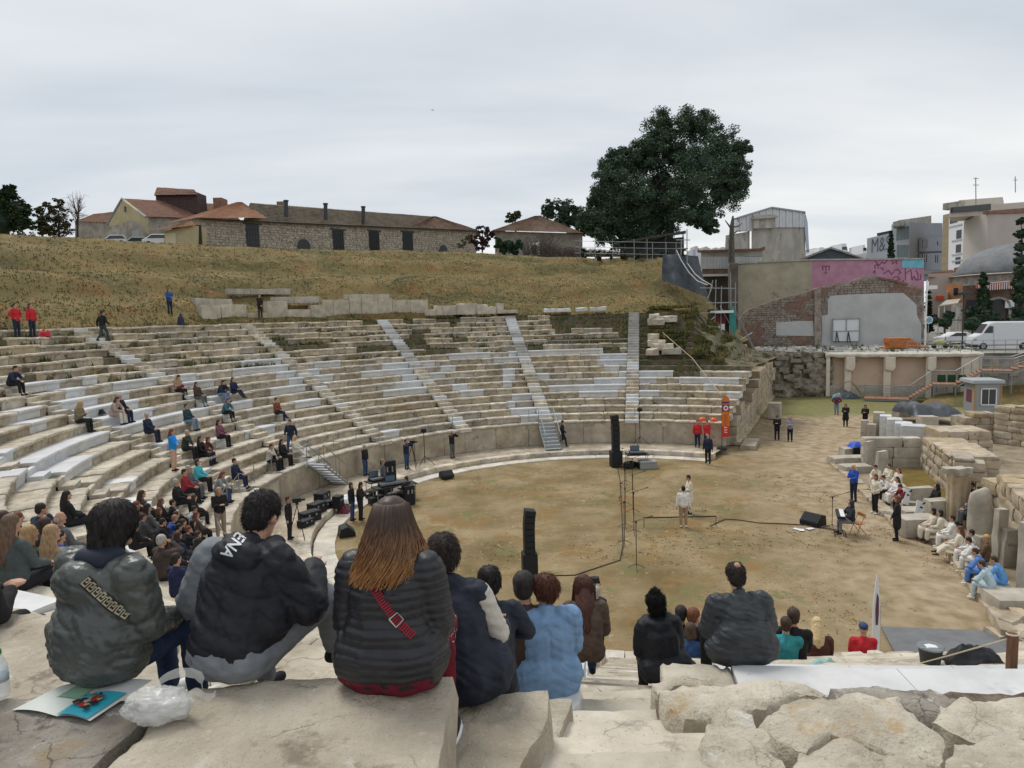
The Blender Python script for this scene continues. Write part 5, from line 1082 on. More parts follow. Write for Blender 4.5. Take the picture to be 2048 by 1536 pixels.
# upper wall of pale slabs behind the top rows
T=thing('slab_wall','long wall of tall pale slabs standing behind the top rows','stone wall')
def arcwall(T,th0,th1,r,z0,hs,bw,m,seed,nm='wall_slab',th_=.35):
 rr2=random.Random(seed);th=th1;k=0
 while th>th0:
  w_=rr2.uniform(.7,1.3)*bw;h=hs[min(len(hs)-1,int((th1-th)/(th1-th0)*len(hs)))]*rr2.uniform(.94,1.04);mid=th-degrees(w_/2/r)
  link(nm,rough_box(w_-.03,th_,h,m,nm,seed+k,.03,3),T,pt(r,mid,z0),radians(mid-90)+rr2.uniform(-.03,.03));th-=degrees(w_/r);k+=1
m_slabw=mat('slab_wall_stone',(.36,.32,.245),(.54,.49,.39),1.6,.9,.7,9,rnd=.1,spots=[((.26,.22,.17),1.8,.6)])
zt_=rowZ(19)-.1
arcwall(T,113.5,127.5,RP+RS*19+.9,zt_,[1.5,1.6,1.6,1.5,.3,1.5,1.4,.9,1.35],1.25,m_slabw,31)
T=thing('ruined_blocks','tumbled long blocks left of the slab wall, dark gaps between','ruin')
arcwall(T,127.5,144.5,RP+RS*19+1.0,zt_-.2,[1.3,.7,1.5,.9,1.2],1.6,m_slabw,41,'stone_block',.7);arcwall(T,127.8,134,RP+RS*19+1.6,zt_+1.2,[.5],2.2,m_mgrey,43,'stone_block',.8);arcwall(T,118,124,RP+RS*19+1.2,zt_+1.45,[.4],2.2,m_mgrey,44,'stone_block',.7);arcwall(T,141,144,RP+RS*19+2.2,zt_+.9,[.7],1.6,m_mgrey,45,'stone_block',.8)
arcwall(T,131,138,RP+RS*19+4.2,zt_+2.0,[.45],1.5,m_mgrey,46,'stone_block',.5)
LST=['half sunk grey block at the left end of the blocks behind the top row','squat grey block with a flat top behind the top row','wide grey block just right of the squat one behind the top row','tallest grey block of the group behind the top row','square dark edged block in the middle behind the top row','grey block with a sloping top behind the top row','wide grey block near the right end behind the top row','narrow upright grey block right of the wide one behind the top row','thin flat plank like stone on the grass above the second far staircase','small stone resting on top of the squat grey block','leftmost small white stone on the grass above the top row','longest white stone on the grass above the top row','white stone in the middle of the row on the grass edge','white stone right of the middle on the grass edge','rightmost small white stone on the grass edge by the last staircase']
for i,(x,y,w_,h)in enumerate([(866,620,1.6,.5),(880,622,1.0,.8),(900,622,1.7,.8),(928,620,1.5,.95),(945,620,.9,.9),(960,617,1.0,.8),(975,619,1.4,.6),(998,618,.6,.9),(1012,612,1.8,.3),(910,604,.9,.4),(1098,620,.9,.3),(1125,620,1.5,.3),(1163,620,1.0,.3),(1190,618,.8,.3),(1203,618,.7,.35)]):
 q=atrow(x,y+4);p=pt(RP+RS*18.7+.5*(y<615),q[1]if q else 100,rowZ(18.6));link('loose_stone',rough_box(w_,.7,h,m_mgrey if i<10 else m_new,'loose_stone',i+300,.1,3),T if False else None,p,radians((q[1]if q else 100)-90)+.1*(i%3),label=LST[i],cat='stone',group='grey blocks behind the top row' if i<10 else 'white stones behind the top row')
for k,(x,y)in enumerate([(1309,632),(1312,642),(1333,636),(1307,672),(1313,684),(1325,692),(1305,702),(1343,700)]):
 q=atrow(x,y+6);p=pt(RP+RS*q[0]if q else 30,q[1]if q else 74,HP+Q*q[0]-.1);link('loose_stone',rough_box([.9,1.4,1.7][k%3],.7,.5,m_old,'loose_stone',k+340,.1,3),None,p,radians(q[1]-90),label=['topmost pale block on the overgrown bank right of the last staircase','wide pale block just below the topmost one on the bank','long brownish block at the upper right of the bank','pale block halfway up the bank, left edge of the pile','pale block under the halfway one, slightly to its right','large pale block leaning right on the lower bank','lowest pale block on the bank near the staircase','low brown block at the right rim of the bank'][k],cat='stone',group='blocks on the overgrown bank')
 # ------------------------------------------------------------------ trees and plants
def leafmat(n,a,b,sc=1.2):return mat(n,a,b,sc,.8,0,lo=.3,hi=.7)
def clusters(name,m,centres,parent,per=60,size=.28,seed=0,flat=.75,**k):
 r=random.Random(seed);mb=MB()
 for(c,R)in centres:
  c=Vector(c)
  for _ in range(per):
   d=Vector((r.gauss(0,1),r.gauss(0,1),r.gauss(0,1))).normalized()*(r.random()**.45);p=c+Vector((d.x*R,d.y*R,d.z*R*flat))
   a_=r.uniform(0,6.28);u=Vector((cos(a_),sin(a_),r.uniform(-.6,.6))).normalized();w=u.cross(Vector((r.uniform(-1,1),r.uniform(-1,1),r.uniform(.2,1)))).normalized();s=size*r.uniform(.6,1.3)
   mb.add([p-u*s*.5,p+w*s*.45,p+u*s*.5,p-w*s*.35],[(0,1,2,3)])
 return mb.obj(name,m,parent,**k)
def limb(mb,a,b,r0,r1,seed=0,n=5,wob=.1):
 a,b=Vector(a),Vector(b);L_=(b-a).length;P=[a.lerp(b,k/n)+Vector((noise.noise(Vector((k*.7,seed,1))),noise.noise(Vector((k*.7,seed,5))),0))*L_*wob*sin(pi*k/n)for k in range(n+1)]
 mb.tube(P,[r0+(r1-r0)*k/n for k in range(n+1)],7)
m_bark=mat('bark',(.045,.035,.028),(.10,.08,.06),4,.95,.8,10)
# big pine: lobes measured in the picture (x, y, radius in picture units, depth shift)
def crown(lobes,Y,r,sc=1.0):
 out_=[]
 for x,y,q,dy in lobes:
  p=atY(x,y,Y+dy);R=q*p.y/FPX
  out_.append((p,R))
 return out_
def leafy(name,lab,Y,lobes,m,trunk,tm=m_bark,nb=12,per=70,size=.3,seed=1,group=None,cat='tree',fill=.5,dark=None):
 T=thing(name,lab,cat,group=group);r=random.Random(seed);C=crown(lobes,Y,r);sub=[]
 for p,R in C:
  for _ in range(nb):
   d=Vector((r.gauss(0,1),r.gauss(0,1),r.gauss(0,1))).normalized()*R*r.uniform(fill,1.0);sub.append((p+d,R*r.uniform(.22,.45)))
 clusters('crown',m,sub,T,per,size,seed,.7)
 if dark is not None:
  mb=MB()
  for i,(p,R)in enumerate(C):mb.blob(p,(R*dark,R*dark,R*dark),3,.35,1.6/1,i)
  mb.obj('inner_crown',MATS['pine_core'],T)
 mb=MB()
 for(a,b,r0,r1)in trunk:limb(mb,a,b,r0,r1,seed)
 for p,R in C:limb(mb,trunk[0][1],p,max(.06,R*.08),.04,seed+1,5,.15)
 mb.obj('trunk',tm,T);return T
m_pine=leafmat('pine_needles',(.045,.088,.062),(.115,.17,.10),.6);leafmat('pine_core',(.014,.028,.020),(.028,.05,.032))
Y=88;tb=atY(1295,505,Y);tt=atY(1290,430,Y)
PL_=[(1330,255,42,0),(1390,250,40,2),(1440,290,38,0),(1465,335,34,1),(1300,300,34,-1),(1350,310,55,2),(1410,330,55,-2),(1440,385,48,0),(1380,385,58,-3),(1320,370,55,2),(1270,330,36,1),(1235,325,30,0),(1215,360,36,0),(1260,390,50,-2),(1200,400,32,1),(1225,430,42,0),(1285,430,44,2),(1345,425,38,0),(1400,430,26,-1),(1195,450,26,0),(1205,455,34,0),(1245,462,34,1),(1290,462,30,0),(1180,440,24,0),(1225,400,36,0),(1320,450,30,1),(1480,300,20,0),(1470,370,28,0),(1420,452,16,0)]
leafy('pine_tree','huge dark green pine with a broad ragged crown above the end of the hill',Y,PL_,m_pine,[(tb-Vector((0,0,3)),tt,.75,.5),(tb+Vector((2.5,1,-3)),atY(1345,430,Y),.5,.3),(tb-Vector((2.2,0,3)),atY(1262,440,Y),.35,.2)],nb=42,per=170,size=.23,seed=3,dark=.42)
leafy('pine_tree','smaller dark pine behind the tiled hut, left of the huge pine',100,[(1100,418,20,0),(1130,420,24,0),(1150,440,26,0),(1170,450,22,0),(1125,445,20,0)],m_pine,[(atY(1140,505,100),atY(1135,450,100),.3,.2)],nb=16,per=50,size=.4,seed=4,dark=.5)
leafy('broadleaf_tree','small grey green tree peeping over the hut roof',104,[(1025,433,11,0),(1036,430,10,0),(1018,440,8,0)],leafmat('leaf_greygreen',(.05,.07,.035),(.10,.13,.06)),[(atY(1030,480,104),atY(1030,440,104),.15,.1)],nb=9,per=40,size=.35,seed=5)
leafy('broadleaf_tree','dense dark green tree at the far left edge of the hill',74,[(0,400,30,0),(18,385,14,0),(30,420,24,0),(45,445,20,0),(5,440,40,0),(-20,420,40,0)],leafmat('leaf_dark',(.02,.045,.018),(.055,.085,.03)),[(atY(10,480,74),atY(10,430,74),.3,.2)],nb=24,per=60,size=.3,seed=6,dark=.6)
m_twig=leafmat('twig_leaf',(.065,.055,.035),(.12,.115,.06))
leafy('shrub','half bare bushy shrub beside the dark tree on the left crest',76,[(82,430,14,0),(78,450,16,0),(92,412,9,0),(90,440,14,0),(70,462,14,0),(92,458,14,0),(80,418,8,0)],leafmat('leaf_olive',(.05,.06,.025),(.11,.12,.05)),[(atY(85,475,76),atY(83,440,76),.12,.06)],nb=14,per=40,size=.2,seed=7,cat='shrub')
leafy('shrub','brownish twiggy tree in the middle of the left crest',77,[(115,420,18,0),(125,440,18,0),(112,450,20,0),(118,405,10,0),(105,435,14,0),(135,455,14,0),(118,462,16,0),(100,462,12,0)],m_twig,[(atY(118,475,77),atY(118,430,77),.14,.07)],nb=14,per=44,size=.18,seed=8,cat='shrub')
T=thing('bare_tree','thin bare tree with spreading twigs beside the low grey house','tree');r=random.Random(12);mb=MB();b0=atY(155,476,78);limb(mb,b0,atY(156,430,78),.13,.07)
for k in range(26):
 s_=atY(155+r.uniform(-3,3),r.uniform(425,455),78);e_=atY(155+r.uniform(-22,20),r.uniform(388,440),78+r.uniform(-1,1));limb(mb,s_,e_,.035,.012,k)
 for q in range(5):limb(mb,s_.lerp(e_,r.uniform(.3,1)),e_+Vector((r.uniform(-.7,.7),0,r.uniform(-.4,.7))),.014,.006,k+q,3)
mb.obj('trunk',m_bark,T)
leafy('shrub','dark purple leaved shrub at the right end of the stone building',80,[(965,460,13,0),(950,478,14,0),(975,480,15,0),(985,470,8,0),(960,490,12,0)],leafmat('leaf_purple',(.045,.02,.025),(.09,.045,.05)),[(atY(965,505,80),atY(965,475,80),.1,.06)],nb=12,per=45,size=.24,seed=9,cat='shrub')
leafy('hedge','clipped dark green hedge between the purple shrub and the hut',80,[(1000,488,12,0),(1018,490,13,0),(1034,490,12,0),(1005,500,10,0),(1028,502,10,0)],leafmat('leaf_hedge',(.02,.055,.018),(.045,.095,.03)),[(atY(1018,508,80),atY(1018,495,80),.1,.06)],nb=14,per=55,size=.2,seed=10,cat='hedge',dark=.6)
leafy('shrub','pale green bush in front of the stone building, left of the purple shrub',79,[(928,485,8,0),(935,475,6,0),(920,492,7,0)],leafmat('leaf_pale',(.12,.15,.07),(.24,.27,.15)),[(atY(928,500,79),atY(928,490,79),.05,.03)],nb=8,per=30,size=.2,seed=11,cat='shrub')
# brown vines in front of the hut and along the fence
T=thing('vine_thicket','brown leafless vine thicket climbing over the fence beside the hut','vines');mb=MB();r=random.Random(15)
for k in range(900):
 x=r.uniform(1048,1240);y0=514;h=(50 if x<1110 else 30)*r.uniform(.4,1)*(1-abs(x-1090)/260);Yv=r.uniform(79,82);p=atY(x,y0,Yv);q=atY(x+r.uniform(-22,22),y0-h,Yv+r.uniform(-.6,.6));mb.tube([p,p.lerp(q,.5)+Vector((r.uniform(-.4,.4),0,r.uniform(-.1,.5))),q+Vector((0,0,-.2))],.018,3,cap=False)
mb.obj('vines',mat('vine_brown',(.06,.045,.04),(.13,.10,.085),3,.9),T,kind='stuff')
leafy('shrub','low dark green scrub at the foot of the crest fence',76,[(1170+26*k,508+(k%2)*3,10,0)for k in range(7)],MATS['leaf_dark'],[(atY(1250,520,76),atY(1250,512,76),.05,.03)],nb=8,per=45,size=.22,seed=16,cat='shrub')
leafy('shrub','bushy green growth at the top of the dark sheet',67,[(1372,515,9,0),(1380,528,9,0),(1388,540,8,0),(1365,505,7,0)],MATS['leaf_dark'],[(atY(1375,540,67),atY(1375,520,67),.05,.03)],nb=9,per=50,size=.2,seed=17,cat='shrub')
def cypress(lab,x,yt,yb,w_,Y,seed):
 h=(yb-yt);n=9;L_=[(x+(noise.noise(Vector((k,seed,0)))*w_*.25),yb-h*(k+.5)/n,w_*(.55 if 0<k<5 else .5-.06*(k-4)),0)for k in range(n)]
 leafy('cypress_tree',lab,Y,[(a,b,max(c,1.5),d)for a,b,c,d in L_],MATS['leaf_dark'],[(atY(x,yb+6,Y),atY(x,yb,Y),.2,.15)],nb=14,per=40,size=.3,seed=seed,dark=.75,group='cypress trees')
cypress('slim dark cypress in front of the letters on the skyline',1782,462,520,11,120,21);cypress('tall cypress cut by the right picture edge',2042,430,660,30,84,22);cypress('short cypress before the shop terrace',1967,545,665,26,86,23);cypress('narrow cypress behind the white street pole',1857,570,660,12,96,24)
def ball(lab,x,y,q,Y,seed):leafy('clipped_bush',lab,Y,[(x,y,q*.8,0),(x-q*.3,y,q*.6,0),(x+q*.3,y,q*.6,0)],MATS['leaf_hedge'],[(atY(x,y+q*1.5,Y),atY(x,y,Y),.1,.08)],nb=26,per=45,size=.16,seed=seed,cat='bush',dark=.8,group='clipped round bushes in the street')
ball('largest clipped round bush, just left of the white van',1945,648,19,78,31);ball('clipped round bush left of the lamp post',1890,646,14,80,32);ball('higher clipped round bush behind the lamp post',1898,630,12,84,33);ball('dark bush below the short cypress',1975,632,16,82,34)
leafy('shrub','dark shrubbery between cafe and shop terrace',88,[(1870,640,10,0),(1990,640,16,0),(2020,645,14,0),(1940,625,14,0)],MATS['leaf_dark'],[(atY(1940,660,88),atY(1940,640,88),.1,.05)],nb=14,per=50,size=.2,seed=35,cat='shrub',dark=.6)
# grass tufts on the hill, on the overgrown bank and in the joints
def tufts(name,spots,m,seed,h0=.12,h1=.4,lab=None,cat='grass',blades=4):
 r=random.Random(seed);mb=MB()
 for p in spots:
  p=Vector(p)
  for q in range(blades):
   a_=r.uniform(0,6.28);d=Vector((cos(a_),sin(a_),0));h=r.uniform(h0,h1);o_=p+Vector((r.uniform(-.12,.12),r.uniform(-.12,.12),-.04));w_=.035+.1*h;mb.add([o_-d.cross(Vector((0,0,1)))*w_,o_+d.cross(Vector((0,0,1)))*w_,o_+d*h*.5+Vector((0,0,h))],[(0,1,2)])
 return mb.obj(name,m,None,kind='stuff',label=lab,cat=cat)
r=random.Random(40);S1=[];S2=[]
while len(S1)<26000:
 th=r.uniform(70,200);t=r.random()**1.3;rr_=rowR(NR,th)+t*17.5;n_=noise.noise(Vector((rr_*.35,th*.25,0)))
 p=pt(rr_,th,hillz(rr_,th));n_+=.35*sm(118,84,th)if th<118 else 0
 (S1 if n_<.17 else S2).append(p)
 if len(S2)>12000:break
tufts('dry_grass',S1,m_hill,1,.04,.14,'dry straw coloured grass on the hill',blades=3);tufts('green_grass',S2,m_hill,2,.04,.13,'green grass patches on the hill',blades=2)
S3=[]
while len(S3)<5000:
 th=r.uniform(58,76.5);k=r.uniform(9 if th<69 else 11,20);rr_=RP+RS*k;z=rowZ(int(k))-.1 if th>70 else rowZ(rowmax(th))+.05+.36*sm(56,76,th)*(k-rowmax(th))
 if noise.noise(Vector((rr_*.5,th*.4,9)))>-.1:S3.append(pt(rr_,th,z))
for _ in range(2600):
 th=r.uniform(78,175);k=r.randint(11,18)
 if noise.noise(Vector((k*.7,th*.3,4)))>.12:S3.append(pt(RP+RS*k+r.uniform(.6,.85),th,rowZ(k)-.02))
for s in HOLES:
 for _ in range(18):th=r.uniform(s[1],s[2]);S3.append(pt(RP+RS*s[0]+r.uniform(.2,.8),th,rowZ(s[0])-.1))
tufts('bank_grass',S3,mat('blade_mixed',(.05,.07,.02),(.20,.17,.06),.7,.9),3,.08,.35,'green and brown grass on the overgrown bank and in the gaps of the upper rows')
S4=[]
while len(S4)<3000:
 x,y=r.uniform(-8,24),r.uniform(15,75);q=pol((x,y))
 if(q[0]<RR-.2 or(x>18 and y>52 and x<34))and random.Random(int(x*977+y*131)).random()<.55+noise.noise(Vector((x*.35,y*.35,1))):S4.append((x,y,.02))
tufts('orchestra_tufts',S4,m_grass_dry,4,.015,.04,'short dry grass tufts on the orchestra floor')
# street furniture and vehicles
T=thing('street_lamp','dark street lamp with a square head among the bushes','street lamp');p=atz(1924,700,4.3);q=atY(1924,590,p.y);o=MB();o.tube([p,(p.x,p.y,q.z)],.07,8);o.obj('post',m_iron,T);o=MB();o.box((p.x,p.y,q.z+.15),(.8,.8,.35));o.obj('lamp_head',m_iron,T,bevel=.05)
T=thing('street_pole','tall white street pole beside the ruined gable','pole');p=atz(1850,696,4.3);q=atY(1853,560,p.y);o=MB();o.tube([p,(p.x,p.y,q.z)],.09,8);o.obj('post',m_white,T);o=MB();o.bx(p.x-.1,p.x+1.1,p.y-.1,p.y,q.z-1,q.z-.6);o.obj('arm_plate',m_white,T)
T=thing('round_sign','round blue and white traffic sign on a thin post near the van','traffic sign');p=atz(1857,668,4.3);p=Vector((p.x,70,4.3));q=atY(1857,640,70);o=MB();o.tube([(q.x,70,4.3),(q.x,70,q.z)],.04,6);o.obj('post',m_steel,T);o=MB();o.tube([(q.x,69.95,q.z),(q.x,69.88,q.z)],.38,20);o.obj('disc',m_white,T);o=MB();o.tube([(q.x,69.87,q.z),(q.x,69.85,q.z)],.28,20);o.obj('disc_face',plain('sign_blue',(.15,.35,.5),.5),T)
T=thing('white_van','large white panel van parked at the right edge of the street','van');p=atz(1945,700,4.3);q=atY(1990,643,p.y);hz=q.z-4.3;u_=Vector((1,-.28,0)).normalized();VF=Line((p.x,p.y),(p.x+u_.x,p.y+u_.y));Lv=5.6
prof_=[(0,.35),(Lv,.35),(Lv,2.45),(1.9,2.5),(1.35,2.35),(.75,1.45),(.08,1.2),(-.02,.8)]
sc_=hz/2.5;o=MB();o.extrude([(a,4.3+b*sc_)for a,b in prof_],VF.M,2.0);o.obj('body',plain('van_white',(.66,.68,.70),.3),T,bevel=.1)
o=MB();o.extrude([(a,4.3+b*sc_)for a,b in[(.95,1.5),(1.75,1.5),(1.75,2.1),(1.45,2.12),(1.3,2.0)]],VF.M@Matrix.Translation((0,-.02,0)),.04);o.obj('side_window',m_glass,T)
o=MB();o.add([VF.w(.72,4.3+1.5*sc_,.1),VF.w(1.3,4.3+2.3*sc_,.15),VF.w(1.3,4.3+2.3*sc_,1.85),VF.w(.72,4.3+1.5*sc_,1.9)],[(0,1,2,3)]);o.obj('windscreen',m_glass,T)
for x in(.95,4.5):o=MB();o.tube([VF.w(x,4.65,-.03),VF.w(x,4.65,.25)],.36,18);wl=o.obj('wheel',m_dark,T);o=MB();o.tube([VF.w(x,4.65,-.05),VF.w(x,4.65,-.02)],.2,12);o.obj('rim',m_steel,wl)
o=MB();o.extrude([(-.08,4.55),(.5,4.55),(.5,4.9),(-.05,4.9)],VF.M@Matrix.Translation((0,-.03,0)),2.06);o.obj('bumper',m_dark,T,bevel=.05)
o=MB();o.extrude([(.03,5.2),(.35,5.3),(.3,5.45),(.05,5.4)],VF.M@Matrix.Translation((0,-.03,0)),.05);o.obj('headlight',m_frame,T);o=MB();o.extrude([(1.8,4.75),(1.83,4.75),(1.83,6.7),(1.8,6.7)],VF.M@Matrix.Translation((0,-.012,0)),.02);o.obj('door_seam',m_frame,T)
p=atz(1928,690,4.3);T=thing('parked_car','small white car half hidden behind the van, its windscreen dark','car');o=MB();o.extrude([(p.x-1.4+a,4.3+b)for a,b in[(0,.3),(4,.3),(4,.9),(3.1,1.4),(1.7,1.4),(.9,.95),(0,.8)]],Matrix.Translation((0,p.y+2,0)),1.7);o.obj('body',m_white,T,bevel=.08);o=MB();o.extrude([(p.x-1.4+a,4.3+b)for a,b in[(1,.95),(3,.95),(2.9,1.33),(1.75,1.33)]],Matrix.Translation((0,p.y+1.98,0)),.04);o.obj('window',m_glass,T)
T=thing('street_fence','row of thin metal fence panels along the edge of the street','fence')
for k in range(26):
 p=NF.w(NF.L-6+k*.9,4.3,.8);o=MB();o.tube([p,p+Vector((0,0,1.25))],.03,5);o.obj('post',m_steel,T)
for z in(.35,.8,1.22):o=MB();o.tube([NF.w(NF.L-6,4.3+z,.8),NF.w(NF.L+17,4.3+z,.8)],.022,4);o.obj('rail',m_steel,T)
T=thing('yellow_scooter','yellow scooter parked beyond the street fence','scooter');p=atY(1880,672,74);o=MB();o.blob((p.x,74,5.0),(.75,.3,.28),2,.15);o.obj('body',plain('scooter_yellow',(.50,.48,.16),.5),T,smooth=True);o=MB();o.tube([(p.x+.5,74,5),(p.x+.65,74,5.55)],.04,5);o.obj('handlebar',m_iron,T)
for s in(-.6,.65):o=MB();o.tube([(p.x+s,73.95,4.55),(p.x+s,74.1,4.55)],.25,12);o.obj('wheel',m_dark,T)
# aeroplane
T=thing('aeroplane','tiny aeroplane high in the cloudy sky','aeroplane');p=atY(865,220,1500);o=MB();o.tube([p-Vector((3.6,0,0)),p+Vector((4,0,0))],[.3,.5],8);o.obj('fuselage',m_frame,T);o=MB();o.add([p+Vector(v)for v in[(-1,0,0),(1,0,0),(0,-5,.3),(-.8,-5,.3),(-.8,5,.3),(0,5,.3)]],[(0,1,2,3),(0,4,5,1)]);o.obj('wing',m_frame,T);o=MB();o.add([p+Vector(v)for v in[(-3.6,0,0),(-2.6,0,0),(-3.6,0,1.3)]],[(0,1,2)]);o.obj('tail_fin',m_frame,T)
# ------------------------------------------------------------------ people
def V(*a):return Vector(a)
def pr_cap(a,b,ra,rb):return('c',V(*a),V(*b),ra,rb)
def pr_ell(c,r,rot=None):return('e',V(*c),r,rot)
def prim_bm(prims,k=12):
 vs=[];fs=[]
 for p in prims:
  o=len(vs)
  if p[0]=='c':
   _,a,b,ra,rb=p;t=(b-a);L_=t.length;t=t.normalized()if L_>1e-6 else V(0,0,1);x=t.orthogonal().normalized();y=t.cross(x)
   R=[(-ra*sin(q),ra*cos(q))for q in(radians(80),radians(45),0)]+[(L_+rb*sin(q),rb*cos(q))for q in(0,radians(45),radians(80))]
   for h,r_ in R:
    for i in range(k):q=2*pi*i/k;vs.append(a+t*h+(x*cos(q)+y*sin(q))*r_)
  else:
   _,c,r3,rot=p;R=[]
   for j in range(1,8):
    f=-pi/2+pi*j/8
    for i in range(k):
     q=2*pi*i/k;v=V(r3[0]*cos(f)*cos(q),r3[1]*cos(f)*sin(q),r3[2]*sin(f))
     if rot:v=rot@v
     vs.append(c+v)
   R=range(7)
  n=len(R)
  for j in range(n-1):
   for i in range(k):fs.append((o+j*k+i,o+j*k+(i+1)%k,o+(j+1)*k+(i+1)%k,o+(j+1)*k+i))
  fs.append(tuple(o+i for i in range(k))[::-1]);fs.append(tuple(o+(n-1)*k+i for i in range(k)))
 return vs,fs
_tmp=None
def skinmesh(name,prims,voxel,smooth=3,disp=None):
 global _tmp
 vs,fs=prim_bm(prims);me=bpy.data.meshes.new('t');me.from_pydata(vs,[],fs);me.update()
 ob=bpy.data.objects.new('t',me);COL.objects.link(ob);m=ob.modifiers.new('r','REMESH');m.mode='VOXEL';m.voxel_size=voxel
 s=ob.modifiers.new('s','SMOOTH');s.factor=.6;s.iterations=smooth
 dg=bpy.context.evaluated_depsgraph_get();out_=bpy.data.meshes.new_from_object(ob.evaluated_get(dg));bpy.data.objects.remove(ob);bpy.data.meshes.remove(me)
 out_.name=name
 if disp:
  nn=[v.normal.copy()for v in out_.vertices]
  for v,n in zip(out_.vertices,nn):v.co+=n*disp(v.co,n)
 out_.polygons.foreach_set('use_smooth',[True]*len(out_.polygons));out_.update();return out_
def ik(a,b,l1,l2,hint):
 a,b,hint=V(*a),V(*b),V(*hint);d=b-a;L_=min(d.length,(l1+l2)*.998);d.normalize();x=(l1*l1-l2*l2+L_*L_)/(2*L_);h=sqrt(max(0,l1*l1-x*x));n=(hint-d*hint.dot(d))
 return a+d*x+(n.normalized()if n.length>1e-5 else V(0,0,-1))*h,a+d*L_
def handprims(w,d,side,curl=.5,s=1.,palm=None):
 d=d.normalized();up=V(0,0,1)if palm is None else V(*palm);n=(up-d*up.dot(d));n=n.normalized()if n.length>.05 else V(0,1,0);x=d.cross(n).normalized()*side;P=[]
 c=w+d*.045*s;P.append(pr_cap(w,w+d*.07*s,.024*s,.03*s));P.append(pr_cap(w+d*.03*s+x*.018*s,w+d*.08*s+x*.022*s,.016*s,.014*s));P.append(pr_cap(w+d*.03*s-x*.018*s,w+d*.08*s-x*.022*s,.016*s,.014*s))
 for i,L_ in enumerate((.068,.078,.073,.058)):
  b=w+d*.082*s+x*(.033-.022*i)*s;m=b+(d*cos(curl*.5)-n*sin(curl*.5))*L_*.5*s;e=m+(d*cos(curl*1.5)-n*sin(curl*1.5))*L_*.5*s;P+=[pr_cap(b,m,.0095*s,.0085*s),pr_cap(m,e,.0085*s,.0075*s)]
 b=w+d*.03*s+x*.03*s;m=b+(d*.6+x*.7-n*.2).normalized()*.04*s;P+=[pr_cap(b,m,.013*s,.010*s),pr_cap(m,m+(d*.9+x*.1-n*.3).normalized()*.03*s,.010*s,.009*s)]
 return P
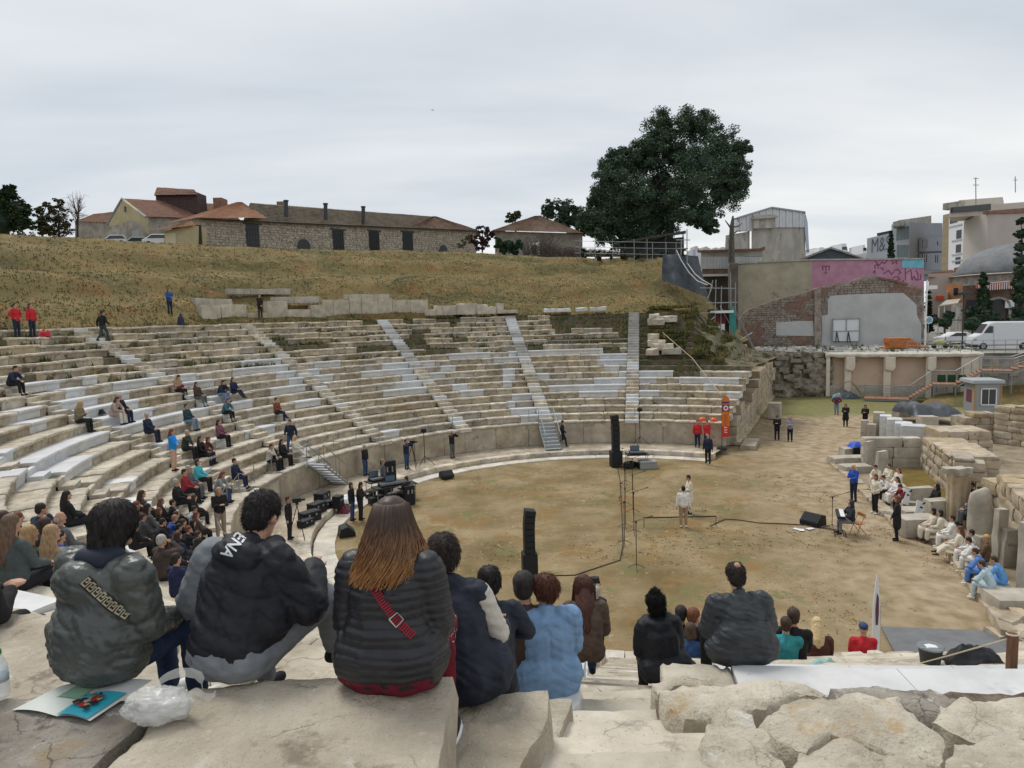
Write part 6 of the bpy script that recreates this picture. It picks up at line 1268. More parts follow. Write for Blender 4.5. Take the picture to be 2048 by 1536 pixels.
class Pose:
 def __init__(s,kind,wr=None,lean=0.,turn=0.,legs=None,wide=1.,hint=(.5,-.6,-.7),headlean=0.,twist=0.):
  s.sit=kind=='sit';s.wide=wide
  if s.sit:pel=V(0,0,.11);s.kn=legs or[(.11,.44,.10),(-.11,.44,.10)]
  else:pel=V(0,0,.93);s.kn=None
  s.pel=pel;up=V(0,sin(lean),cos(lean));s.up=up;fw=V(0,cos(lean),-sin(lean))
  s.waist=pel+V(0,0,.10)+up*.06;s.chest=pel+V(0,0,.10)+up*.27;s.neck=pel+V(0,0,.10)+up*.43;up2=V(0,sin(lean+headlean),cos(lean+headlean))if headlean else V(0,sin(lean*.6),cos(lean*.6));s.head=s.neck+up2*.17+fw*.02
  s.up2=up2;s.Rh=Matrix.Rotation(turn,3,'Z')@Matrix.Rotation(-(lean*.6 if not headlean else lean+headlean)*.7,3,'X')
  R=Matrix.Rotation(twist,3,'Z');s.sh=[s.neck-up*.055+R@V(.185*wide,0,0),s.neck-up*.055+R@V(-.185*wide,0,0)]
  wr=wr or([(.10,.34,.24),(-.10,.34,.24)]if s.sit else[(.27,.03,.84),(-.27,.03,.84)])
  s.el=[];s.wr=[]
  for i in(0,1):
   h=V(hint[0]*(1 if i==0 else-1),hint[1],hint[2]);e,w=ik(s.sh[i],wr[i],.29,.255,h);s.el.append(e);s.wr.append(w)
  s.hip=[pel+V(.09,0,-.02),pel+V(-.09,0,-.02)]
  if legs and len(legs)==4:s.kn=[V(*legs[0]),V(*legs[2])];s.ank=[V(*legs[1]),V(*legs[3])]
  elif s.sit:s.kn=[V(*k)for k in s.kn];s.ank=[V(k[0],k[1]+.02,k[2]-.43)for k in s.kn]
  else:s.kn=[V(.10,.02,.49),V(-.10,.02,.49)];s.ank=[V(.11,-.01,.08),V(-.11,-.01,.08)]
  s.cache={}
 def headp(s,v):return s.head+s.Rh@V(*v)
 def body(s):
  P=[pr_ell(s.head+s.Rh@V(0,0,.02),(.077,.095,.115),s.Rh),pr_ell(s.headp((0,.02,-.045)),(.058,.068,.07),s.Rh),pr_cap(s.neck-s.up*.05,s.head-s.up2*.05,.058,.052),pr_cap(s.headp((0,.088,.005)),s.headp((0,.108,-.02)),.011,.017),pr_cap(s.headp((0,.075,-.085)),s.headp((0,.08,-.085)),.025,.022)]
  for i in(1,-1):P.append(pr_ell(s.headp((.08*i,-.005,-.005)),(.012,.02,.03),s.Rh));P.append(pr_cap(s.headp((.035*i,.082,.032)),s.headp((.015*i,.088,.034)),.012,.010))
  P+=[pr_cap(s.pel,s.waist,.12,.11),pr_cap(s.waist,s.chest,.11,.12),pr_cap(s.chest+V(.05,0,0),s.neck-s.up*.08+V(.09,0,0),.10,.05),pr_cap(s.chest-V(.05,0,0),s.neck-s.up*.08-V(.09,0,0),.10,.05)]
  for i in(0,1):
   P+=[pr_cap(s.sh[i],s.el[i],.048,.038),pr_cap(s.el[i],s.wr[i],.038,.025)];P+=handprims(s.wr[i],s.wr[i]-s.el[i],1 if i==0 else-1)
   P+=[pr_cap(s.hip[i],s.kn[i],.078,.052),pr_cap(s.kn[i],s.ank[i],.05,.035),pr_cap(s.ank[i]-V(0,.02,.04),s.ank[i]+V(0,.12,-.055),.033,.028)]
  return P
 def top(s,t='jacket',f=.022):
  w=s.wide;P=[pr_cap(s.chest+V(.06*w,0,0),s.neck-s.up*.07+V(.10*w,0,0),.115+f,.06+f),pr_cap(s.chest-V(.06*w,0,0),s.neck-s.up*.07-V(.10*w,0,0),.115+f,.06+f)]
  for q in(-1,1):P+=[pr_cap(s.waist+V(.055*q*w,0,-.02),s.chest+V(.06*q*w,0,0),.105+f,.115+f),pr_cap(s.pel+V(.055*q*w,0,.02 if t!='tee' else .05),s.waist+V(.055*q*w,0,0),.118+f,.105+f)]
  P.append(pr_cap(s.neck-s.up*.06,s.neck+s.up*.01,.075+f*.6,.058+f*.4))
  for i in(0,1):P+=[pr_cap(s.sh[i],s.el[i],.055+f,.045+f)]+([pr_cap(s.el[i],s.el[i].lerp(s.wr[i],.97),.045+f,.032+f*.8)]if t!='tee' else[])
  if t=='coat':
   if s.sit:
    for i in(0,1):P.append(pr_cap(s.hip[i],s.hip[i].lerp(s.kn[i],.8),.115+f*.5,.09+f*.5))
   else:P+=[pr_cap(s.pel+V(q*.06,0,0),V(q*.09,0,.58),.125+f,.125+f)for q in(-1,1)]
  if t=='robe':
   if s.sit:
    for i in(0,1):P+=[pr_cap(s.hip[i],s.kn[i],.115,.085),pr_cap(s.kn[i],s.kn[i].lerp(s.ank[i],.8),.085,.085)]
    P+=[pr_cap(V(0,.1,.1),(s.kn[0]+s.kn[1])*.5,.1,.075),pr_cap((s.kn[0]+s.kn[1])*.5,((s.kn[0]+s.kn[1])*.5).lerp((s.ank[0]+s.ank[1])*.5,.75),.075,.07)]
   else:P+=[pr_cap(s.pel+V(q*.06,0,0),V(q*.07,0,.25),.125+f,.12+f)for q in(-1,1)]
  if t=='hood':P.append(pr_ell(s.neck-s.up*.01+V(0,-.09,.0),(.12,.08,.085),s.Rh))
  return P
 def legs(s,t='trousers'):
  P=[];f=.012 if t=='trousers' else 0
  for i in(0,1):P+=[pr_cap(s.pel+V(.06*(1-2*i),0,0),s.hip[i],.125,.105),pr_cap(s.hip[i],s.kn[i],.095+f,.062+f),pr_cap(s.kn[i],s.kn[i].lerp(s.ank[i],.96),.06+f,.045+f)]
  if t=='skirt' and not s.sit:P=[pr_cap(s.pel+V(q*.05,0,0),V(q*.06,0,.62),.125,.12)for q in(-1,1)]
  elif t=='skirt':P+=[pr_cap(V(0,.1,.1),(s.kn[0]+s.kn[1])*.5,.11,.08)]
  return P
 def shoes(s,i):return[p for p in(pr_cap(s.ank[i]+V(0,-.035,-.035),s.ank[i]+V(0,.13,-.05),.045,.036),pr_cap(s.ank[i],s.ank[i]+V(0,-.01,-.03),.045,.045))]
 def hair(s,t):
  h=s.headp;R=s.Rh
  P=[pr_ell(h((0,-.018,.052)),(.092,.103,.098),R),pr_ell(h((0,-.055,.0)),(.082,.06,.085),R)]
  if t=='cap':P=[pr_ell(h((0,-.005,.065)),(.092,.105,.08),R),pr_cap(h((-.03,.10,.06)),h((.03,.10,.06)),.03,.03),pr_cap(h((0,.10,.055)),h((0,.15,.045)),.03,.025)]
  if t=='bald':P=[pr_ell(h((0,-.062,-.01)),(.083,.045,.06),R)]
  if t in('long','vlong'):
   L_=.22 if t=='long' else .34
   for q in(-1,1):P+=[pr_cap(h((.06*q,-.03,.02)),s.neck+V(.07*q,-.06,-.02),.042,.045),pr_cap(s.neck+V(.07*q,-.06,-.02),s.neck-s.up*(L_-.12)+V(.06*q,-.10,0),.045,.03)]
   P+=[pr_cap(h((0,-.07,.0)),s.neck+V(0,-.10,-.03),.07,.07),pr_cap(s.neck+V(0,-.10,-.03),s.neck-s.up*(L_-.1)+V(0,-.12,0),.07,.05)]
  if t=='bob':P+=[pr_cap(h((.055*q,-.03,.02)),h((.062*q,-.02,-.10)),.045,.045)for q in(-1,1)]+[pr_cap(h((0,-.06,0)),h((0,-.06,-.10)),.06,.055)]
  if t=='bun':P+=[pr_ell(h((0,-.10,.09)),(.045,.045,.045),R)]
  if t=='hood':P=[pr_ell(h((0,-.03,.03)),(.108,.115,.125),R),pr_cap(h((0,-.05,-.05)),s.neck+V(0,-.04,0),.10,.10)]
  if t=='turban':P=[pr_ell(h((0,-.01,.075)),(.10,.11,.065),R),pr_ell(h((0,-.01,.11)),(.08,.09,.05),R)]
  return P
 def face(s):
  P=[]
  for q in(-1,1):P.append(pr_ell(s.headp((.031*q,.088,.014)),(.011,.006,.006),s.Rh))
  return P
 def get(s,part,v,vox=.017):
  k=(part,v)
  if k not in s.cache:
   if part=='body':me=skinmesh('body',s.body(),.0125,1)
   elif part=='top':me=skinmesh('clothing',s.top(*v),vox,3,lambda c,n:.007*noise.noise(c*11)+.006*noise.noise(V(c.x*5,c.y*5,c.z*26)))
   elif part=='legs':me=skinmesh('trousers',s.legs(v),vox,3,lambda c,n:.006*noise.noise(c*13))
   elif part=='shoes':me=skinmesh('shoe',s.shoes(v),.014,2)
   elif part=='hair':me=skinmesh('hair',s.hair(v),.013,2,lambda c,n:.005*noise.noise(V(c.x*60,c.y*60,c.z*9)))
   elif part=='face':
    vs,fs=prim_bm(s.face(),8);me=bpy.data.meshes.new('eyes');me.from_pydata(vs,[],fs);me.polygons.foreach_set('use_smooth',[True]*len(me.polygons))
   me.materials.append(None);s.cache[k]=me
  return s.cache[k]
def cloth(c,rough=.85):
 k='cloth_%02d%02d%02d%d'%(int(c[0]*99),int(c[1]*99),int(c[2]*99),int(rough*10));c2=tuple(min(1,x*1.35+.006)for x in c)
 return mat(k,c,c2,9,rough,.25,60,coord='O',bdist=.004)
def hairm(c):return mat('hair_%02d%02d%02d'%(int(c[0]*99),int(c[1]*99),int(c[2]*99)),c,tuple(min(1,x*1.9+.01)for x in c),22,.6,.5,90,coord='O',stretch=(3,3,.4),bdist=.006)
SK=[mat('skin_a',(.46,.26,.18),(.54,.32,.23),8,.6,0,coord='O'),mat('skin_b',(.36,.20,.13),(.43,.25,.17),8,.6,0,coord='O'),mat('skin_c',(.55,.34,.26),(.60,.39,.30),8,.6,0,coord='O')]
m_eye=plain('eye_dark',(.03,.02,.018),.3)
BK,NV,GY,WH,RD,BL=(.012,.012,.014),(.014,.02,.045),(.09,.095,.10),(.62,.61,.58),(.42,.018,.025),(.03,.14,.46)
DJ,LJ,CR,BR_,TN,OL=(.03,.06,.13),(.12,.20,.32),(.56,.51,.42),(.06,.035,.025),(.30,.21,.13),(.06,.065,.04)
HB,HD,HL,HBL,HR,HG=(.012,.009,.008),(.035,.018,.012),(.26,.17,.08),(.42,.32,.17),(.10,.035,.018),(.25,.24,.23)
POSES={'rest':Pose('stand'),'cross':Pose('stand',[(-.10,.20,1.17),(.10,.22,1.14)],hint=(.8,-.2,-.8)),'phone':Pose('stand',[(.06,.30,1.20),(-.06,.30,1.20)],headlean=.35,hint=(.5,-.3,-.9)),'hips':Pose('stand',[(.17,.06,1.02),(-.17,.06,1.02)],hint=(1,-.4,0)),'camera':Pose('stand',[(.06,.22,1.55),(-.06,.22,1.55)],hint=(.8,.2,-.8)),'walk':Pose('stand',[(.24,.22,.98),(-.24,-.14,.90)],legs=[(.09,.20,.50),(.09,.26,.08),(-.09,-.02,.48),(-.09,-.34,.12)],lean=.06),'clasp':Pose('stand',[(.04,.16,.92),(-.04,.17,.93)],hint=(.7,-.4,-.7)),'read':Pose('stand',[(.10,.30,1.12),(-.10,.30,1.12)],headlean=.2,hint=(.5,-.3,-.9)),'sit':Pose('sit'),'sitlean':Pose('sit',[(.07,.45,.22),(-.07,.45,.22)],lean=.5,hint=(.8,0,-.5)),'sitphone':Pose('sit',[(.05,.30,.40),(-.05,.30,.40)],headlean=.35,lean=.12,hint=(.5,-.3,-.9)),'sitchin':Pose('sit',[(.04,.26,.66),(-.10,.34,.22)],lean=.25,hint=(.5,.1,-.9)),'sitcam':Pose('sit',[(.07,.22,.73),(-.07,.22,.73)],hint=(.8,.2,-.8),lean=.1),'sitcross':Pose('sit',legs=[(.10,.42,.16),(-.06,.62,-.16),(-.11,.42,.08),(-.11,.40,-.36)],wr=[(.12,.34,.26),(-.10,.30,.26)]),'sitkey':Pose('sit',[(.16,.40,.36),(-.16,.40,.36)],hint=(.5,-.3,-.9)),'sitturn':Pose('sit',turn=-.6,wr=[(.12,.36,.22),(-.02,.34,.26)]),'sitlegs':Pose('sit',legs=[(.12,.40,.18),(.14,.74,-.14),(-.12,.40,.16),(-.10,.70,-.18)],wr=[(.1,.35,.28),(-.1,.35,.28)])}
NPEOPLE=[]
def person(lab,pos,yaw,pose,top,legs,hair,hairt='short',topt='jacket',legt='trousers',skin=0,s=1.,shoe=BK,group=None,rough=.85,nobottom=False):
 P=POSES[pose];T=thing('person',lab,'person',pos,yaw,group,(s,s,s))
 def part(nm,me,m):
  o=link(nm,me,T);o.material_slots[0].link='OBJECT';o.material_slots[0].material=m;return o
 part('body',P.get('body',0),SK[skin]);part({'coat':'coat','robe':'robe','tee':'shirt'}.get(topt,'jacket'),P.get('top',(topt,)),cloth(top,rough))
 if not(topt=='robe'):part('skirt' if legt=='skirt' else 'trousers',P.get('legs',legt),cloth(legs))
 part('shoe',P.get('shoes',0),cloth(shoe));part('shoe',P.get('shoes',1),cloth(shoe));part({'cap':'cap','hood':'hood','turban':'turban'}.get(hairt,'hair'),P.get('hair',hairt),hairm(hair));part('eyes',P.get('face',0),m_eye)
 return T
def face_to(p,tx,ty):return atan2(-(tx-p[0]),ty-p[1])
STG=(15,29)
def seated(lab,px,py,*a,back=.22,dyaw=0.,look=None,rows=None,s=1.,hh=.72,dmin=18.,exact=False,**k):
 best=None
 for i in(rows if rows is not None else range(0,19)):
  z=rowZ(i)+hh*s;q=atz(px,py,z)
  if q.xy.length<dmin:continue
  r,th=pol(q);e=abs(r-(rowR(i,th)+back))
  if best is None or e<best[0]:best=(e,i,th,r)
 _,i,th,r=best;dr=r-rowR(i,th)-back;p=pt(rowR(i,th)+back+(dr if exact else max(-.12,min(.3,dr))),th,rowZ(i));yaw=face_to(p,CX,CY)+dyaw if look is None else face_to(p,*look)
 return person(lab,p,yaw,*a,s=s,**k)
def standing(lab,px,py,*a,z=0.,look=(CX,CY),yaw=None,**k):
 p=atz(px,py,z);q=pol(p)
 if z==HW and q[0]>RP-.5 and q[1]<200:p=pt(RP-.5,q[1],z)
 return person(lab,p,face_to(p,*look)if yaw is None else yaw,*a,**k)
def standrow(lab,px,py,*a,**k):
 q=atrow(px,py);i=max(0,int(round(q[0]-.35)));th=q[1];p=pt(rowR(i,th)+.35,th,rowZ(i));lk=k.pop('look',(CX,CY));return person(lab,p,face_to(p,*lk),*a,**k)
G1='spectators scattered on the left rows';G2='spectators packed on the lower left rows';G3='singers and actors along the ruined stage';G4='people standing around the orchestra'
# upper left
standrow('woman in a red jacket and navy trousers, left of two at the top row',40,671,'hips',RD,NV,HB,group=G1);standrow('long haired woman in a red jacket, right of two at the top row',66,668,'rest',RD,NV,HD,'long',group=G1)
standrow('dark clad person with a backpack walking on the upper left rows',219,684,'walk',BK,(.03,.05,.06),HB,look=(-10,80),group=G1)
standrow('woman in a bright blue jacket standing before the ruined blocks',346,627,'read',(.02,.07,.22),NV,HR,'long',group=G1);standrow('man in black standing at the foot of the slab wall',521,631,'clasp',BK,BK,HD,group=G1)
for a in[('young man with white sleeves and dark vest leaning forward on a white bench',79,737,'sitlean',NV,BK,HB),('woman in a beige jacket using her phone, left of the couple on the middle rows',332,757,'sitphone',TN,BK,HD,'bun'),('blonde woman in magenta sitting beside the beige jacket',348,757,'sit',(.22,.01,.08),BK,HBL,'long'),('woman in brown with a patterned skirt, leftmost of four friends',452,772,'sit',BR_,GY,HD,'long'),('dark haired youth in navy and light jeans, second of four friends',480,766,'sitlean',NV,LJ,HB),('dark haired youth in light jeans, third of four friends',497,766,'sitlean',BK,LJ,HB,'long'),('young woman with one leg stretched out, last of four friends',519,763,'sitlegs',NV,NV,HD,'long'),('woman in a khaki coat and mustard hood looking at her phone',155,812,'sitphone',(.17,.14,.09),BK,(.28,.19,.07),'hood'),('woman in a long pinkish beige coat sitting on the curved bench',229,800,'sitlean',(.33,.25,.22),CR,HD,'long','coat'),('man in black beside the woman in the pinkish coat',243,797,'sit',BK,NV,HG),('heavy man in a dark jacket sitting above the woman in bright blue',337,834,'sitturn',NV,NV,HG),('man in dark green with pale jeans on the middle rows',419,816,'sit',(.02,.045,.05),LJ,HD,'bun'),('person in a teal jacket sitting hunched below the four friends',484,802,'sitlean',(.05,.11,.14),BK,HR),('man in a rust brown jacket with crossed arms sitting alone',556,803,'sitcross',(.16,.05,.02),NV,HB),('long haired woman in a mauve jacket and black trousers',472,848,'sit',(.15,.06,.09),BK,HB,'long'),('hooded man in dark green talking on his phone',410,868,'sitchin',(.03,.04,.035),BK,HG,'short'),('woman in black sitting right of the woman in bright blue',376,882,'sit',BK,NV,HD,'long','coat'),('curly haired person in maroon next to the woman in black',392,880,'sitlean',(.07,.025,.02),NV,HR,'bob'),('man in a navy coat sitting alone near the podium edge',484,926,'sit',NV,NV,HB),('woman in a turquoise top in the middle of the left group',413,928,'sit',(.05,.34,.40),BK,HD,'bob'),('grey haired man in grey before the turquoise top',405,940,'sit',GY,GY,HG),('person in a deep red jacket holding papers',385,948,'sit',(.22,.02,.03),BK,HB),('woman in a grey top and jeans at the right of the left group',447,950,'sitlean',(.20,.21,.22),DJ,HR,'long'),('boy in dark clothes at the left of the papers',371,968,'sit',BK,BK,HG),('woman in a pale jacket sitting above the left metal stairs',553,896,'sitchin',(.42,.39,.36),BK,HD),('blonde woman in black beside the pale jacket',570,894,'sit',BK,BK,HL,'long'),('long haired woman in black at the head of the metal stairs',608,888,'sit',BK,BK,HB,'long','coat'),('blonde woman in white trousers stretching her legs on the podium edge',621,880,'sitlegs',CR,WH,HBL,'long')]:
 n_=list(a[7:]);seated(a[0],a[1],a[2],*a[3:7],*n_,group=G1,rows=range(1,18),look=STG if 'couple' not in a[0]else None)
standrow('woman in a bright blue jacket with bare legs standing on the left rows',354,936,'cross',(.01,.22,.62),(.50,.30,.22),HR,'long',group=G1);standrow('man in a navy sweater and jeans stepping down to the metal stairs',594,906,'walk',NV,DJ,HB,group=G1,look=(-12,30));standrow('blonde woman in black with beige trousers standing by the podium rail',424,1061,'phone',BK,(.24,.19,.15),HL,'long',group=G1,look=(0,10))
# dense crowd lower left
CW=[('man in a navy suit with his chin on his hand, left crowd',66,1030,'sitchin',(.018,.03,.05),NV,HB),('long haired woman in black with a handbag on the second free row',133,998,'sit',BK,BK,HB,'vlong','coat'),('woman with brown waves and grey jacket at the left edge',22,1065,'sit',(.06,.075,.08),BK,(.09,.055,.035),'vlong'),('dark haired person cut by the left picture edge',5,1052,'sit',BK,BK,HD,'long'),('woman with long blonde waves and an olive jacket',58,1083,'sit',OL,BK,HL,'vlong'),('balding man in a dark scarf above the tan coat',119,1047,'sit',GY,BK,(.30,.22,.18),'bald'),('person in a tan teddy coat with the hood down',103,1082,'sit',TN,BK,(.24,.16,.09),'long','coat'),('child with black hair and a blue jacket beside the tan coat',118,1084,'sit',BL,BK,HB),('woman with dark hair and glasses at the top of the packed crowd',301,992,'sit',(.05,.03,.03),BK,HD,'long'),('person holding up a phone at the back of the crowd',268,1018,'sitcam',BR_,BK,HR,'short'),('woman in a grey shawl in the crowd',296,1022,'sit',(.10,.10,.10),BK,HB,'long'),('boy with a brown bowl cut in the crowd',315,1028,'sit',BK,BK,HR,'bob'),('boy in black near the centre of the crowd',350,1010,'sit',BK,BK,HB),('boy in a pale grey hoodie',374,1022,'sitlean',(.30,.33,.35),GY,HD),('boy with fair cropped hair in a blue fleece',333,1042,'sitlean',(.03,.06,.22),BK,(.20,.12,.07)),('girl with dark hair between the blue fleece and the hoodie',352,1035,'sit',BK,BK,HD,'bob'),('boy with black hair and a white collar',341,1060,'sitlean',(.02,.02,.03),BK,HB),('boy with short brown hair in dark blue',370,1050,'sit',NV,BK,HD),('boy in black with his hand on his ear',368,1066,'sitchin',BK,BK,HR),('child in a grey jacket at the right rim of the crowd',398,1075,'sit',GY,BK,HD),('child in dark clothes behind the grey jacket',385,1052,'sit',BK,BK,HB,'bob'),('grey haired photographer in brown raising his camera',318,1092,'sitcam',(.05,.035,.03),BK,HG),('child in a navy jacket with a white hood',352,1128,'sit',(.015,.02,.06),NV,HB),('girl with long black hair behind the glossy grey coat',270,1050,'sit',BK,BK,HB,'long'),('boy with curly dark hair left of the papers',388,1000,'sit',BK,BK,HD,'bob'),('boy in a black anorak in the second row of the crowd',308,1050,'sitlean',BK,BK,HB),('girl with a brown ponytail in the thick of the crowd',322,1008,'sit',(.04,.03,.03),BK,HR,'long'),('boy in dark grey near the back of the crowd',285,1040,'sit',(.05,.05,.055),BK,HD),('girl in a dark blue coat among the boys',358,1078,'sit',(.02,.03,.06),BK,HD,'bob'),('boy in a black hood at the lower rim of the crowd',384,1090,'sitlean',BK,BK,HB,'hood'),('girl in black beside the grey haired photographer',340,1095,'sit',BK,BK,HD,'long'),('boy in a brown jumper left of the man in the navy suit',40,1045,'sit',(.06,.04,.03),BK,HR),('person in dark clothes behind the woman in olive',90,1062,'sit',BK,BK,HD,'bob'),('girl with brown hair in the last row of the crowd',392,1035,'sit',(.07,.05,.04),BK,HR,'long')]
for a in CW:seated(a[0],a[1],a[2],*a[3:7],*a[7:],group=G2,rows=range(1,15),look=(4,34),dmin=10.,s=.86 if('boy' in a[0]or 'child' in a[0]or 'girl' in a[0])else 1.)
# around the orchestra
WZ=HW
for a in[('bearded man in a dark jacket and jeans with an orange bag by the podium',705,947,'clasp',BK,DJ,HG,'short',WZ),('cameraman in a dark hoodie and jeans behind the tripod',814,938,'camera',NV,DJ,HD,'short',WZ),('photographer in black with grey trousers by the podium wall',905,916,'camera',BK,GY,(.3,.25,.2),'bald',WZ),('woman in a long black coat walking by the far metal steps',1125,893,'walk',BK,BK,HB,'short',WZ),('cameraman in black standing beside the near camera tripod',580,1078,'rest',BK,BK,HD,'short',WZ),('man in a black jacket and jeans beside the mixing desk',705,1041,'rest',BK,DJ,HD,'bob',.05),('person in black filming beside the man in jeans',722,1040,'phone',BK,BK,HB,'bob',.05),('helper in a red jacket and navy trousers, left of two by the banner',1395,894,'rest',RD,NV,HD,'short',WZ),('helper in a red jacket standing right next to the banner',1414,895,'clasp',RD,NV,HD,'short',WZ),('man in a navy tracksuit standing on the orchestra ring',1416,927,'rest',NV,BK,(.2,.1,.06),'short',.06),('singer in a white shirt and beige trousers, nearer of two',1367,1054,'rest',WH,TN,HB,'short',0),('singer in a cream tunic holding a sheet, farther of two',1379,1027,'read',CR,CR,HB,'short',0),('man in black reading his phone, left of two in the passage',1554,880,'phone',BK,BK,HB,'cap',0),('woman in a grey checked top, right of two in the passage',1580,883,'cross',(.22,.20,.25),BK,(.25,.14,.08),'bob',0),('man in a dark red shirt and pale jeans far back on the grass',1673,829,'hips',(.12,.025,.04),LJ,HG,'short',0),('woman in a long black coat with a white scarf in the passage',1691,853,'phone',BK,BK,HR,'bob',0),('person in black behind the marble blocks',1730,856,'phone',BK,BK,HB,'bob',0),('blonde woman in a bright blue jacket holding papers',1707,1002,'read',(.015,.07,.36),NV,HBL,'long',0),('woman in a cream jacket and black trousers with hands on hips',1750,1027,'hips',CR,BK,HR,'bob',0),('conductor in a long black coat and white shirt',1793,1081,'clasp',BK,BK,HR,'bob',0)]:
 lk=(9,29)if a[1]>1500 else((CX,CY)if a[1]>1300 and a[1]<1420 else(14,28)if a[1]<1300 else(12,27))
 if a[1]in(1367,1379):lk=(12,60)if a[1]==1367 else(-10,30)
 if 'walking' in a[0]:lk=(20,46)
 standing(a[0],a[1],a[2],*a[3:8],topt='coat' if 'coat' in a[0]or 'tunic' in a[0]else 'jacket',z=a[8],look=lk,group=G4,shoe=WH if 'hands on hips' in a[0]or a[1]==1367 else BK)
 # choir on the stage blocks
def sat(lab,px,py,*a,z=.42,look=(5,30),s=1.,**k):
 p=atz(px,py,z);return person(lab,p,face_to(p,*look),*a,s=s,group=G3,**k)
for a in[('singer in white beside the rounded grave stone, rear row',1759,962,'sitlean',CR,CR,HB,'short','robe'),('singer in cream at the back, right of the rear row',1777,963,'sit',CR,CR,HD,'short','robe'),('boy in a white shirt bending forward in the second row',1776,985,'sitlean',WH,BK,HD,'short','jacket'),('girl in white with dark hair in the second row',1794,992,'sit',WH,CR,HD,'long','robe'),('boy in a dark red sweater with a white collar',1811,1005,'sitlean',(.14,.015,.025),BK,HD,'short','jacket'),('girl with long hair behind the boy in dark red',1797,972,'sit',CR,CR,HR,'long','robe'),('girl in cream with black bob, left of two on one block',1866,1062,'sit',CR,CR,HB,'bob','robe'),('girl in cream with black hair, right of two on one block',1880,1066,'sit',CR,CR,HB,'bob','robe'),('boy in a white tunic at the head of the seated row',1904,1078,'sit',WH,WH,HB,'short','robe'),('girl in a cream dress with a purple belt stretching her legs',1919,1102,'sitlegs',CR,CR,HR,'long','robe'),('boy in a white tunic beside the girl with the purple belt',1942,1110,'sit',WH,WH,HB,'short','robe'),('boy in a white tunic leaning to the right',1954,1125,'sitlean',WH,WH,HB,'short','robe'),('actor with a gold turban, black beard and brown robe',1972,1122,'sit',(.12,.07,.045),BR_,(.36,.24,.08),'turban','robe'),('boy in a blue tunic over white, left of two in blue',1968,1150,'sitlean',(.09,.20,.46),WH,HD,'short','robe'),('boy in a bright blue tunic at the right edge of the seated row',2006,1168,'sitlean',(.10,.26,.52),BL,HD,'short','robe'),('boy in a white and teal costume sitting nearest, with white shoes',1982,1178,'sitlean',(.36,.46,.50),(.42,.50,.54),HD,'short','jacket')]:
 sat(a[0],a[1],a[2],*a[3:8],topt=a[8],s=.95,shoe=WH if 'boy' in a[0]else BR_)
for a in[('person in black sitting on the dark grass behind the boards',1873,1010,'sit',BK,BK,HB,'hood'),('dark haired man among the stones behind the fluted pier',1943,1010,'sit',NV,BK,HB,'short'),('person in black behind the torso shaped stone',1957,1020,'sit',BK,BK,HB,'short'),('bearded man in grey leaning on the torso shaped stone',1948,1030,'sit',GY,GY,HR,'short')]:sat(a[0],a[1],a[2],*a[3:8],z=.9 if a[1]>1900 else .42)
p=atz(1701,1068,0);person('woman in a dark hooded jacket and grey skirt playing the keyboard',(p.x,p.y,.44),pi/2,'sitkey',(.02,.022,.03),(.16,.17,.18),(.02,.022,.03),'hood',legt='skirt',group=G4)
p=atz(768,985,.1);person('sound technician in grey standing behind the mixing desk',(p.x,p.y,.1),-1.2,'rest',GY,GY,(.2,.12,.08),'short',group=G4);p=atz(815,1004,.1);person('technician in black sitting in front of the mixing desk',(p.x,p.y,.45),1.2,'sitkey',BK,BK,HD,'short',group=G4)
# ------------------------------------------------------------------ the nearest spectators, built one by one
from mathutils.bvhtree import BVHTree
def quilt(sp,a,w=.012,fr=6,wr=.004,k=.5,wf=18):
 return lambda c,n:a*(abs(sin(pi*(c.z+w*noise.noise(c*fr))/sp))**k-.6)+wr*noise.noise(V(c.x*wf,c.y*wf,c.z*wf*.5))+wr*.6*noise.noise(c*wf*2.3)
def folds(a,fr=(9,9,22),tw=2.):return lambda c,n:a*(noise.noise(V(c.x*fr[0]+tw*c.z*4,c.y*fr[1],c.z*fr[2]+tw*c.x*5))+.5*noise.noise(V(c.x*fr[0]*2.2,c.y*fr[1]*2.2,c.z*fr[2]*1.8)))
m_puff=mat('puffer_grey',(.055,.062,.057),(.085,.093,.086),5,.30,.35,34,coord='O',bdist=.008);m_blk=mat('puffer_black',(.009,.009,.012),(.017,.017,.022),9,.42,.3,60,coord='O',bdist=.004)
m_blk2=mat('jacket_black',(.010,.011,.015),(.018,.019,.025),9,.6,.4,40,coord='O',bdist=.006);m_nav=mat('vest_navy',(.013,.017,.030),(.022,.027,.044),9,.65,.4,50,coord='O',bdist=.005)
m_sweat=mat('sweat_grey',(.17,.185,.205),(.24,.255,.275),12,.95,.6,70,coord='O',bdist=.004);m_jean=mat('denim',(.018,.035,.085),(.04,.065,.135),16,.9,.6,90,coord='O',bdist=.004)
m_bcoat=mat('coat_blue',(.15,.26,.43),(.21,.335,.51),7,.75,.4,50,coord='O',bdist=.005);m_leath=mat('leather_dark',(.022,.026,.030),(.038,.043,.048),7,.5,.5,30,coord='O',bdist=.005);m_knit=mat('knit_white',(.50,.47,.42),(.60,.57,.52),20,.95,.8,120,coord='O',bdist=.004);m_burg=mat('burgundy',(.13,.008,.02),(.19,.014,.03),14,.9,.4,coord='O')
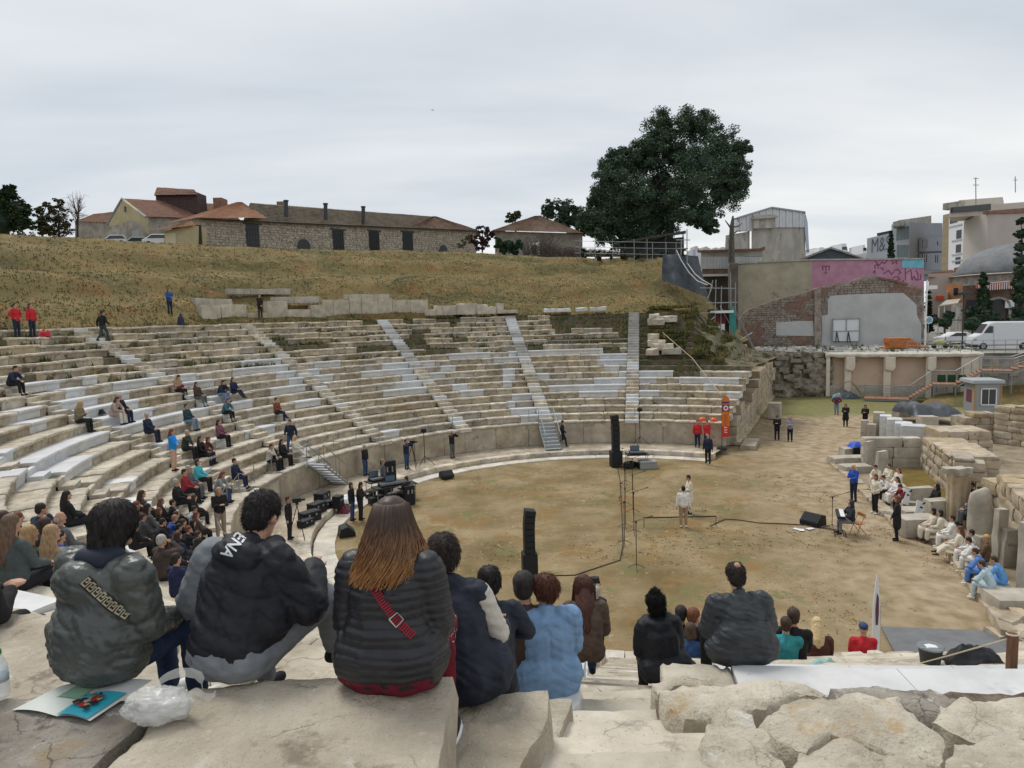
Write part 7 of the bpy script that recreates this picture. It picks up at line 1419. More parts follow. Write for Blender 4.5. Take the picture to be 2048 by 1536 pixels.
def near(lab,p,yaw,pose,layers,s=1.,tilt=0.):
 T=thing('person',lab,'person',p,yaw,'spectators sitting nearest to the camera',(s,s,s));T.rotation_euler=Euler((0,tilt,yaw));O={}
 o=link('body',skinmesh('body',pose.body(),.010,1),T);o.data.materials.append(SK[0]);O['body']=o
 for nm,prims,vox,disp,m in layers:
  me=skinmesh(nm,prims,vox,4,disp)
  for v in me.vertices:
   if v.co.z<.012 and v.co.y<.27:v.co.z=.012+(v.co.z-.012)*.06
  me.materials.append(m);O[nm]=link(nm,me,T)
 vs,fs=prim_bm(pose.face(),8);me=bpy.data.meshes.new('eyes');me.from_pydata(vs,[],fs);me.materials.append(m_eye);link('eyes',me,T)
 T['_']=0;del T['_'];bpy.context.view_layer.update();return T,O
def strands(T,pose,n,L_,m,r0=.0028,seed=0,front=.9,wave=.012,flare=.03,shell=.0,nm='hair_strands',zmin=-.9):
 r=random.Random(seed);mb=MB()
 for k in range(n):
  az=r.uniform(-pi*front,pi*front);
  sx,cy=sin(az),-cos(az);top=pose.headp((.02*sx+r.uniform(-.02,.02),.02+r.uniform(-.03,.03),.126));g_=r.uniform(1.0,1.14);a1=pose.headp((.080*sx*g_,.09*cy*g_-.012,.09*g_));a2=pose.headp((.106*sx*g_,.120*cy*g_-.012,.01));Lk=L_*r.uniform(.8,1.05);P=[top,a1,a2];q=a2.copy();ph=r.uniform(0,6.28)
  for j in range(1,7):
   t=j/6;out_=V(sx*.7,cy*.9,0)*flare*t*g_;w_=V(sin(ph+t*5),cos(ph+t*4),0)*wave*t
   P.append(a2+out_+w_+V(0,-.02*t*(cy<0),-Lk*t))
  mb.tube(P,[r0*.6,r0,r0*1.5,r0*1.6,r0*1.6,r0*1.5,r0*1.3,r0,r0*.5],3,cap=False)
 return mb.obj(nm,m,T,smooth=True)
def hood(p,r=.062,back=.10,drop=.02,n=9,sag=.05):
 P=[];pts=[]
 for k in range(n):q=pi*(k/(n-1));pts.append(p.neck+V(.125*cos(q)*p.wide,-back*sin(q)+.03,.0-drop-sag*sin(q)))
 for a,b in zip(pts,pts[1:]):P.append(pr_cap(a,b,r,r))
 return P
def ribbon(T,O,px,w,m,nm='strap',off=.006,n=40,th=.003):
 bv=[]
 dg=bpy.context.evaluated_depsgraph_get()
 vs,fs=[],[]
 for o in O:b=len(vs);M=o.matrix_world;vs+=[M@v.co for v in o.data.vertices];fs+=[tuple(b+i for i in f.vertices)for f in o.data.polygons]
 bv=BVHTree.FromPolygons(vs,fs);E=V(0,0,EYE);C=[]
 L_=[0]
 for a,b in zip(px,px[1:]):L_.append(L_[-1]+hypot(a[0]-b[0],a[1]-b[1]))
 for k in range(n+1):
  t=L_[-1]*k/n;i=max(j for j in range(len(L_))if L_[j]<=t+1e-6);i=min(i,len(px)-2);f=(t-L_[i])/(L_[i+1]-L_[i]);x=px[i][0]+(px[i+1][0]-px[i][0])*f;y=px[i][1]+(px[i+1][1]-px[i][1])*f
  d=ray(x,y).normalized();h=bv.ray_cast(E,d)
  if h[0]is None:continue
  C.append((h[0]-d*off,d))
 if len(C)<3:return None,None
 D=[c[0]for c in C]
 for _ in range(4):D=[D[0]]+[(D[i-1]+D[i]*2+D[i+1])/4 for i in range(1,len(D)-1)]+[D[-1]]
 Mi=T.matrix_world.inverted()
 def at(u,v,lift=0):
  x=u*(len(D)-1);i=min(len(D)-2,int(x));f=x-i;c=D[i].lerp(D[i+1],f);t=(D[min(len(D)-1,i+1)]-D[max(0,i-1)]).normalized()if i<len(D)-1 else(D[-1]-D[-2]).normalized();nrm=C[i][1];s_=t.cross(nrm).normalized();return Mi@(c+s_*v*w/2-nrm*lift)
 mb=MB();K=n*2
 for k in range(K+1):
  for v,l in((-1,0),(-1,th),(1,th),(1,0)):mb.v.append(tuple(at(k/K,v,l)))
 mb.f=[(k*4+j,k*4+(j+1)%4,(k+1)*4+(j+1)%4,(k+1)*4+j)for k in range(K)for j in range(4)];mb.m=[0]*len(mb.f)
 return mb.obj(nm,m,T,smooth=False),at
def fuzz(T,o,n,L_,m,seed=0,out_=.25,r0=.0016,sw=.5,nm='hair_strands'):
 r=random.Random(seed);me=o.data;mb=MB();F_=me.polygons
 for _ in range(n):
  f=F_[r.randrange(len(F_))];c,nn=f.center.copy(),f.normal.copy();d=V(r.uniform(-sw,sw),r.uniform(-sw,sw),-1);d=(d-nn*d.dot(nn)).normalized();l=L_*r.uniform(.5,1.2);mb.tube([c-nn*.002,c+nn*(l*out_*.5+.002)+d*l*.4,c+nn*l*out_*.5+d*l],[r0,r0,r0*.3],3,cap=False)
 return mb.obj(nm,m,o,smooth=True)
def crease(c,fx,fy,fz,sh=0,w=5.):return-max(0.,1-w*abs(noise.noise(V(c.x*fx+c.z*sh,c.y*fy,c.z*fz+c.x*sh))))
def seatp(px,py,z,fwd=.14,yaw=0.):p=atz(px,py,z);return V(p.x-sin(yaw)*fwd,p.y+cos(yaw)*fwd,z)
# 1 woman in the glossy grey puffer jacket
P1=Pose('sit',[(.17,.32,.22),(-.16,.32,.20)],lean=.16,wide=1.25,hint=(.35,-.5,-.8),headlean=.22,legs=[(.16,.44,.13),(-.10,.46,.12)],turn=-.25)
y1=-.42
T1,O1=near('woman with a dark bob in a glossy grey puffer jacket, patterned strap across her back',seatp(140,1388,7.44,.15,y1),y1,P1,[('jacket',P1.top('jacket',.052)+[pr_cap(P1.pel+V(.09,.0,.06),P1.pel+V(-.09,.0,.06),.20,.20),pr_cap(P1.waist+V(.10,-.02,0),P1.waist+V(-.10,-.02,0),.18,.18)]+hood(P1,.078,.15,.03,sag=.10)+[pr_ell(P1.neck+V(-.02,-.14,-.09),(.15,.10,.12))],.011,lambda c,n:quilt(.17,.010,.015,4,.003,.35,10)(c,n)+.005*noise.noise(V(c.x*26+c.z*20,c.y*26,c.z*12))+.009*crease(c,5,5,11,4)+.005*crease(c,12,12,26,6,4)+.003*noise.noise(V(c.x*60,c.y*60,c.z*30)),m_puff),('jeans',P1.legs(),.012,folds(.007),m_jean),('shoe',P1.shoes(0),.011,None,cloth(WH)),('shoe',P1.shoes(1),.011,None,cloth(WH)),('hair',P1.hair('bob')+[pr_ell(P1.headp((0,-.02,.02)),(.118,.125,.13),P1.Rh),pr_cap(P1.headp((.06,-.02,-.02)),P1.headp((.07,-.01,-.13)),.06,.045),pr_cap(P1.headp((-.06,-.02,-.02)),P1.headp((-.07,-.01,-.13)),.06,.045),pr_cap(P1.headp((0,-.05,-.03)),P1.headp((0,-.06,-.14)),.085,.06)],.011,lambda c,n:.003*noise.noise(V(c.x*70,c.y*70,c.z*8)),hairm((.012,.008,.007))),('collar',[pr_cap(P1.neck+V(-.09,.0,.02),P1.neck+V(.09,.0,.02),.058,.058),pr_cap(P1.neck+V(-.07,-.05,.01),P1.neck+V(.07,-.05,.01),.06,.06)],.011,None,m_nav)],s=.86)
def greek(at,T,m,n=8):
 mb=MB()
 def q(u0,v0,u1,v1):mb.add([at(u0,v0,.005),at(u1,v0,.005),at(u1,v1,.005),at(u0,v1,.005)],[(0,1,2,3)])
 for k in range(n):
  a,w=k/n,1/n;g=w*.13
  for x0,y0,x1,y1 in[(.05,-.75,.85,-.5),(.05,-.75,.2,.75),(.05,.5,.62,.75),(.48,-.1,.62,.75),(.3,-.1,.62,.12),(.72,-.75,.86,.4),(.72,.3,1.0,.5)]:q(a+x0*w,y0,a+x1*w,y1)
 return mb.obj('strap_pattern',m,T)
st,at_=ribbon(T1,[O1['jacket']],[(168,1160),(195,1185),(225,1212),(258,1232)],.052,plain('strap_dark',(.018,.017,.015),.6))
if at_:greek(at_,st,plain('strap_gold',(.38,.33,.22),.6));st.children[0].matrix_parent_inverse=Matrix.Identity(4)
o=MB();c=P1.neck+V(0,-.05,-.1)
# 2 man in the black puffer over grey sweats
P2=Pose('sit',[(.22,.42,.40),(-.20,.36,.22)],lean=.46,wide=1.0,headlean=.15,hint=(.5,-.4,-.7),legs=[(.26,.44,.24),(.20,.62,-.14),(-.18,.44,.12),(-.16,.46,-.30)])
y2=-.30
T2,O2=near('man in a black puffer jacket with white letters on its hood and grey sweatpants',seatp(420,1380,7.44,.15,y2),y2,P2,[('jacket',[p for p in P2.top('tee',.05)if not(p[0]=='c' and(p[1]-P2.sh[1]).length<1e-5)]+hood(P2,.072,.13,.0,sag=.05)+[pr_cap(P2.el[0],P2.wr[0],.10,.08),pr_ell(P2.neck+V(.02,-.13,.0),(.15,.085,.10)),pr_cap(P2.chest+V(-.05,-.03,.0),P2.pel+V(-.10,-.03,.03),.14,.12),pr_cap(P2.chest+V(.08,0,0),P2.pel+V(.17,.1,.16),.14,.13)],.011,lambda c,n:quilt(.095,.007,.02,5,.005,.5,14)(c+V(0,0,c.x*.35),n)+.008*crease(c,5,5,10,5)+.004*crease(c,14,14,24,6),m_blk2),('sweater',[pr_cap(P2.sh[1]+V(-.03,0,0),P2.el[1]+V(-.04,0,0),.105,.095),pr_cap(P2.sh[1],P2.el[1],.098,.085),pr_cap(P2.el[1],P2.wr[1],.085,.06)],.011,folds(.009),m_sweat),('trousers',P2.legs()+[pr_cap(P2.pel+V(.08,-.01,.0),P2.pel+V(-.08,-.01,.0),.15,.15),pr_cap(P2.hip[0],P2.kn[0],.125,.095),pr_cap(P2.hip[1],P2.kn[1],.125,.095)],.011,folds(.006),m_sweat),('shoe',P2.shoes(0),.011,None,cloth(BK)),('shoe',P2.shoes(1),.011,None,cloth(BK)),('hair',P2.hair('short')+[],.008,lambda c,n:.007*noise.noise(c*60)+.004*noise.noise(c*120),hairm(HB))],s=.90)
# letters on the hood
def surface_letters(T,o,txt,px0,px1,size,m,nm,rot=0):
 fc=bpy.data.curves.new('l','FONT');fc.body=txt;fc.size=1;fc.offset=.02;fc.resolution_u=3;t_=bpy.data.objects.new('l',fc);COL.objects.link(t_);dg=bpy.context.evaluated_depsgraph_get();dg.update();me=bpy.data.meshes.new_from_object(t_.evaluated_get(dg));bpy.data.objects.remove(t_)
 bm=bmesh.new();bm.from_mesh(me);bmesh.ops.triangulate(bm,faces=bm.faces);
 for _ in range(3):bmesh.ops.subdivide_edges(bm,edges=[e for e in bm.edges if e.calc_length()>.12],cuts=1);bmesh.ops.triangulate(bm,faces=bm.faces)
 M=o.matrix_world;bv=BVHTree.FromPolygons([M@v.co for v in o.data.vertices],[tuple(f.vertices)for f in o.data.polygons]);xs=[v.co.x for v in bm.verts];x0,x1=min(xs),max(xs);a,b=Vector(px0),Vector(px1);d=(b-a);up=Vector((-d.y,d.x)).normalized()*size*(-1);E=V(0,0,EYE);Mi=T.matrix_world.inverted();bad=[]
 for v in bm.verts:
  p=a+d*((v.co.x-x0)/(x1-x0))+up*(v.co.y/.72);r_=ray(p.x,p.y).normalized();h=bv.ray_cast(E,r_)
  if h[0]is None:bad.append(v)
  else:v.co=Mi@(h[0]-r_*.005)
 bmesh.ops.delete(bm,geom=bad,context='VERTS');bm.to_mesh(me);bm.free();me.materials.clear();me.materials.append(m);return link(nm,me,T)
surface_letters(T2,O2['jacket'],'ENA',(474,1062),(440,1108),24,plain('letter_white',(.62,.63,.64),.6),'letters')
# 3 blonde woman in black quilted jacket
P3=Pose('sit',[(.17,.30,.24),(-.17,.30,.24)],lean=.12,wide=1.0,headlean=.12,legs=[(.17,.44,.11),(-.12,.44,.10)],hint=(.3,-.5,-.8))
m_omb=bpy.data.materials.new('hair_ombre');m_omb.use_nodes=True;t=m_omb.node_tree;b_=t.nodes['Principled BSDF'];b_.inputs['Roughness'].default_value=.5
tc_=t.nodes.new("ShaderNodeTexCoord");sp_=t.nodes.new("ShaderNodeSeparateXYZ");t.links.new(tc_.outputs['Object'],sp_.inputs[0]);nz_=t.nodes.new("ShaderNodeTexNoise");nz_.inputs['Scale'].default_value=60;mp_=t.nodes.new("ShaderNodeMapping");mp_.inputs['Scale'].default_value=(1,1,.04);t.links.new(tc_.outputs['Object'],mp_.inputs[0]);t.links.new(mp_.outputs[0],nz_.inputs[0])
ad_=t.nodes.new("ShaderNodeMath");ad_.operation='MULTIPLY_ADD';ad_.inputs[1].default_value=.28;t.links.new(nz_.outputs[0],ad_.inputs[0]);t.links.new(sp_.outputs[2],ad_.inputs[2]);cr_=t.nodes.new("ShaderNodeValToRGB");mr_=t.nodes.new("ShaderNodeMapRange");mr_.inputs[1].default_value=.50;mr_.inputs[2].default_value=.98;t.links.new(ad_.outputs[0],mr_.inputs[0]);t.links.new(mr_.outputs[0],cr_.inputs[0])
e=cr_.color_ramp.elements;e[0].position=0;e[0].color=(.58,.35,.13,1);e[1].position=1;e[1].color=(.055,.028,.016,1);q_=e.new(.45);q_.color=(.44,.21,.07,1);q_=e.new(.75);q_.color=(.20,.095,.04,1);t.links.new(cr_.outputs[0],b_.inputs['Base Color'])
y3=-.12
T3,O3=near('woman with long blonde tipped hair in a black quilted jacket with a red strap',seatp(762,1408,7.44,.17,y3),y3,P3,[('jacket',P3.top('jacket',.045)+[pr_cap(P3.pel+V(.10,-.0,.05),P3.pel+V(-.10,0,.05),.205,.205),pr_cap(P3.waist+V(.08,-.02,0),P3.waist+V(-.08,-.02,0),.16,.16)],.0095,quilt(.043,.0095,.010,7,.0035,.6,22),m_blk),('trousers',P3.legs()+[pr_cap(P3.pel+V(.10,-.01,.02),P3.pel+V(-.10,-.01,.02),.185,.185),pr_cap(P3.hip[0],P3.kn[0],.12,.09)],.012,folds(.006),m_burg),('shoe',P3.shoes(0),.011,None,cloth(BK)),('shoe',P3.shoes(1),.011,None,cloth(BK)),('hair',P3.hair('bob')+[pr_cap(P3.headp((.0,-.06,.0)),P3.neck-P3.up*.0+V(0,-.11,0),.075,.06)],.011,lambda c,n:.004*noise.noise(V(c.x*60,c.y*60,c.z*7)),m_omb)],s=.865)
strands(T3,P3,3000,.28,m_omb,.0026,3,.80,.045,.06)
fuzz(T1,O1['hair'],1500,.045,hairm((.012,.008,.007)),1,.06,.0012,.12);fuzz(T2,O2['hair'],1800,.028,hairm(HB),2,.35,.0014,.9)
st3,at3=ribbon(T3,[O3['jacket']],[(728,1140),(745,1172),(768,1208),(792,1240),(826,1272)],.034,mat('strap_red',(.30,.012,.02),(.36,.02,.03),60,.6,coord='O'),n=30)
if at3:
 mb=MB()
 for k in range(30):mb.add([at3((k+.1)/30,-.85,.0045),at3((k+.55)/30,-.85,.0045),at3((k+.55)/30,.85,.0045),at3((k+.1)/30,.85,.0045)],[(0,1,2,3)])
 mb.obj('strap_stripes',plain('stripe_dark',(.03,.008,.02),.7),st3)
 mb=MB();R_=[at3(u,v,.010)for u,v in[(.66,-1.25),(.78,-1.25),(.78,1.25),(.66,1.25),(.66,-1.25)]];mb.tube(R_,.0035,5);mb.obj('buckle',plain('buckle_metal',(.5,.48,.44),.3,1),st3)
 # patterned thigh print
kn=P3.hip[0].lerp(P3.kn[0],.8);mb=MB();r=random.Random(2)
bvT=BVHTree.FromPolygons([v.co.copy()for v in O3['trousers'].data.vertices],[tuple(f.vertices)for f in O3['trousers'].data.polygons])
for k in range(150):
 d=V(r.gauss(0,1),r.gauss(0,.6),r.gauss(.3,1)).normalized();c0=P3.hip[0].lerp(P3.kn[0],r.uniform(.5,1.15))+V(0,0,-.02)+d*.4;h=bvT.ray_cast(c0,-d)
 if h[0]is None:continue
 n_=h[1];u_=n_.orthogonal().normalized();u_.rotate(Matrix.Rotation(r.uniform(0,6.28),3,n_));w_=n_.cross(u_);c0=h[0]+n_*.003;s_=.009;mb.add([c0-u_*s_-w_*.0025,c0+u_*s_-w_*.0025,c0+u_*s_+w_*.0025,c0-u_*s_+w_*.0025],[(0,1,2,3)]).add([c0+u_*s_-w_*.0025,c0+u_*s_+w_*.011,c0+u_*(s_-.005)+w_*.011,c0+u_*(s_-.005)],[(0,1,2,3)])
mb.obj('trouser_print',plain('print_cream',(.52,.46,.42),.8),O3['trousers'],kind='stuff')
# 4 man in the padded navy vest
P4=Pose('sit',[(.20,.38,.28),(-.20,.34,.24)],lean=.22,wide=1.0,headlean=.2,legs=[(.20,.42,.20),(-.12,.44,.10)],turn=.25,hint=(.3,-.3,-.9))
y4=-.10
T4,O4=near('man in a long padded navy vest with white knitted sleeves',seatp(915,1432,7.02,.17,y4),y4,P4,[('vest',[p for p in P4.top('jacket',.048)if not(p[0]=='c' and any((p[1]-q).length<1e-5 for q in P4.sh+P4.el))]+[pr_cap(P4.sh[0]*.93+P4.sh[1]*.07,P4.sh[0]*.07+P4.sh[1]*.93,.098,.098),pr_cap(P4.pel+V(.13,.02,.04),P4.pel+V(-.12,-.0,.04),.20,.19),pr_cap(P4.pel+V(.16,.16,.02),P4.pel+V(.10,-.03,.04),.15,.17),pr_cap(P4.neck+V(-.05,-.01,.02),P4.neck+V(.05,-.01,.02),.065,.065)],.011,lambda c,n:quilt(.13,.007,.02,5,.003,.4,14)(c,n)+.006*crease(c,6,6,12,4)+.003*crease(c,14,14,26,5),m_nav),('sweater',[pr_cap(P4.sh[i],P4.el[i],.078,.068)for i in(0,1)]+[pr_cap(P4.el[i],P4.wr[i],.068,.045)for i in(0,1)],.010,folds(.007),m_knit),('jeans',P4.legs()+[pr_cap(P4.hip[0],P4.kn[0],.11,.085)],.012,folds(.008),mat('denim_dark',(.02,.025,.035),(.045,.05,.062),16,.9,.6,90,coord='O',bdist=.004)),('shoe',P4.shoes(0),.011,None,cloth(BK)),('shoe',P4.shoes(1),.011,None,cloth(BK)),('hair',P4.hair('short')+[pr_ell(P4.headp((0,-.02,.035)),(.097,.108,.108),P4.Rh)],.008,lambda c,n:.005*noise.noise(c*70),hairm((.025,.017,.014)))],s=.92,tilt=-.15)
fuzz(T4,O4['hair'],1800,.04,hairm((.025,.017,.014)),3,.35,.0014,.6)
# 5 child, 6 man, 7 blue coat, 8 brown coat
P5=Pose('sit',[(.1,.3,.3),(-.1,.3,.3)],lean=.2,hint=(.8,-.1,-.5));T5,O5=near('child with black hair in a dark navy jacket between the vest and the blue coat',V(*[atz(985,1400,6.64).x,4.35,6.64]),.1,P5,[('jacket',P5.top('jacket',.03),.012,folds(.008),m_nav),('trousers',P5.legs(),.012,folds(.006),m_jean),('shoe',P5.shoes(0),.012,None,cloth(BK)),('shoe',P5.shoes(1),.012,None,cloth(BK)),('hair',P5.hair('short')+[pr_ell(P5.headp((0,-.02,.02)),(.098,.108,.115),P5.Rh)],.01,lambda c,n:.003*noise.noise(c*60),hairm(HB))],s=.80);fuzz(T5,O5['hair'],900,.05,hairm(HB),8,.2,.002,.3)
P6=POSES['sitturn'];q6=atz(1050,1180,6.26+.74);person('dark curly haired person in a brown jacket turned left behind the blue coat',(q6.x,q6.y,6.26),.5,'sitturn',BR_,BK,HB,'short',s=.93,group='spectators sitting nearest to the camera')
P7=Pose('sit',[(.10,.34,.34),(-.10,.34,.34)],lean=.10,wide=1.1,turn=.75,headlean=.1)
T7,O7=near('woman with short auburn hair and glasses in a long light blue padded coat',V(atz(1098,1385,6.26).x,4.92,6.26),.12,P7,[('coat',P7.top('coat',.05)+[pr_cap(P7.pel+V(.09,-.03,.04),P7.pel+V(-.09,-.03,.04),.20,.20),pr_cap(P7.pel+V(.11,-.09,-.04),P7.pel+V(-.11,-.09,-.04),.14,.14)]+hood(P7,.062,.12,.02,sag=.05),.011,lambda c,n:quilt(.085,.010,.02,6,.006,.5,18)(c+V(0,0,abs(c.x)*.6),n),m_bcoat),('trousers',P7.legs(),.012,None,m_jean),('shoe',P7.shoes(0),.012,None,cloth(BK)),('shoe',P7.shoes(1),.012,None,cloth(BK)),('hair',P7.hair('short')+[pr_ell(P7.headp((0,-.03,.03)),(.102,.108,.112),P7.Rh)],.009,lambda c,n:.004*noise.noise(V(c.x*60,c.y*60,c.z*18)),hairm((.07,.024,.014)))],s=.90)
fuzz(T7,O7['hair'],1200,.06,hairm((.07,.024,.014)),5,.25,.002,.5)
mb=MB()
for q in(-1,1):mb.tube([P7.headp((.032*q+.024*cos(k*pi/5),.112,.012+.02*sin(k*pi/5)))for k in range(11)],.0025,4);mb.tube([P7.headp((.056*q,.112,.015)),P7.headp((.08*q,.01,.012))],.0025,4)
mb.obj('glasses',plain('glasses_red',(.12,.01,.02),.3),T7)
P8=Pose('sit',lean=.25,headlean=.3);T8,O8=near('woman with long dark red brown hair in a brown coat right of the blue coat',V(atz(1178,1340,5.86).x,6.1,5.86),.0,P8,[('coat',P8.top('coat',.03),.012,folds(.006),mat('coat_brown',(.085,.058,.042),(.13,.09,.068),12,.9,.4,60,coord='O')),('trousers',P8.legs(),.013,None,m_jean),('shoe',P8.shoes(0),.012,None,cloth(BK)),('shoe',P8.shoes(1),.012,None,cloth(BK)),('hair',P8.hair('vlong'),.011,lambda c,n:.004*noise.noise(V(c.x*60,c.y*60,c.z*9)),hairm((.05,.018,.012)))],s=.82)
strands(T8,P8,350,.34,hairm((.05,.018,.012)),.004,8,.8,.01,.03)
# 10 black coat woman, 15 big man
P10=Pose('sit',[(.1,.34,.22),(-.1,.34,.22)],lean=.22,wide=.95);T10,O10=near('woman in a long black hooded coat and black fur hat right of the stairs',V(atz(1338,1368,5.86).x,5.85,5.80),.1,P10,[('coat',P10.top('coat',.045)+[pr_cap(P10.pel+V(.14,-.03,.02),P10.pel+V(-.10,-.03,.02),.20,.18),pr_cap(P10.pel+V(.26,-.02,-.02),P10.pel+V(0,-.03,.06),.12,.16)]+hood(P10,.072,.12,.0,sag=.03),.012,lambda c,n:quilt(.30,.008,.02,5,.005,.4,14)(c,n)+.006*crease(c,5,5,12,4),m_blk2),('trousers',P10.legs(),.013,None,cloth(BK)),('shoe',P10.shoes(0),.012,None,cloth(BK)),('shoe',P10.shoes(1),.012,None,cloth(BK)),('hat',[pr_ell(P10.headp((0,-.01,.05)),(.105,.115,.10),P10.Rh),pr_ell(P10.headp((0,-.03,-.02)),(.10,.10,.10),P10.Rh),pr_ell(P10.headp((0,-.01,.15)),(.05,.05,.04),P10.Rh)],.009,lambda c,n:.008*noise.noise(c*60)+.005*noise.noise(c*130),plain('fur_black',(.008,.008,.008),.95))],s=.80,tilt=-.05)
P15=Pose('sit',[(.20,.34,.24),(-.20,.34,.24)],lean=.22,wide=1.22,headlean=.2,hint=(.45,-.3,-.8),legs=[(.2,.44,.10),(-.2,.44,.10)])
T15,O15=near('heavy man with thinning black hair in a dark leather jacket, seen from behind',V(atz(1512,1355,6.26).x,5.30,6.22),.05,P15,[('jacket',P15.top('jacket',.05)+[pr_cap(P15.pel+V(.18,.0,.05),P15.pel+V(-.18,.0,.05),.19,.19),pr_cap(P15.waist+V(.11,-.02,.02),P15.waist+V(-.11,-.02,.02),.19,.19)],.011,lambda c,n:.006*noise.noise(V(c.x*5,c.y*6,c.z*24+c.x*4))+.008*crease(c,4,4,15,3)+.004*crease(c,10,10,28,5)+.004*noise.noise(V(c.x*12,c.y*12,c.z*40)),m_leath),('trousers',P15.legs(),.013,None,cloth(BK)),('shoe',P15.shoes(0),.012,None,cloth(BK)),('shoe',P15.shoes(1),.012,None,cloth(BK)),('hair',P15.hair('short'),.008,lambda c,n:.002*noise.noise(c*90),hairm((.02,.013,.011)))],s=.83)
fuzz(T15,O15['hair'],900,.035,hairm((.02,.013,.011)),6,.3,.002,.6);fuzz(T10,O10['hat'],1500,.035,plain('fur_black',(.008,.008,.008),.95),7,.8,.002,1.);mb=MB();mb.add(*prim_bm([pr_ell(P15.headp((0,-.075,.105)),(.034,.030,.042),P15.Rh)]));mb.obj('bald_spot',SK[0],T15,smooth=True)
GN='spectators on the rows below the nearest ones'
for a in[('person with black hair in front of the woman in the fur hat',1362,1242,'sit',BK,BK,HB,'short',.22,1.),('man in sunglasses with short dark hair looking right',1388,1247,'sitturn',BK,BK,HR,'short',.22,1.),('child with brown hair in a blue jacket behind the sunglasses man',1381,1272,'sit',(.02,.05,.13),BK,(.05,.03,.02),'bob',.22,.85),('person in dark clothes half hidden by the leather jacket',1432,1262,'sit',BK,BK,HB,'short',.22,.9),('person in teal half hidden right of the leather jacket',1572,1262,'sit',(.03,.22,.24),BK,HD,'short',.22,.9),('man with cropped hair in a black fleece right of the leather jacket',1587,1247,'sit',BK,BK,HD,'short',.22,1.),('blonde woman in a brown jacket holding a red phone',1636,1265,'sitphone',(.07,.028,.018),BK,HBL,'long',.22,.95),('helper with a navy cap and a red lettered jacket at the foot of the seats',1727,1268,'sit',RD,NV,(.02,.035,.09),'cap',.22,1.)]:
 seated(a[0],a[1],a[2],*a[3:8],back=a[8],s=a[9],rows=range(0,1)if 'navy cap' in a[0]else range(3,6)if 'blonde' in a[0]else range(5,11),dmin=6.2,exact=True,look=(12,34)if 'sunglasses man' not in a[0]else(12,24),group=GN)
d=ray(1192,1186);D=13.3;p=V(0,0,EYE)+d*(D/d.y);person('bearded photographer in black standing on the podium with a camera at his face',(p.x,p.y,p.z-1.63),.55,'camera',BK,BK,HG,'short',group=G4);PH=p.copy()
d=ray(-10,1180);p=V(0,0,EYE)+d*(4.6/d.y);person('person in black cut off by the left picture edge, holding something red',(p.x-.25,p.y,p.z-.5),-.4,'sitphone',BK,BK,HB,'short',group='spectators sitting nearest to the camera')
# ------------------------------------------------------------------ sound and camera equipment, rails, small things
m_bk=mat('plastic_black',(.010,.011,.013),(.018,.019,.022),8,.55,.2,40,coord='O');m_grl=mat('grille_black',(.014,.015,.017),(.03,.031,.034),120,.8,0,coord='O')
def line_array(lab,px,py,h,tip,w=.46,b=.32):
 T=thing('line_array_speaker',lab,'loudspeaker');p=atz(px,py,0);T.location=(p.x,p.y,0);T.rotation_euler=(0,0,.15)
 o=MB();o.bx(-b,b,-b,b,0,.95);o.obj('subwoofer',m_bk,T,bevel=.015);o=MB();o.bx(-b+.04,b-.04,-b-.015,-b-.002,.06,.9);o.obj('grille',m_grl,T)
 n=7;z=.95;x=0;a=0
 for k in range(n):
  a=tip*max(0,k-3)/3.;hh=(h-.95)/n;o=MB();o.box((0,0,hh/2),(w,.40,hh*.95));c=o.obj('speaker_box',m_bk,T,loc=(x,0,z),bevel=.01);c.rotation_euler=(0,a,0);o=MB();o.box((0,-.205,hh/2),(w*.9,.01,hh*.8));g=o.obj('grille',m_grl,c);x+=sin(a)*hh;z+=cos(a)*hh
 return T
line_array('tall black line array speaker on a bass box by the far orchestra ring',1232,933,3.1,-.12,.42);line_array('tall black line array speaker standing near the middle of the near orchestra',1060,1158,2.45,.16,.36,.25)
def micstand(lab,px,py,h=1.75,dx=.55,g='choir microphone stands in the orchestra'):
 T=thing('microphone_stand',lab,'microphone stand',atz(px,py,0),0,g);o=MB();o.tube([(0,0,.12),(0,0,h)],.014,6);o.obj('pole',m_bk,T)
 for k in range(3):a=k*2.1+.4;o=MB();o.tube([(0,0,.2),(.34*cos(a),.34*sin(a),.015)],.011,5);o.obj('leg',m_bk,T)
 o=MB();o.tube([(-.15,0,h-.03),(dx,0,h+.16)],.010,5);b=o.obj('boom',m_bk,T);o=MB();o.tube([(dx,0,h+.16),(dx+.10,0,h+.19)],.02,8);o.obj('microphone',m_bk,b)
 o=MB();o.lathe([(.03,h-.08),(.03,h)],8);o.obj('clamp',m_bk,T)
for k,(x,y)in enumerate([(1252,968),(1265,985),(1250,1012),(1266,1026),(1251,1056),(1268,1068),(1249,1090),(1273,1139)]):
 micstand(['farthest of the choir microphone stands, just before the far line array','second farthest microphone stand, on the right line of stands','third microphone stand from the far line array, left line','fourth microphone stand, right line, level with the two singers','fifth microphone stand, left line','sixth microphone stand, right line','last microphone stand of the left line','nearest microphone stand, standing alone at the front'][k],x,y,1.75,.5 if k%2 else-.2)
T=thing('boom_pole','long dark boom lying level on stands beside the two singers','boom pole');a,b=atz(1288,1055,0),atz(1432,1052,0);o=MB();o.tube([a+V(0,0,.42),b+V(0,0,.42)],.028,6);o.obj('pole',m_bk,T)
for p in(a,b,a.lerp(b,.5)):o=MB();o.tube([(p.x,p.y,0),(p.x,p.y,.42)],.014,5);o.obj('support',m_bk,T)
o=MB();o.tube([atz(x,y,.02)for x,y in[(1420,1052),(1450,1038),(1480,1040),(1520,1046),(1560,1047),(1610,1050),(1660,1058),(1690,1062)]],.02,5);o.obj('cable',m_bk,None,label='black cable running from the boom to the keyboard player',cat='cable')
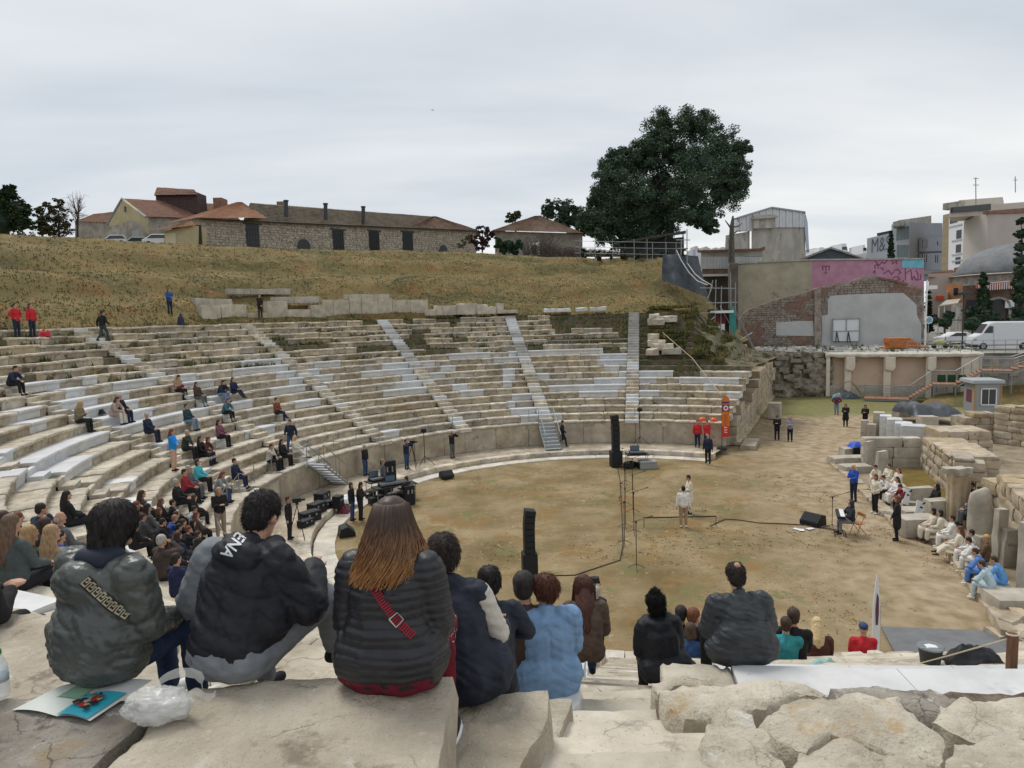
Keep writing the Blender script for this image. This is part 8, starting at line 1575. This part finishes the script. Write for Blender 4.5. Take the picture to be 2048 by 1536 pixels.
o=MB();o.tube([atz(x,y,.02)for x,y in[(1235,935),(1240,960),(1243,1010),(1246,1090),(1240,1120),(1150,1150),(1080,1152)]],.018,5);o.obj('cable',m_bk,None,label='black cable along the microphone stands towards the near line array',cat='cable')
def wedge(lab,px,py,rz,s=1.,z=0):
 T=thing('monitor_speaker',lab,'loudspeaker',atz(px,py,z),rz,'floor monitor speakers');o=MB();o.extrude([(-.32*s,0),(.32*s,0),(.32*s,.16*s),(.02*s,.42*s),(-.26*s,.34*s)],Matrix.Rotation(pi/2,4,'Z')@Matrix.Translation((0,-.35*s,0)),.7*s);o.obj('cabinet',m_bk,T,bevel=.02)
 o=MB();a=V(.30,0,.17);b=V(.04,0,.40);M=Matrix.Rotation(pi/2,4,'Z');o.add([M@(V(q.x*s,y*s,q.z*s)+V(.012,0,.012))for q,y in((a,-.3),(a,.3),(b,.3),(b,-.3))],[(0,1,2,3)]);o.obj('grille',m_grl,T)
wedge('big black floor monitor facing the keyboard player',1626,1048,2.2,1.15);wedge('black floor monitor on the left edge of the orchestra grass',693,1070,-1.2,1.05);wedge('black floor monitor lying on the white ring at the far left',893,955,-2.6,1.0,.06)
# keyboard place
T=thing('keyboard','electric keyboard on a black cross stand','keyboard',atz(1680,1068,0),1.2);o=MB();o.box((0,0,.82),(1.15,.30,.10));kb=o.obj('case',m_bk,T,bevel=.01)
for k in range(28):o=MB();o.box((-.52+k*.0385,-.05,.875),(.036,.16,.015));o.obj('key',m_white,kb)
for s_ in(-1,1):o=MB();o.tube([(-.3*s_,-.12,.02),(.3*s_,.12,.77)],.018,5);o.obj('leg',m_bk,T)
for y in(-.2,.2):o=MB();o.tube([(-.38,y,.02),(.38,y,.02)],.018,5);o.obj('foot',m_bk,T)
micstand('microphone stand with a level boom beside the keyboard',1664,1058,1.35,.6,'microphone stand at the keyboard')
T=thing('folding_chair','orange wooden folding chair of the keyboard player','chair',atz(1716,1068,0),-1.4);m_oc=mat('chair_orange',(.40,.16,.05),(.48,.21,.08),6,.6,.2,coord='O')
for x in(-.2,.2):
 for l in[[(x,-.22,0),(x,.16,.85)],[(x,.22,0),(x,-.16,.46)]]:o=MB();o.tube(l,.014,5);o.obj('leg',m_oc,T)
for k in range(4):o=MB();o.box((0,-.15+k*.09,.45),(.4,.08,.02));o.obj('seat_slat',m_oc,T)
o=MB();o.box((0,.16,.78),(.42,.02,.14));o.obj('backrest',m_oc,T)
T=thing('paper_sheets','white papers lying on the grass beside the big floor monitor','papers',atz(1615,1060,.0));r=random.Random(1)
for k in range(3):o=MB();o.box((r.uniform(-.5,.5),r.uniform(-.2,.2),.012+k*.004),(.3,.21,.003),r.uniform(0,3));o.obj('sheet',m_white,T)
for k,(x,y)in enumerate([(1812,1008),(1838,1034)]):
 T=thing('note_board',['white board with black marks leaning by the boy in dark red','white board with black marks leaning by the two girls in cream'][k],'board',atz(x,y,.42),.2);o=MB();o.box((0,0,.33),(.34,.03,.68),tilt=Matrix.Rotation(-.2,3,'X')@Matrix.Rotation(.35,3,'Y'));b=o.obj('board',m_white,T)
 for q in range(4):o=MB();o.box((-.18+.13*q,-.02,.08+.16*q),(.12,.012,.06),tilt=Matrix.Rotation(.35-.9*(q%2),3,'Y'));o.obj('mark',m_bk,b)
T=thing('covered_box','black draped box with a crumpled blue bag on top, left of the pale wall','box',atz(1715,912,0),.05);o=MB();o.bx(-.35,.35,-.3,.3,0,.75);o.obj('box',m_bk,T,bevel=.02)
heap('crumpled bright blue bag on the black box',1712,893,.95,.7,.32,mat('bag_blue',(.015,.06,.42),(.03,.1,.55),5,.5),'blue_bag','bag',7,16,.74)
# light stands
def lightstand(lab,px,py,z,h):
 T=thing('light_stand',lab,'tripod stand',atz(px,py,z));o=MB();o.tube([(0,0,.1),(0,0,h)],.022,6);o.obj('pole',m_bk,T)
 for k in range(3):a=k*2.1;o=MB();o.tube([(0,0,.55),(.6*cos(a),.6*sin(a),0)],.016,5);o.obj('leg',m_bk,T)
 o=MB();o.box((0,0,h+.08),(.30,.22,.24));o.obj('lamp_head',m_bk,T,bevel=.02)
lightstand('tall black light stand before the podium behind the far line array',1280,889,HW,2.25);lightstand('tall thin light stand left of the photographer in grey trousers',850,930,HW,2.0)
def tripodcam(lab,px,py,z,h=1.45,rz=0):
 T=thing('camera_tripod',lab,'camera on tripod',atz(px,py,z),rz)
 for k in range(3):a=k*2.1+.5;o=MB();o.tube([(0,0,h-.1),(.42*cos(a),.42*sin(a),0)],.018,5);o.obj('leg',m_bk,T)
 o=MB();o.box((0,0,h+.1),(.13,.34,.17));c=o.obj('camera',m_bk,T,bevel=.015);o=MB();o.tube([(0,.15,h+.1),(0,.32,h+.1)],.05,10);o.obj('lens',m_bk,c);o=MB();o.box((0,0,h-.03),(.12,.12,.09));o.obj('tripod_head',m_bk,T)
tripodcam('video camera on a tripod on the walkway, near the black cases',598,1078,HW,1.5,-1.2);tripodcam('video camera on a tripod before the cameraman in jeans',826,936,HW,1.45,-1.5)
d=ray(1190,1160);D=13.0;p=V(0,0,EYE)+d*(D/d.y);T=thing('gimbal_camera','small camera held up on a pole above the bearded photographer','camera',(p.x,p.y,p.z));o=MB();o.box((0,0,0),(.16,.12,.11));c=o.obj('camera',m_bk,T,bevel=.01);o=MB();o.tube([(0,.05,0),(0,.14,0)],.035,8);o.obj('lens',m_bk,c);o=MB();o.tube([(0,0,-.05),(.01,.02,-1.9)],.012,5);o.obj('pole',m_bk,T)
for dx in(-.10,.10):o=MB();o.tube([(dx,0,-.10),(dx*.6,0,.07)],.010,5);o.obj('handle',m_bk,T)
d=ray(1168,1188);p=V(0,0,EYE)+d*(13.0/d.y);T=thing('photo_camera','black photo camera at the face of the bearded photographer','camera',p,1.2);o=MB();o.box((0,0,0),(.15,.09,.10));o.obj('body',m_bk,T,bevel=.01);o=MB();o.tube([(0,.04,0),(0,.17,0)],.04,10);o.obj('lens',m_bk,T)
# mixing place on the ring and equipment behind the far line array
def desk(lab,px,py,z,rz,L_,seed):
 T=thing('mixing_desk',lab,'sound desk',atz(px,py,z),rz);r=random.Random(seed)
 for x in(-L_/2+.1,L_/2-.1):
  for y in(-.3,.3):o=MB();o.tube([(x,y,0),(x,y,.74)],.02,5);o.obj('leg',m_steel,T)
 o=MB();o.box((0,0,.76),(L_,.75,.04));o.obj('table_top',m_bk,T)
 o=MB();o.box((0,.02,.84),(L_*.7,.55,.12),tilt=Matrix.Rotation(.12,3,'X'));c=o.obj('console',m_bk,T,bevel=.01)
 for k in range(14):o=MB();o.box((-L_*.32+k*L_*.05,-.05,.915),(.02,.3,.02));o.obj('fader',m_frame,c)
 o=MB();o.box((-.1,.3,1.06),(.55,.03,.34));o.obj('screen',m_bk,T,bevel=.01);o=MB();o.box((-.1,.282,1.06),(.5,.01,.29));o.obj('screen_face',plain('screen_blue',(.10,.16,.22),.2),T)
 for k in range(5):o=MB();o.box((r.uniform(-L_/2,L_/2),r.uniform(-.25,.25),.16),(r.uniform(.3,.6),r.uniform(.3,.5),.32),r.uniform(0,1));o.obj('equipment_box',m_bk,T,bevel=.015)
desk('crowded sound mixing desk under cases on the left rim of the orchestra',790,1000,.05,.55,2.2,1);desk('second equipment table with a lit screen on the left rim',758,990,.05,.7,1.3,2);desk('equipment table beside the far line array speaker',1275,934,.02,0,1.3,3)
def case(lab,px,py,z,d3,rz,m=None,grp='black equipment cases'):
 T=thing('flight_case',lab,'equipment case',atz(px,py,z),rz,grp);w,dd,h=d3;o=MB();o.bx(-w/2,w/2,-dd/2,dd/2,0,h*.7);o.obj('case',m or m_bk,T,bevel=.02);o=MB();o.bx(-w/2,w/2,-dd/2,dd/2,h*.72,h);l=o.obj('lid',m or m_bk,T,bevel=.02)
 for s_ in(-.2,.2):o=MB();o.bx(w*s_-.04,w*s_+.04,-dd/2-.015,-dd/2,h*.6,h*.8);o.obj('latch',m_steel,T)
case('grey box with a dark lid right of the far line array',1295,936,0,(1.0,.7,.45),.05,plain('case_grey',(.30,.30,.29),.6));case('tall black amplifier rack behind the mixing desk',778,975,.05,(.7,.6,1.5),.5);case('black rack right of the mixing desk, papers on it',818,1008,.02,(.5,.5,.95),.5)
for k,(x,y,s_)in enumerate([(620,1042,(.9,.5,.45)),(634,1026,(.8,.5,.5)),(645,1006,(.75,.5,.55)),(655,1016,(.6,.4,.35)),(612,1052,(.7,.4,.3)),(677,1016,(.45,.4,.6))]):case(['long black case nearest to the camera on the kerb','black case in the middle of the kerb row','large black case with a raised lid on the kerb','small black case beside the large one','flat black case at the foot of the near tripod','black bag like case at the far end of the kerb row'][k],x,y,HW,s_,.9+.2*(k%3))
heap('burgundy cloth bundle beside the black cases',687,1024,.6,.5,.35,mat('cloth_wine',(.12,.02,.035),(.2,.05,.07),6),'cloth_bundle','cloth',9,14,.1);heap('white sheet crumpled behind the man in the black jacket',690,1003,1.3,.8,.35,m_white,'white_sheet','sheet',10,14,HW)
heap('black backpack on the walkway against the podium wall',954,896,.5,.35,.62,m_bk,'backpack','backpack',11,14,HW);heap('dark backpack on the step beside the woman in bright blue at the top',pt(RP+RS*18.4,atrow(336,627)[1],rowZ(18)),0,.5,.4,.8,plain('pack_navy',(.02,.025,.05)),'backpack','backpack',12,12);heap('black handbag lying left of the woman in the pinkish coat',198,828,.6,.4,.22,m_bk,'handbag','handbag',13,12,rowZ(8)+.05)
heap('black and blue bags beside the woman in the pale jacket',532,906,1.0,.6,.42,mat('bags',(.012,.014,.02),(.05,.10,.2),5),'bag','bag',14,14,rowZ(1));heap('red bag on the top row beside the long haired woman in red',pt(RP+RS*17.4,atrow(84,664)[1],rowZ(17)),0,.6,.4,.4,plain('bag_red',(.5,.02,.03)),'bag','bag',15,12)
# feather banners
def banner(lab,px,py,z,h,w,m,rz,marks):
 T=thing('feather_banner',lab,'banner',atz(px,py,z),rz);o=MB();o.tube([(0,.02,0),(0,.02,h*.98),(w*.4,.02,h)],.02,5);o.obj('pole',m_bk,T);o=MB();o.lathe([(.34,0),(.30,.08)],16);o.obj('base',m_bk,T)
 pr_=[(0,h*.22),(w,h*.22),(w,h*.9)]+[(w*.5+w*.5*cos(q),h*.9+h*.1*sin(q))for q in(pi/6,pi/3,pi/2,2*pi/3)]+[(0,h*.92)]
 o=MB();o.extrude(pr_,Matrix.Identity(4),.012);f=o.obj('flag',m,T);
 for mk in marks:mk(f,w,h)
m_or2=mat('banner_orange',(.62,.16,.02),(.66,.20,.03),2,.7,coord='O');m_rd2=plain('banner_red',(.55,.04,.03),.7)
def mk_bars(f,w,h):
 for(a,b,m,x0,x1)in[(.22,.42,m_rd2,0,1),(.70,.84,mat('banner_purple',(.22,.07,.16)),0,1),(.86,.89,plain('banner_navy',(.03,.04,.16)),.02,.98)]:o=MB();o.bx(w*x0,w*x1,-.008,-.001,h*a,h*b);o.obj('print_band',m,f)
 o=MB();o.tube([(w*.5,-.012,h*.77),(w*.5,-.010,h*.77)],.16,18);o.obj('emblem',m_white,f);o=MB();o.tube([(w*.5,-.016,h*.77),(w*.5,-.014,h*.77)],.09,14);o.obj('emblem',plain('emblem_red',(.5,.08,.1)),f)
 for k in range(8):o=MB();z=h*(.30+.045*k);o.bx(w*.3,w*.7,-.013,-.009,z,z+h*.012);o.bx(w*.3,w*.4,-.013,-.009,z,z+h*.03);o.obj('letter_stroke',m_rd2 if k>2 else m_white,f)
banner('orange and red feather banner leaning by the end of the far seating',1444,897,HW,3.35,.48,m_or2,.05,[mk_bars])
def mk_w(f,w,h):o=MB();o.lathe([(.001,-h*.16),(.05,-h*.05),(.05,h*.05),(.001,h*.16)],8,(w*.5,-.012,h*.62));o.obj('print',plain('print_plum',(.12,.05,.08)),f)
T=thing('feather_banner','narrow white feather banner standing edge on near the grey mat','banner',atz(1751,1330,.0),.1);o=MB();o.extrude([(-.09,.0),(.10,.0),(.09,1.2),(.02,1.9),(-.01,1.95),(-.08,1.2)],Matrix.Identity(4),.03);T.location=atz(1751,1312,1.0);f=o.obj('flag',m_white,T);o=MB();o.extrude([(-.015,.75),(.035,.75),(.05,1.05),(.04,1.4),(.0,1.5),(-.03,1.1)],Matrix.Translation((0,-.012,0)),.01);o.obj('print',plain('print_plum',(.12,.05,.08)),f);o=MB();o.tube([(.1,.02,-1.2),(.1,.02,1.2)],.015,5);o.obj('pole',m_steel,T)
for k,(x,y)in enumerate([(1403,838),(1426,838)]):
 T=thing('safety_helmet',['orange helmet on the podium ledge behind the left red jacket','orange helmet on the podium ledge next to the banner'][k],'helmet',pt(RP+.35,atrow(x,y+4)[1],rowZ(0)),0,'orange helmets on the podium');o=MB();o.lathe([(.24*cos(q*pi/12),.26*sin(q*pi/12))for q in range(6)]+[(.01,.26)],16);o.obj('shell',plain('helmet_orange',(.62,.10,.02),.4),T,smooth=True);o=MB();o.lathe([(.27,0),(.27,.03)],16);o.obj('brim',plain('helmet_orange',(.62,.10,.02),.4),T)
 # metal steps on the podium and rail posts
def metal_stairs(lab,th,dirn):
 T=thing('metal_stairs',lab,'metal stairs');ns=8;zt=rowZ(0)+.02;a=pt(RP+.1,th,0);rad=V(cos(radians(th)),sin(radians(th)),0);tan_=V(-rad.y,rad.x,0)*dirn;run=.27;w=1.0
 u_=-rad if dirn==0 else tan_;s_=tan_ if dirn==0 else-rad
 if dirn==0:s_=V(-rad.y,rad.x,0)
 b0=a+(-rad*(.0)if dirn==0 else-rad*.15)
 for k in range(ns):
  z=zt-(zt-HW)*(k+.5)/ns;c=b0+u_*(run*(k+.5))+s_*(w/2 if dirn else 0);o=MB();o.box((c.x,c.y,z),(run,w,.05),atan2(u_.y,u_.x));o.obj('tread',mat('step_metal',(.34,.36,.36),(.44,.46,.46),3,.6),T);
  if dirn:continue
  o=MB();e=b0+u_*(run*k)+s_*(w/2 if dirn else 0);o.box((e.x,e.y,z+.1),(.02,w,.2),atan2(u_.y,u_.x));o.obj('riser',m_frame,T)
 for q in(-.5,.5):
  c=b0+s_*(w*q+(w/2 if dirn else 0));e=c+u_*(run*ns);o=MB();o.tube([c+V(0,0,zt-.12),e+V(0,0,HW+.02)],.05,4);o.obj('stringer',m_steel,T);o=MB();o.tube([c-u_*.7+V(0,0,zt+.8),c+V(0,0,zt+.95),e+V(0,0,HW+1.0)],.025,6);o.obj('handrail',m_steel,T)
  for t in(0,.5,1):o=MB();p=c.lerp(e,t);zz=zt+(HW-zt)*t;o.tube([p+V(0,0,zz-.05),p+V(0,0,zz+.95)],.022,5);o.obj('rail_post',m_steel,T)
metal_stairs('grey metal stairs with rails on the left side of the podium',162.2,1)if False else metal_stairs('grey metal stairs with rails on the left side of the podium',163.2,-1)
metal_stairs('grey metal stairs down from the podium at the far side',99.4,0)
T=thing('podium_rope_rail','row of thin metal posts with a rope along the podium edge','rope rail');pv=None;th=66
while th<258:
 if not(94<th<102 or 157<th<166):
  p=pt(RP+.5,th,rowZ(0));o=MB();o.tube([p,p+V(0,0,.85)],.02,5);o.obj('post',m_steel,T)
  if pv:o=MB();o.tube([pv+V(0,0,.8),pv.lerp(p,.5)+V(0,0,.68),p+V(0,0,.8)],.009,4);o.obj('rope',mat('rope_beige',(.38,.31,.2),(.5,.42,.3),20),T)
  pv=p
 else:pv=None
 th+=6.2
T=thing('upper_rail','thin pale rail across the gap in the upper rows','rail')
for k in range(7):q=atrow(1010+42*k,690-k);p=pt(RP+RS*11.6,q[1],rowZ(11));o=MB();o.tube([p,p+V(0,0,.7)],.025,5);o.obj('post',m_steel,T);pv=(pv2,p)[1]if False else p
P_=[pt(RP+RS*11.6,atrow(1010+42*k,690-k)[1],rowZ(11)+.7)for k in range(7)];o=MB();o.tube(P_,.02,5);o.obj('rail',m_steel,T)
o=MB();o.tube([pt(RP+RS*13,74,rowZ(13)+.3),pt(RP+RS*8,68,rowZ(8)+.5),pt(RP+RS*3,60.5,rowZ(3)+.3)],.03,5);o.obj('rope',mat('rope_beige',(.38,.31,.2),(.5,.42,.3),20),None,label='rope stretched down over the overgrown end of the far seating',cat='rope')
# near right: grey mat, bucket, bags, rope posts
P_=[atz(x,y,.02)for x,y in[(1762,1256),(2003,1266),(2130,1400),(1840,1400)]];o=MB();o.prism([(p.x,p.y)for p in P_],.01,.035)if False else o.add([(p.x,p.y,.07)for p in P_]+[(p.x,p.y,.03)for p in P_],[(3,2,1,0),(0,1,5,4),(1,2,6,5),(2,3,7,6),(3,0,4,7)]);o.obj('grey_mat',mat('mat_grey',(.14,.145,.15),(.19,.19,.195),2,.9,.3,30),None,label='large flat grey mat on the ground at the near end of the stage',cat='mat')
zb_=rowZ(8)+.005
T=thing('bucket','dark grey bucket holding a white cloth on the white marble row','bucket',atz(1860,1328,zb_));sc_=.92;o=MB();o.lathe([(.095,0),(.125,.2),(.13,.2),(.12,.195),(.09,.02)],20);o.obj('bucket_body',mat('bucket_grey',(.05,.06,.065),(.09,.10,.105),6,.6,coord='O'),T,smooth=True);o=MB();o.lathe([(.128,.19),(.139,.2),(.128,.21)],20);o.obj('rim',plain('rim_grey',(.18,.2,.21)),T);o=MB();o.blob((0,0,.17),(.10,.10,.05),2,.4,3);o.obj('cloth',m_white,T);o=MB();o.tube([(.13*cos(q),.13*sin(q),.19-.06*sin(q))for q in[pi+pi*k/10 for k in range(11)]],.004,4);o.obj('handle',m_steel,T)
heap('black jacket lying on the white marble row right of the bucket',1945,1324,.62,.35,.2,m_bk,'black_jacket','jacket',21,16,rowZ(8));heap('mint green bag lying behind the blonde woman in brown',1648,1338,.34,.2,.12,plain('mint',(.28,.46,.42)),'mint_bag','bag',22,14,rowZ(8))
def rpost(lab,px,pb,pt_,z,rad=.028):
 p=atz(px,pb,z);q=atY(px-10,pt_,p.y);T=thing('wooden_post',lab,'post');o=MB();o.tube([p-V(0,0,.1),(p.x,p.y,q.z)],rad,10);o.obj('post',mat('post_wood',(.13,.06,.03),(.22,.12,.065),5,.8,.6,30,stretch=(6,6,1)),T);return V(p.x,p.y,q.z)
t1=rpost('brown wooden post with a knotted rope at the near right',2020,1398,1268,rowZ(10),.040);t2=rpost('second wooden post cut by the right picture edge',2058,1325,1240,rowZ(8),.04)
m_rope=mat('rope_white',(.50,.44,.33),(.62,.56,.44),40,.9,.5,90)
def rope(lab,P):o=MB();o.tube(P,.007,6);o.obj('rope',m_rope,None,label=lab,cat='rope')
pA=atz(1700,1318,rowZ(5));rope('pale rope sagging from the post past the bucket to the left',[t1+V(0,0,-.03),t1.lerp(pA,.25)+V(0,0,-.12),t1.lerp(pA,.5)+V(0,0,-.2),t1.lerp(pA,.75)+V(0,0,-.16),pA]);rope('pale rope from the knotted post to the right edge post',[t1+V(0,0,-.02),t1.lerp(t2,.5)+V(0,0,-.05),t2+V(0,0,-.05)]);rope('pale rope running down to the right from the knotted post',[t1+V(0,0,-.01),t1+V(.25,-.05,-.15),t1+V(.6,-.1,-.3)])
o=MB();[o.tube([t1+V(.043*cos(q),.043*sin(q),-.02+.005*q)for q in[k*.7 for k in range(10)]],.007,5)];o.obj('rope_knot',m_rope,None,label='rope wound round the top of the near wooden post',cat='rope')
# things on the nearest stones
z0=7.455
T=thing('booklet','open glossy booklet with a colour picture under the woman in grey','booklet');A,B,C_,D_=[atz(x,y,z0)for x,y in[(24,1420),(180,1442),(305,1360),(120,1372)]];M1=A.lerp(B,.58);M2=D_.lerp(C_,.5)
def page(nm,a,b,c,d,m,lift=.0,bend=.012,par=None):
 mb=MB();n=12
 for i in range(n+1):
  for j in range(5):u_,v=i/n,j/4;p=a.lerp(b,u_).lerp(d.lerp(c,u_),v);mb.v.append((p.x,p.y,p.z+lift+bend*sin(pi*u_)))
 mb.f=[(i*5+j,(i+1)*5+j,(i+1)*5+j+1,i*5+j+1)for i in range(n)for j in range(4)];mb.m=[0]*len(mb.f);return mb.obj(nm,m,par,smooth=True)
pgL=page('page',A,M1,M2,D_,mat('page_green',(.50,.56,.50),(.62,.65,.60),3,.35),0,par=T);pgR=page('page',M1,B,C_,M2,mat('page_white',(.56,.57,.56),(.62,.62,.61),3,.35),0,par=T)
def sub(a,b,c,d,u0,v0,u1,v1):f=lambda u_,v:a.lerp(b,u_).lerp(d.lerp(c,u_),v);return f(u0,v0),f(u1,v0),f(u1,v1),f(u0,v1)
page('green_panel',*sub(A,M1,M2,D_,.35,.45,.95,.95),mat('print_green',(.18,.32,.22),(.25,.40,.28),2,.35),.006,.009,pgL)
m_pic=mat('print_picture',(.30,.035,.02),(.45,.30,.18),22,.3,0,spots=[((.02,.015,.02),30,.50),((.05,.35,.42),9,.56)],lo=.45,hi=.6)
q=sub(M1,B,C_,M2,.0,.0,.92,.62);page('picture',*q,mat('print_cyan',(.02,.30,.40),(.05,.38,.46),3,.3),.008,.010,pgR)
mb=MB();c=q[0].lerp(q[2],.45);r=random.Random(6)
for k in range(26):a_=r.uniform(0,6.28);rad=r.uniform(.01,.055);p=c+(q[1]-q[0])*r.uniform(-.30,.25)+(q[3]-q[0])*r.uniform(-.35,.35);mb.add([(p.x+rad*.5*cos(a_+t)*r.uniform(.5,1),p.y+rad*.5*sin(a_+t)*r.uniform(.5,1),z0+.024+k*.0002)for t in(0,1.3,2.5,3.8,5)],[(0,1,2,3,4)],k%4)
mb.obj('picture_figures',[plain('pr_red',(.36,.02,.015),.3),plain('pr_black',(.02,.015,.02),.3),plain('pr_skin',(.42,.27,.17),.3),plain('pr_brown',(.12,.05,.03),.3)],pgR,kind='stuff')
# translucent carrier bag
m_pl=bpy.data.materials.new('plastic_film');m_pl.use_nodes=True;b_=m_pl.node_tree.nodes['Principled BSDF'];b_.inputs['Base Color'].default_value=(.80,.80,.78,1);b_.inputs['Roughness'].default_value=.22;b_.inputs['Alpha'].default_value=.42;b_.inputs['Transmission Weight'].default_value=0
T=thing('plastic_bag','crumpled translucent white carrier bag on the big stone block','plastic bag',atz(292,1462,z0));
def film(c,rad,seed,nm):
 bm=bmesh.new();bmesh.ops.create_icosphere(bm,subdivisions=5,radius=1)
 for v in bm.verts:
  q=v.co*2.2+V(seed,0,0);d=1+.22*noise.noise(q)+.13*abs(noise.noise(q*2.3))-.10*abs(noise.noise(q*4.5))+.05*noise.noise(q*9);v.co=V(v.co.x*rad[0]*d,v.co.y*rad[1]*d,max(-rad[2]*.75,v.co.z*rad[2]*d))+V(*c)
 me=bpy.data.meshes.new(nm);bm.to_mesh(me);bm.free();me.materials.append(m_pl);me.polygons.foreach_set('use_smooth',[True]*len(me.polygons));return link(nm,me,T)
film((0,.09,.05),(.135,.085,.07),3,'bag_body');film((.03,.10,.045),(.10,.06,.055),8,'bag_inner')
def band(P,w):
 mb=MB()
 for i,p in enumerate(P):p=V(*p);q=V(noise.noise(p*30),noise.noise(p*34+V(3,0,0)),0)*.012;mb.v+=[tuple(p+q+V(0,0,-w)),tuple(p+q),tuple(p-q+V(.01,.01,w))]
 mb.f=[(i*3+j,i*3+3+j,i*3+4+j,i*3+1+j)for i in range(len(P)-1)for j in range(2)];mb.m=[0]*len(mb.f);return mb.obj('bag_handle',m_pl,T,smooth=True)
band([(.02+.085*cos(q)+.05,.13+.03*cos(q),.10+.065*sin(q))for q in[pi*k/12 for k in range(-1,14)]],.018);band([(.10+.10*k/10,.12+.05*k/10,.06+.02*sin(k*.6))for k in range(11)],.016)
# water bottle at the left edge
T=thing('water_bottle','clear plastic water bottle with a green cap at the left picture edge','bottle',atz(4,1392,7.445));m_cl=bpy.data.materials.new('clear_plastic');m_cl.use_nodes=True;b_=m_cl.node_tree.nodes['Principled BSDF'];b_.inputs['Base Color'].default_value=(.82,.88,.90,1);b_.inputs['Roughness'].default_value=.06;b_.inputs['Alpha'].default_value=.38
o=MB();o.lathe([(.030,0),(.033,.01),(.033,.06),(.031,.065),(.033,.07),(.033,.125),(.031,.13),(.0325,.135),(.031,.15),(.014,.185),(.0125,.2)],24);o.obj('bottle_body',m_cl,T,smooth=True);o=MB();o.lathe([(.0335,.072),(.0335,.122)],24);o.obj('label_band',plain('label_pale',(.50,.58,.62),.4),T,smooth=True);o=MB();o.lathe([(.015,.192),(.015,.212),(.013,.214)],16);o.obj('cap',plain('cap_green',(.03,.32,.05),.4),T,smooth=True)
# shoe of the woman in burgundy showing beside the block
T=thing('sneaker','black and white sneaker of the woman in burgundy beside the stone block','shoe',atz(904,1482,7.03),1.4);o=MB();o.blob((0,0,.028),(.14,.045,.028),2,.05,2,1,flat=.9);o.obj('sole',m_white,T,smooth=True);o=MB();o.blob((-.01,0,.06),(.12,.04,.045),2,.08,2,2);o.obj('upper',m_bk,T,smooth=True)
o=MB();p=atz(540,1545,7.45);o.blob((p.x,p.y,p.z+.0),(.012,.01,.006),2,.1);o.obj('acorn',m_bark,None,label='tiny dark nut lying on the stone at the bottom edge',cat='nut')
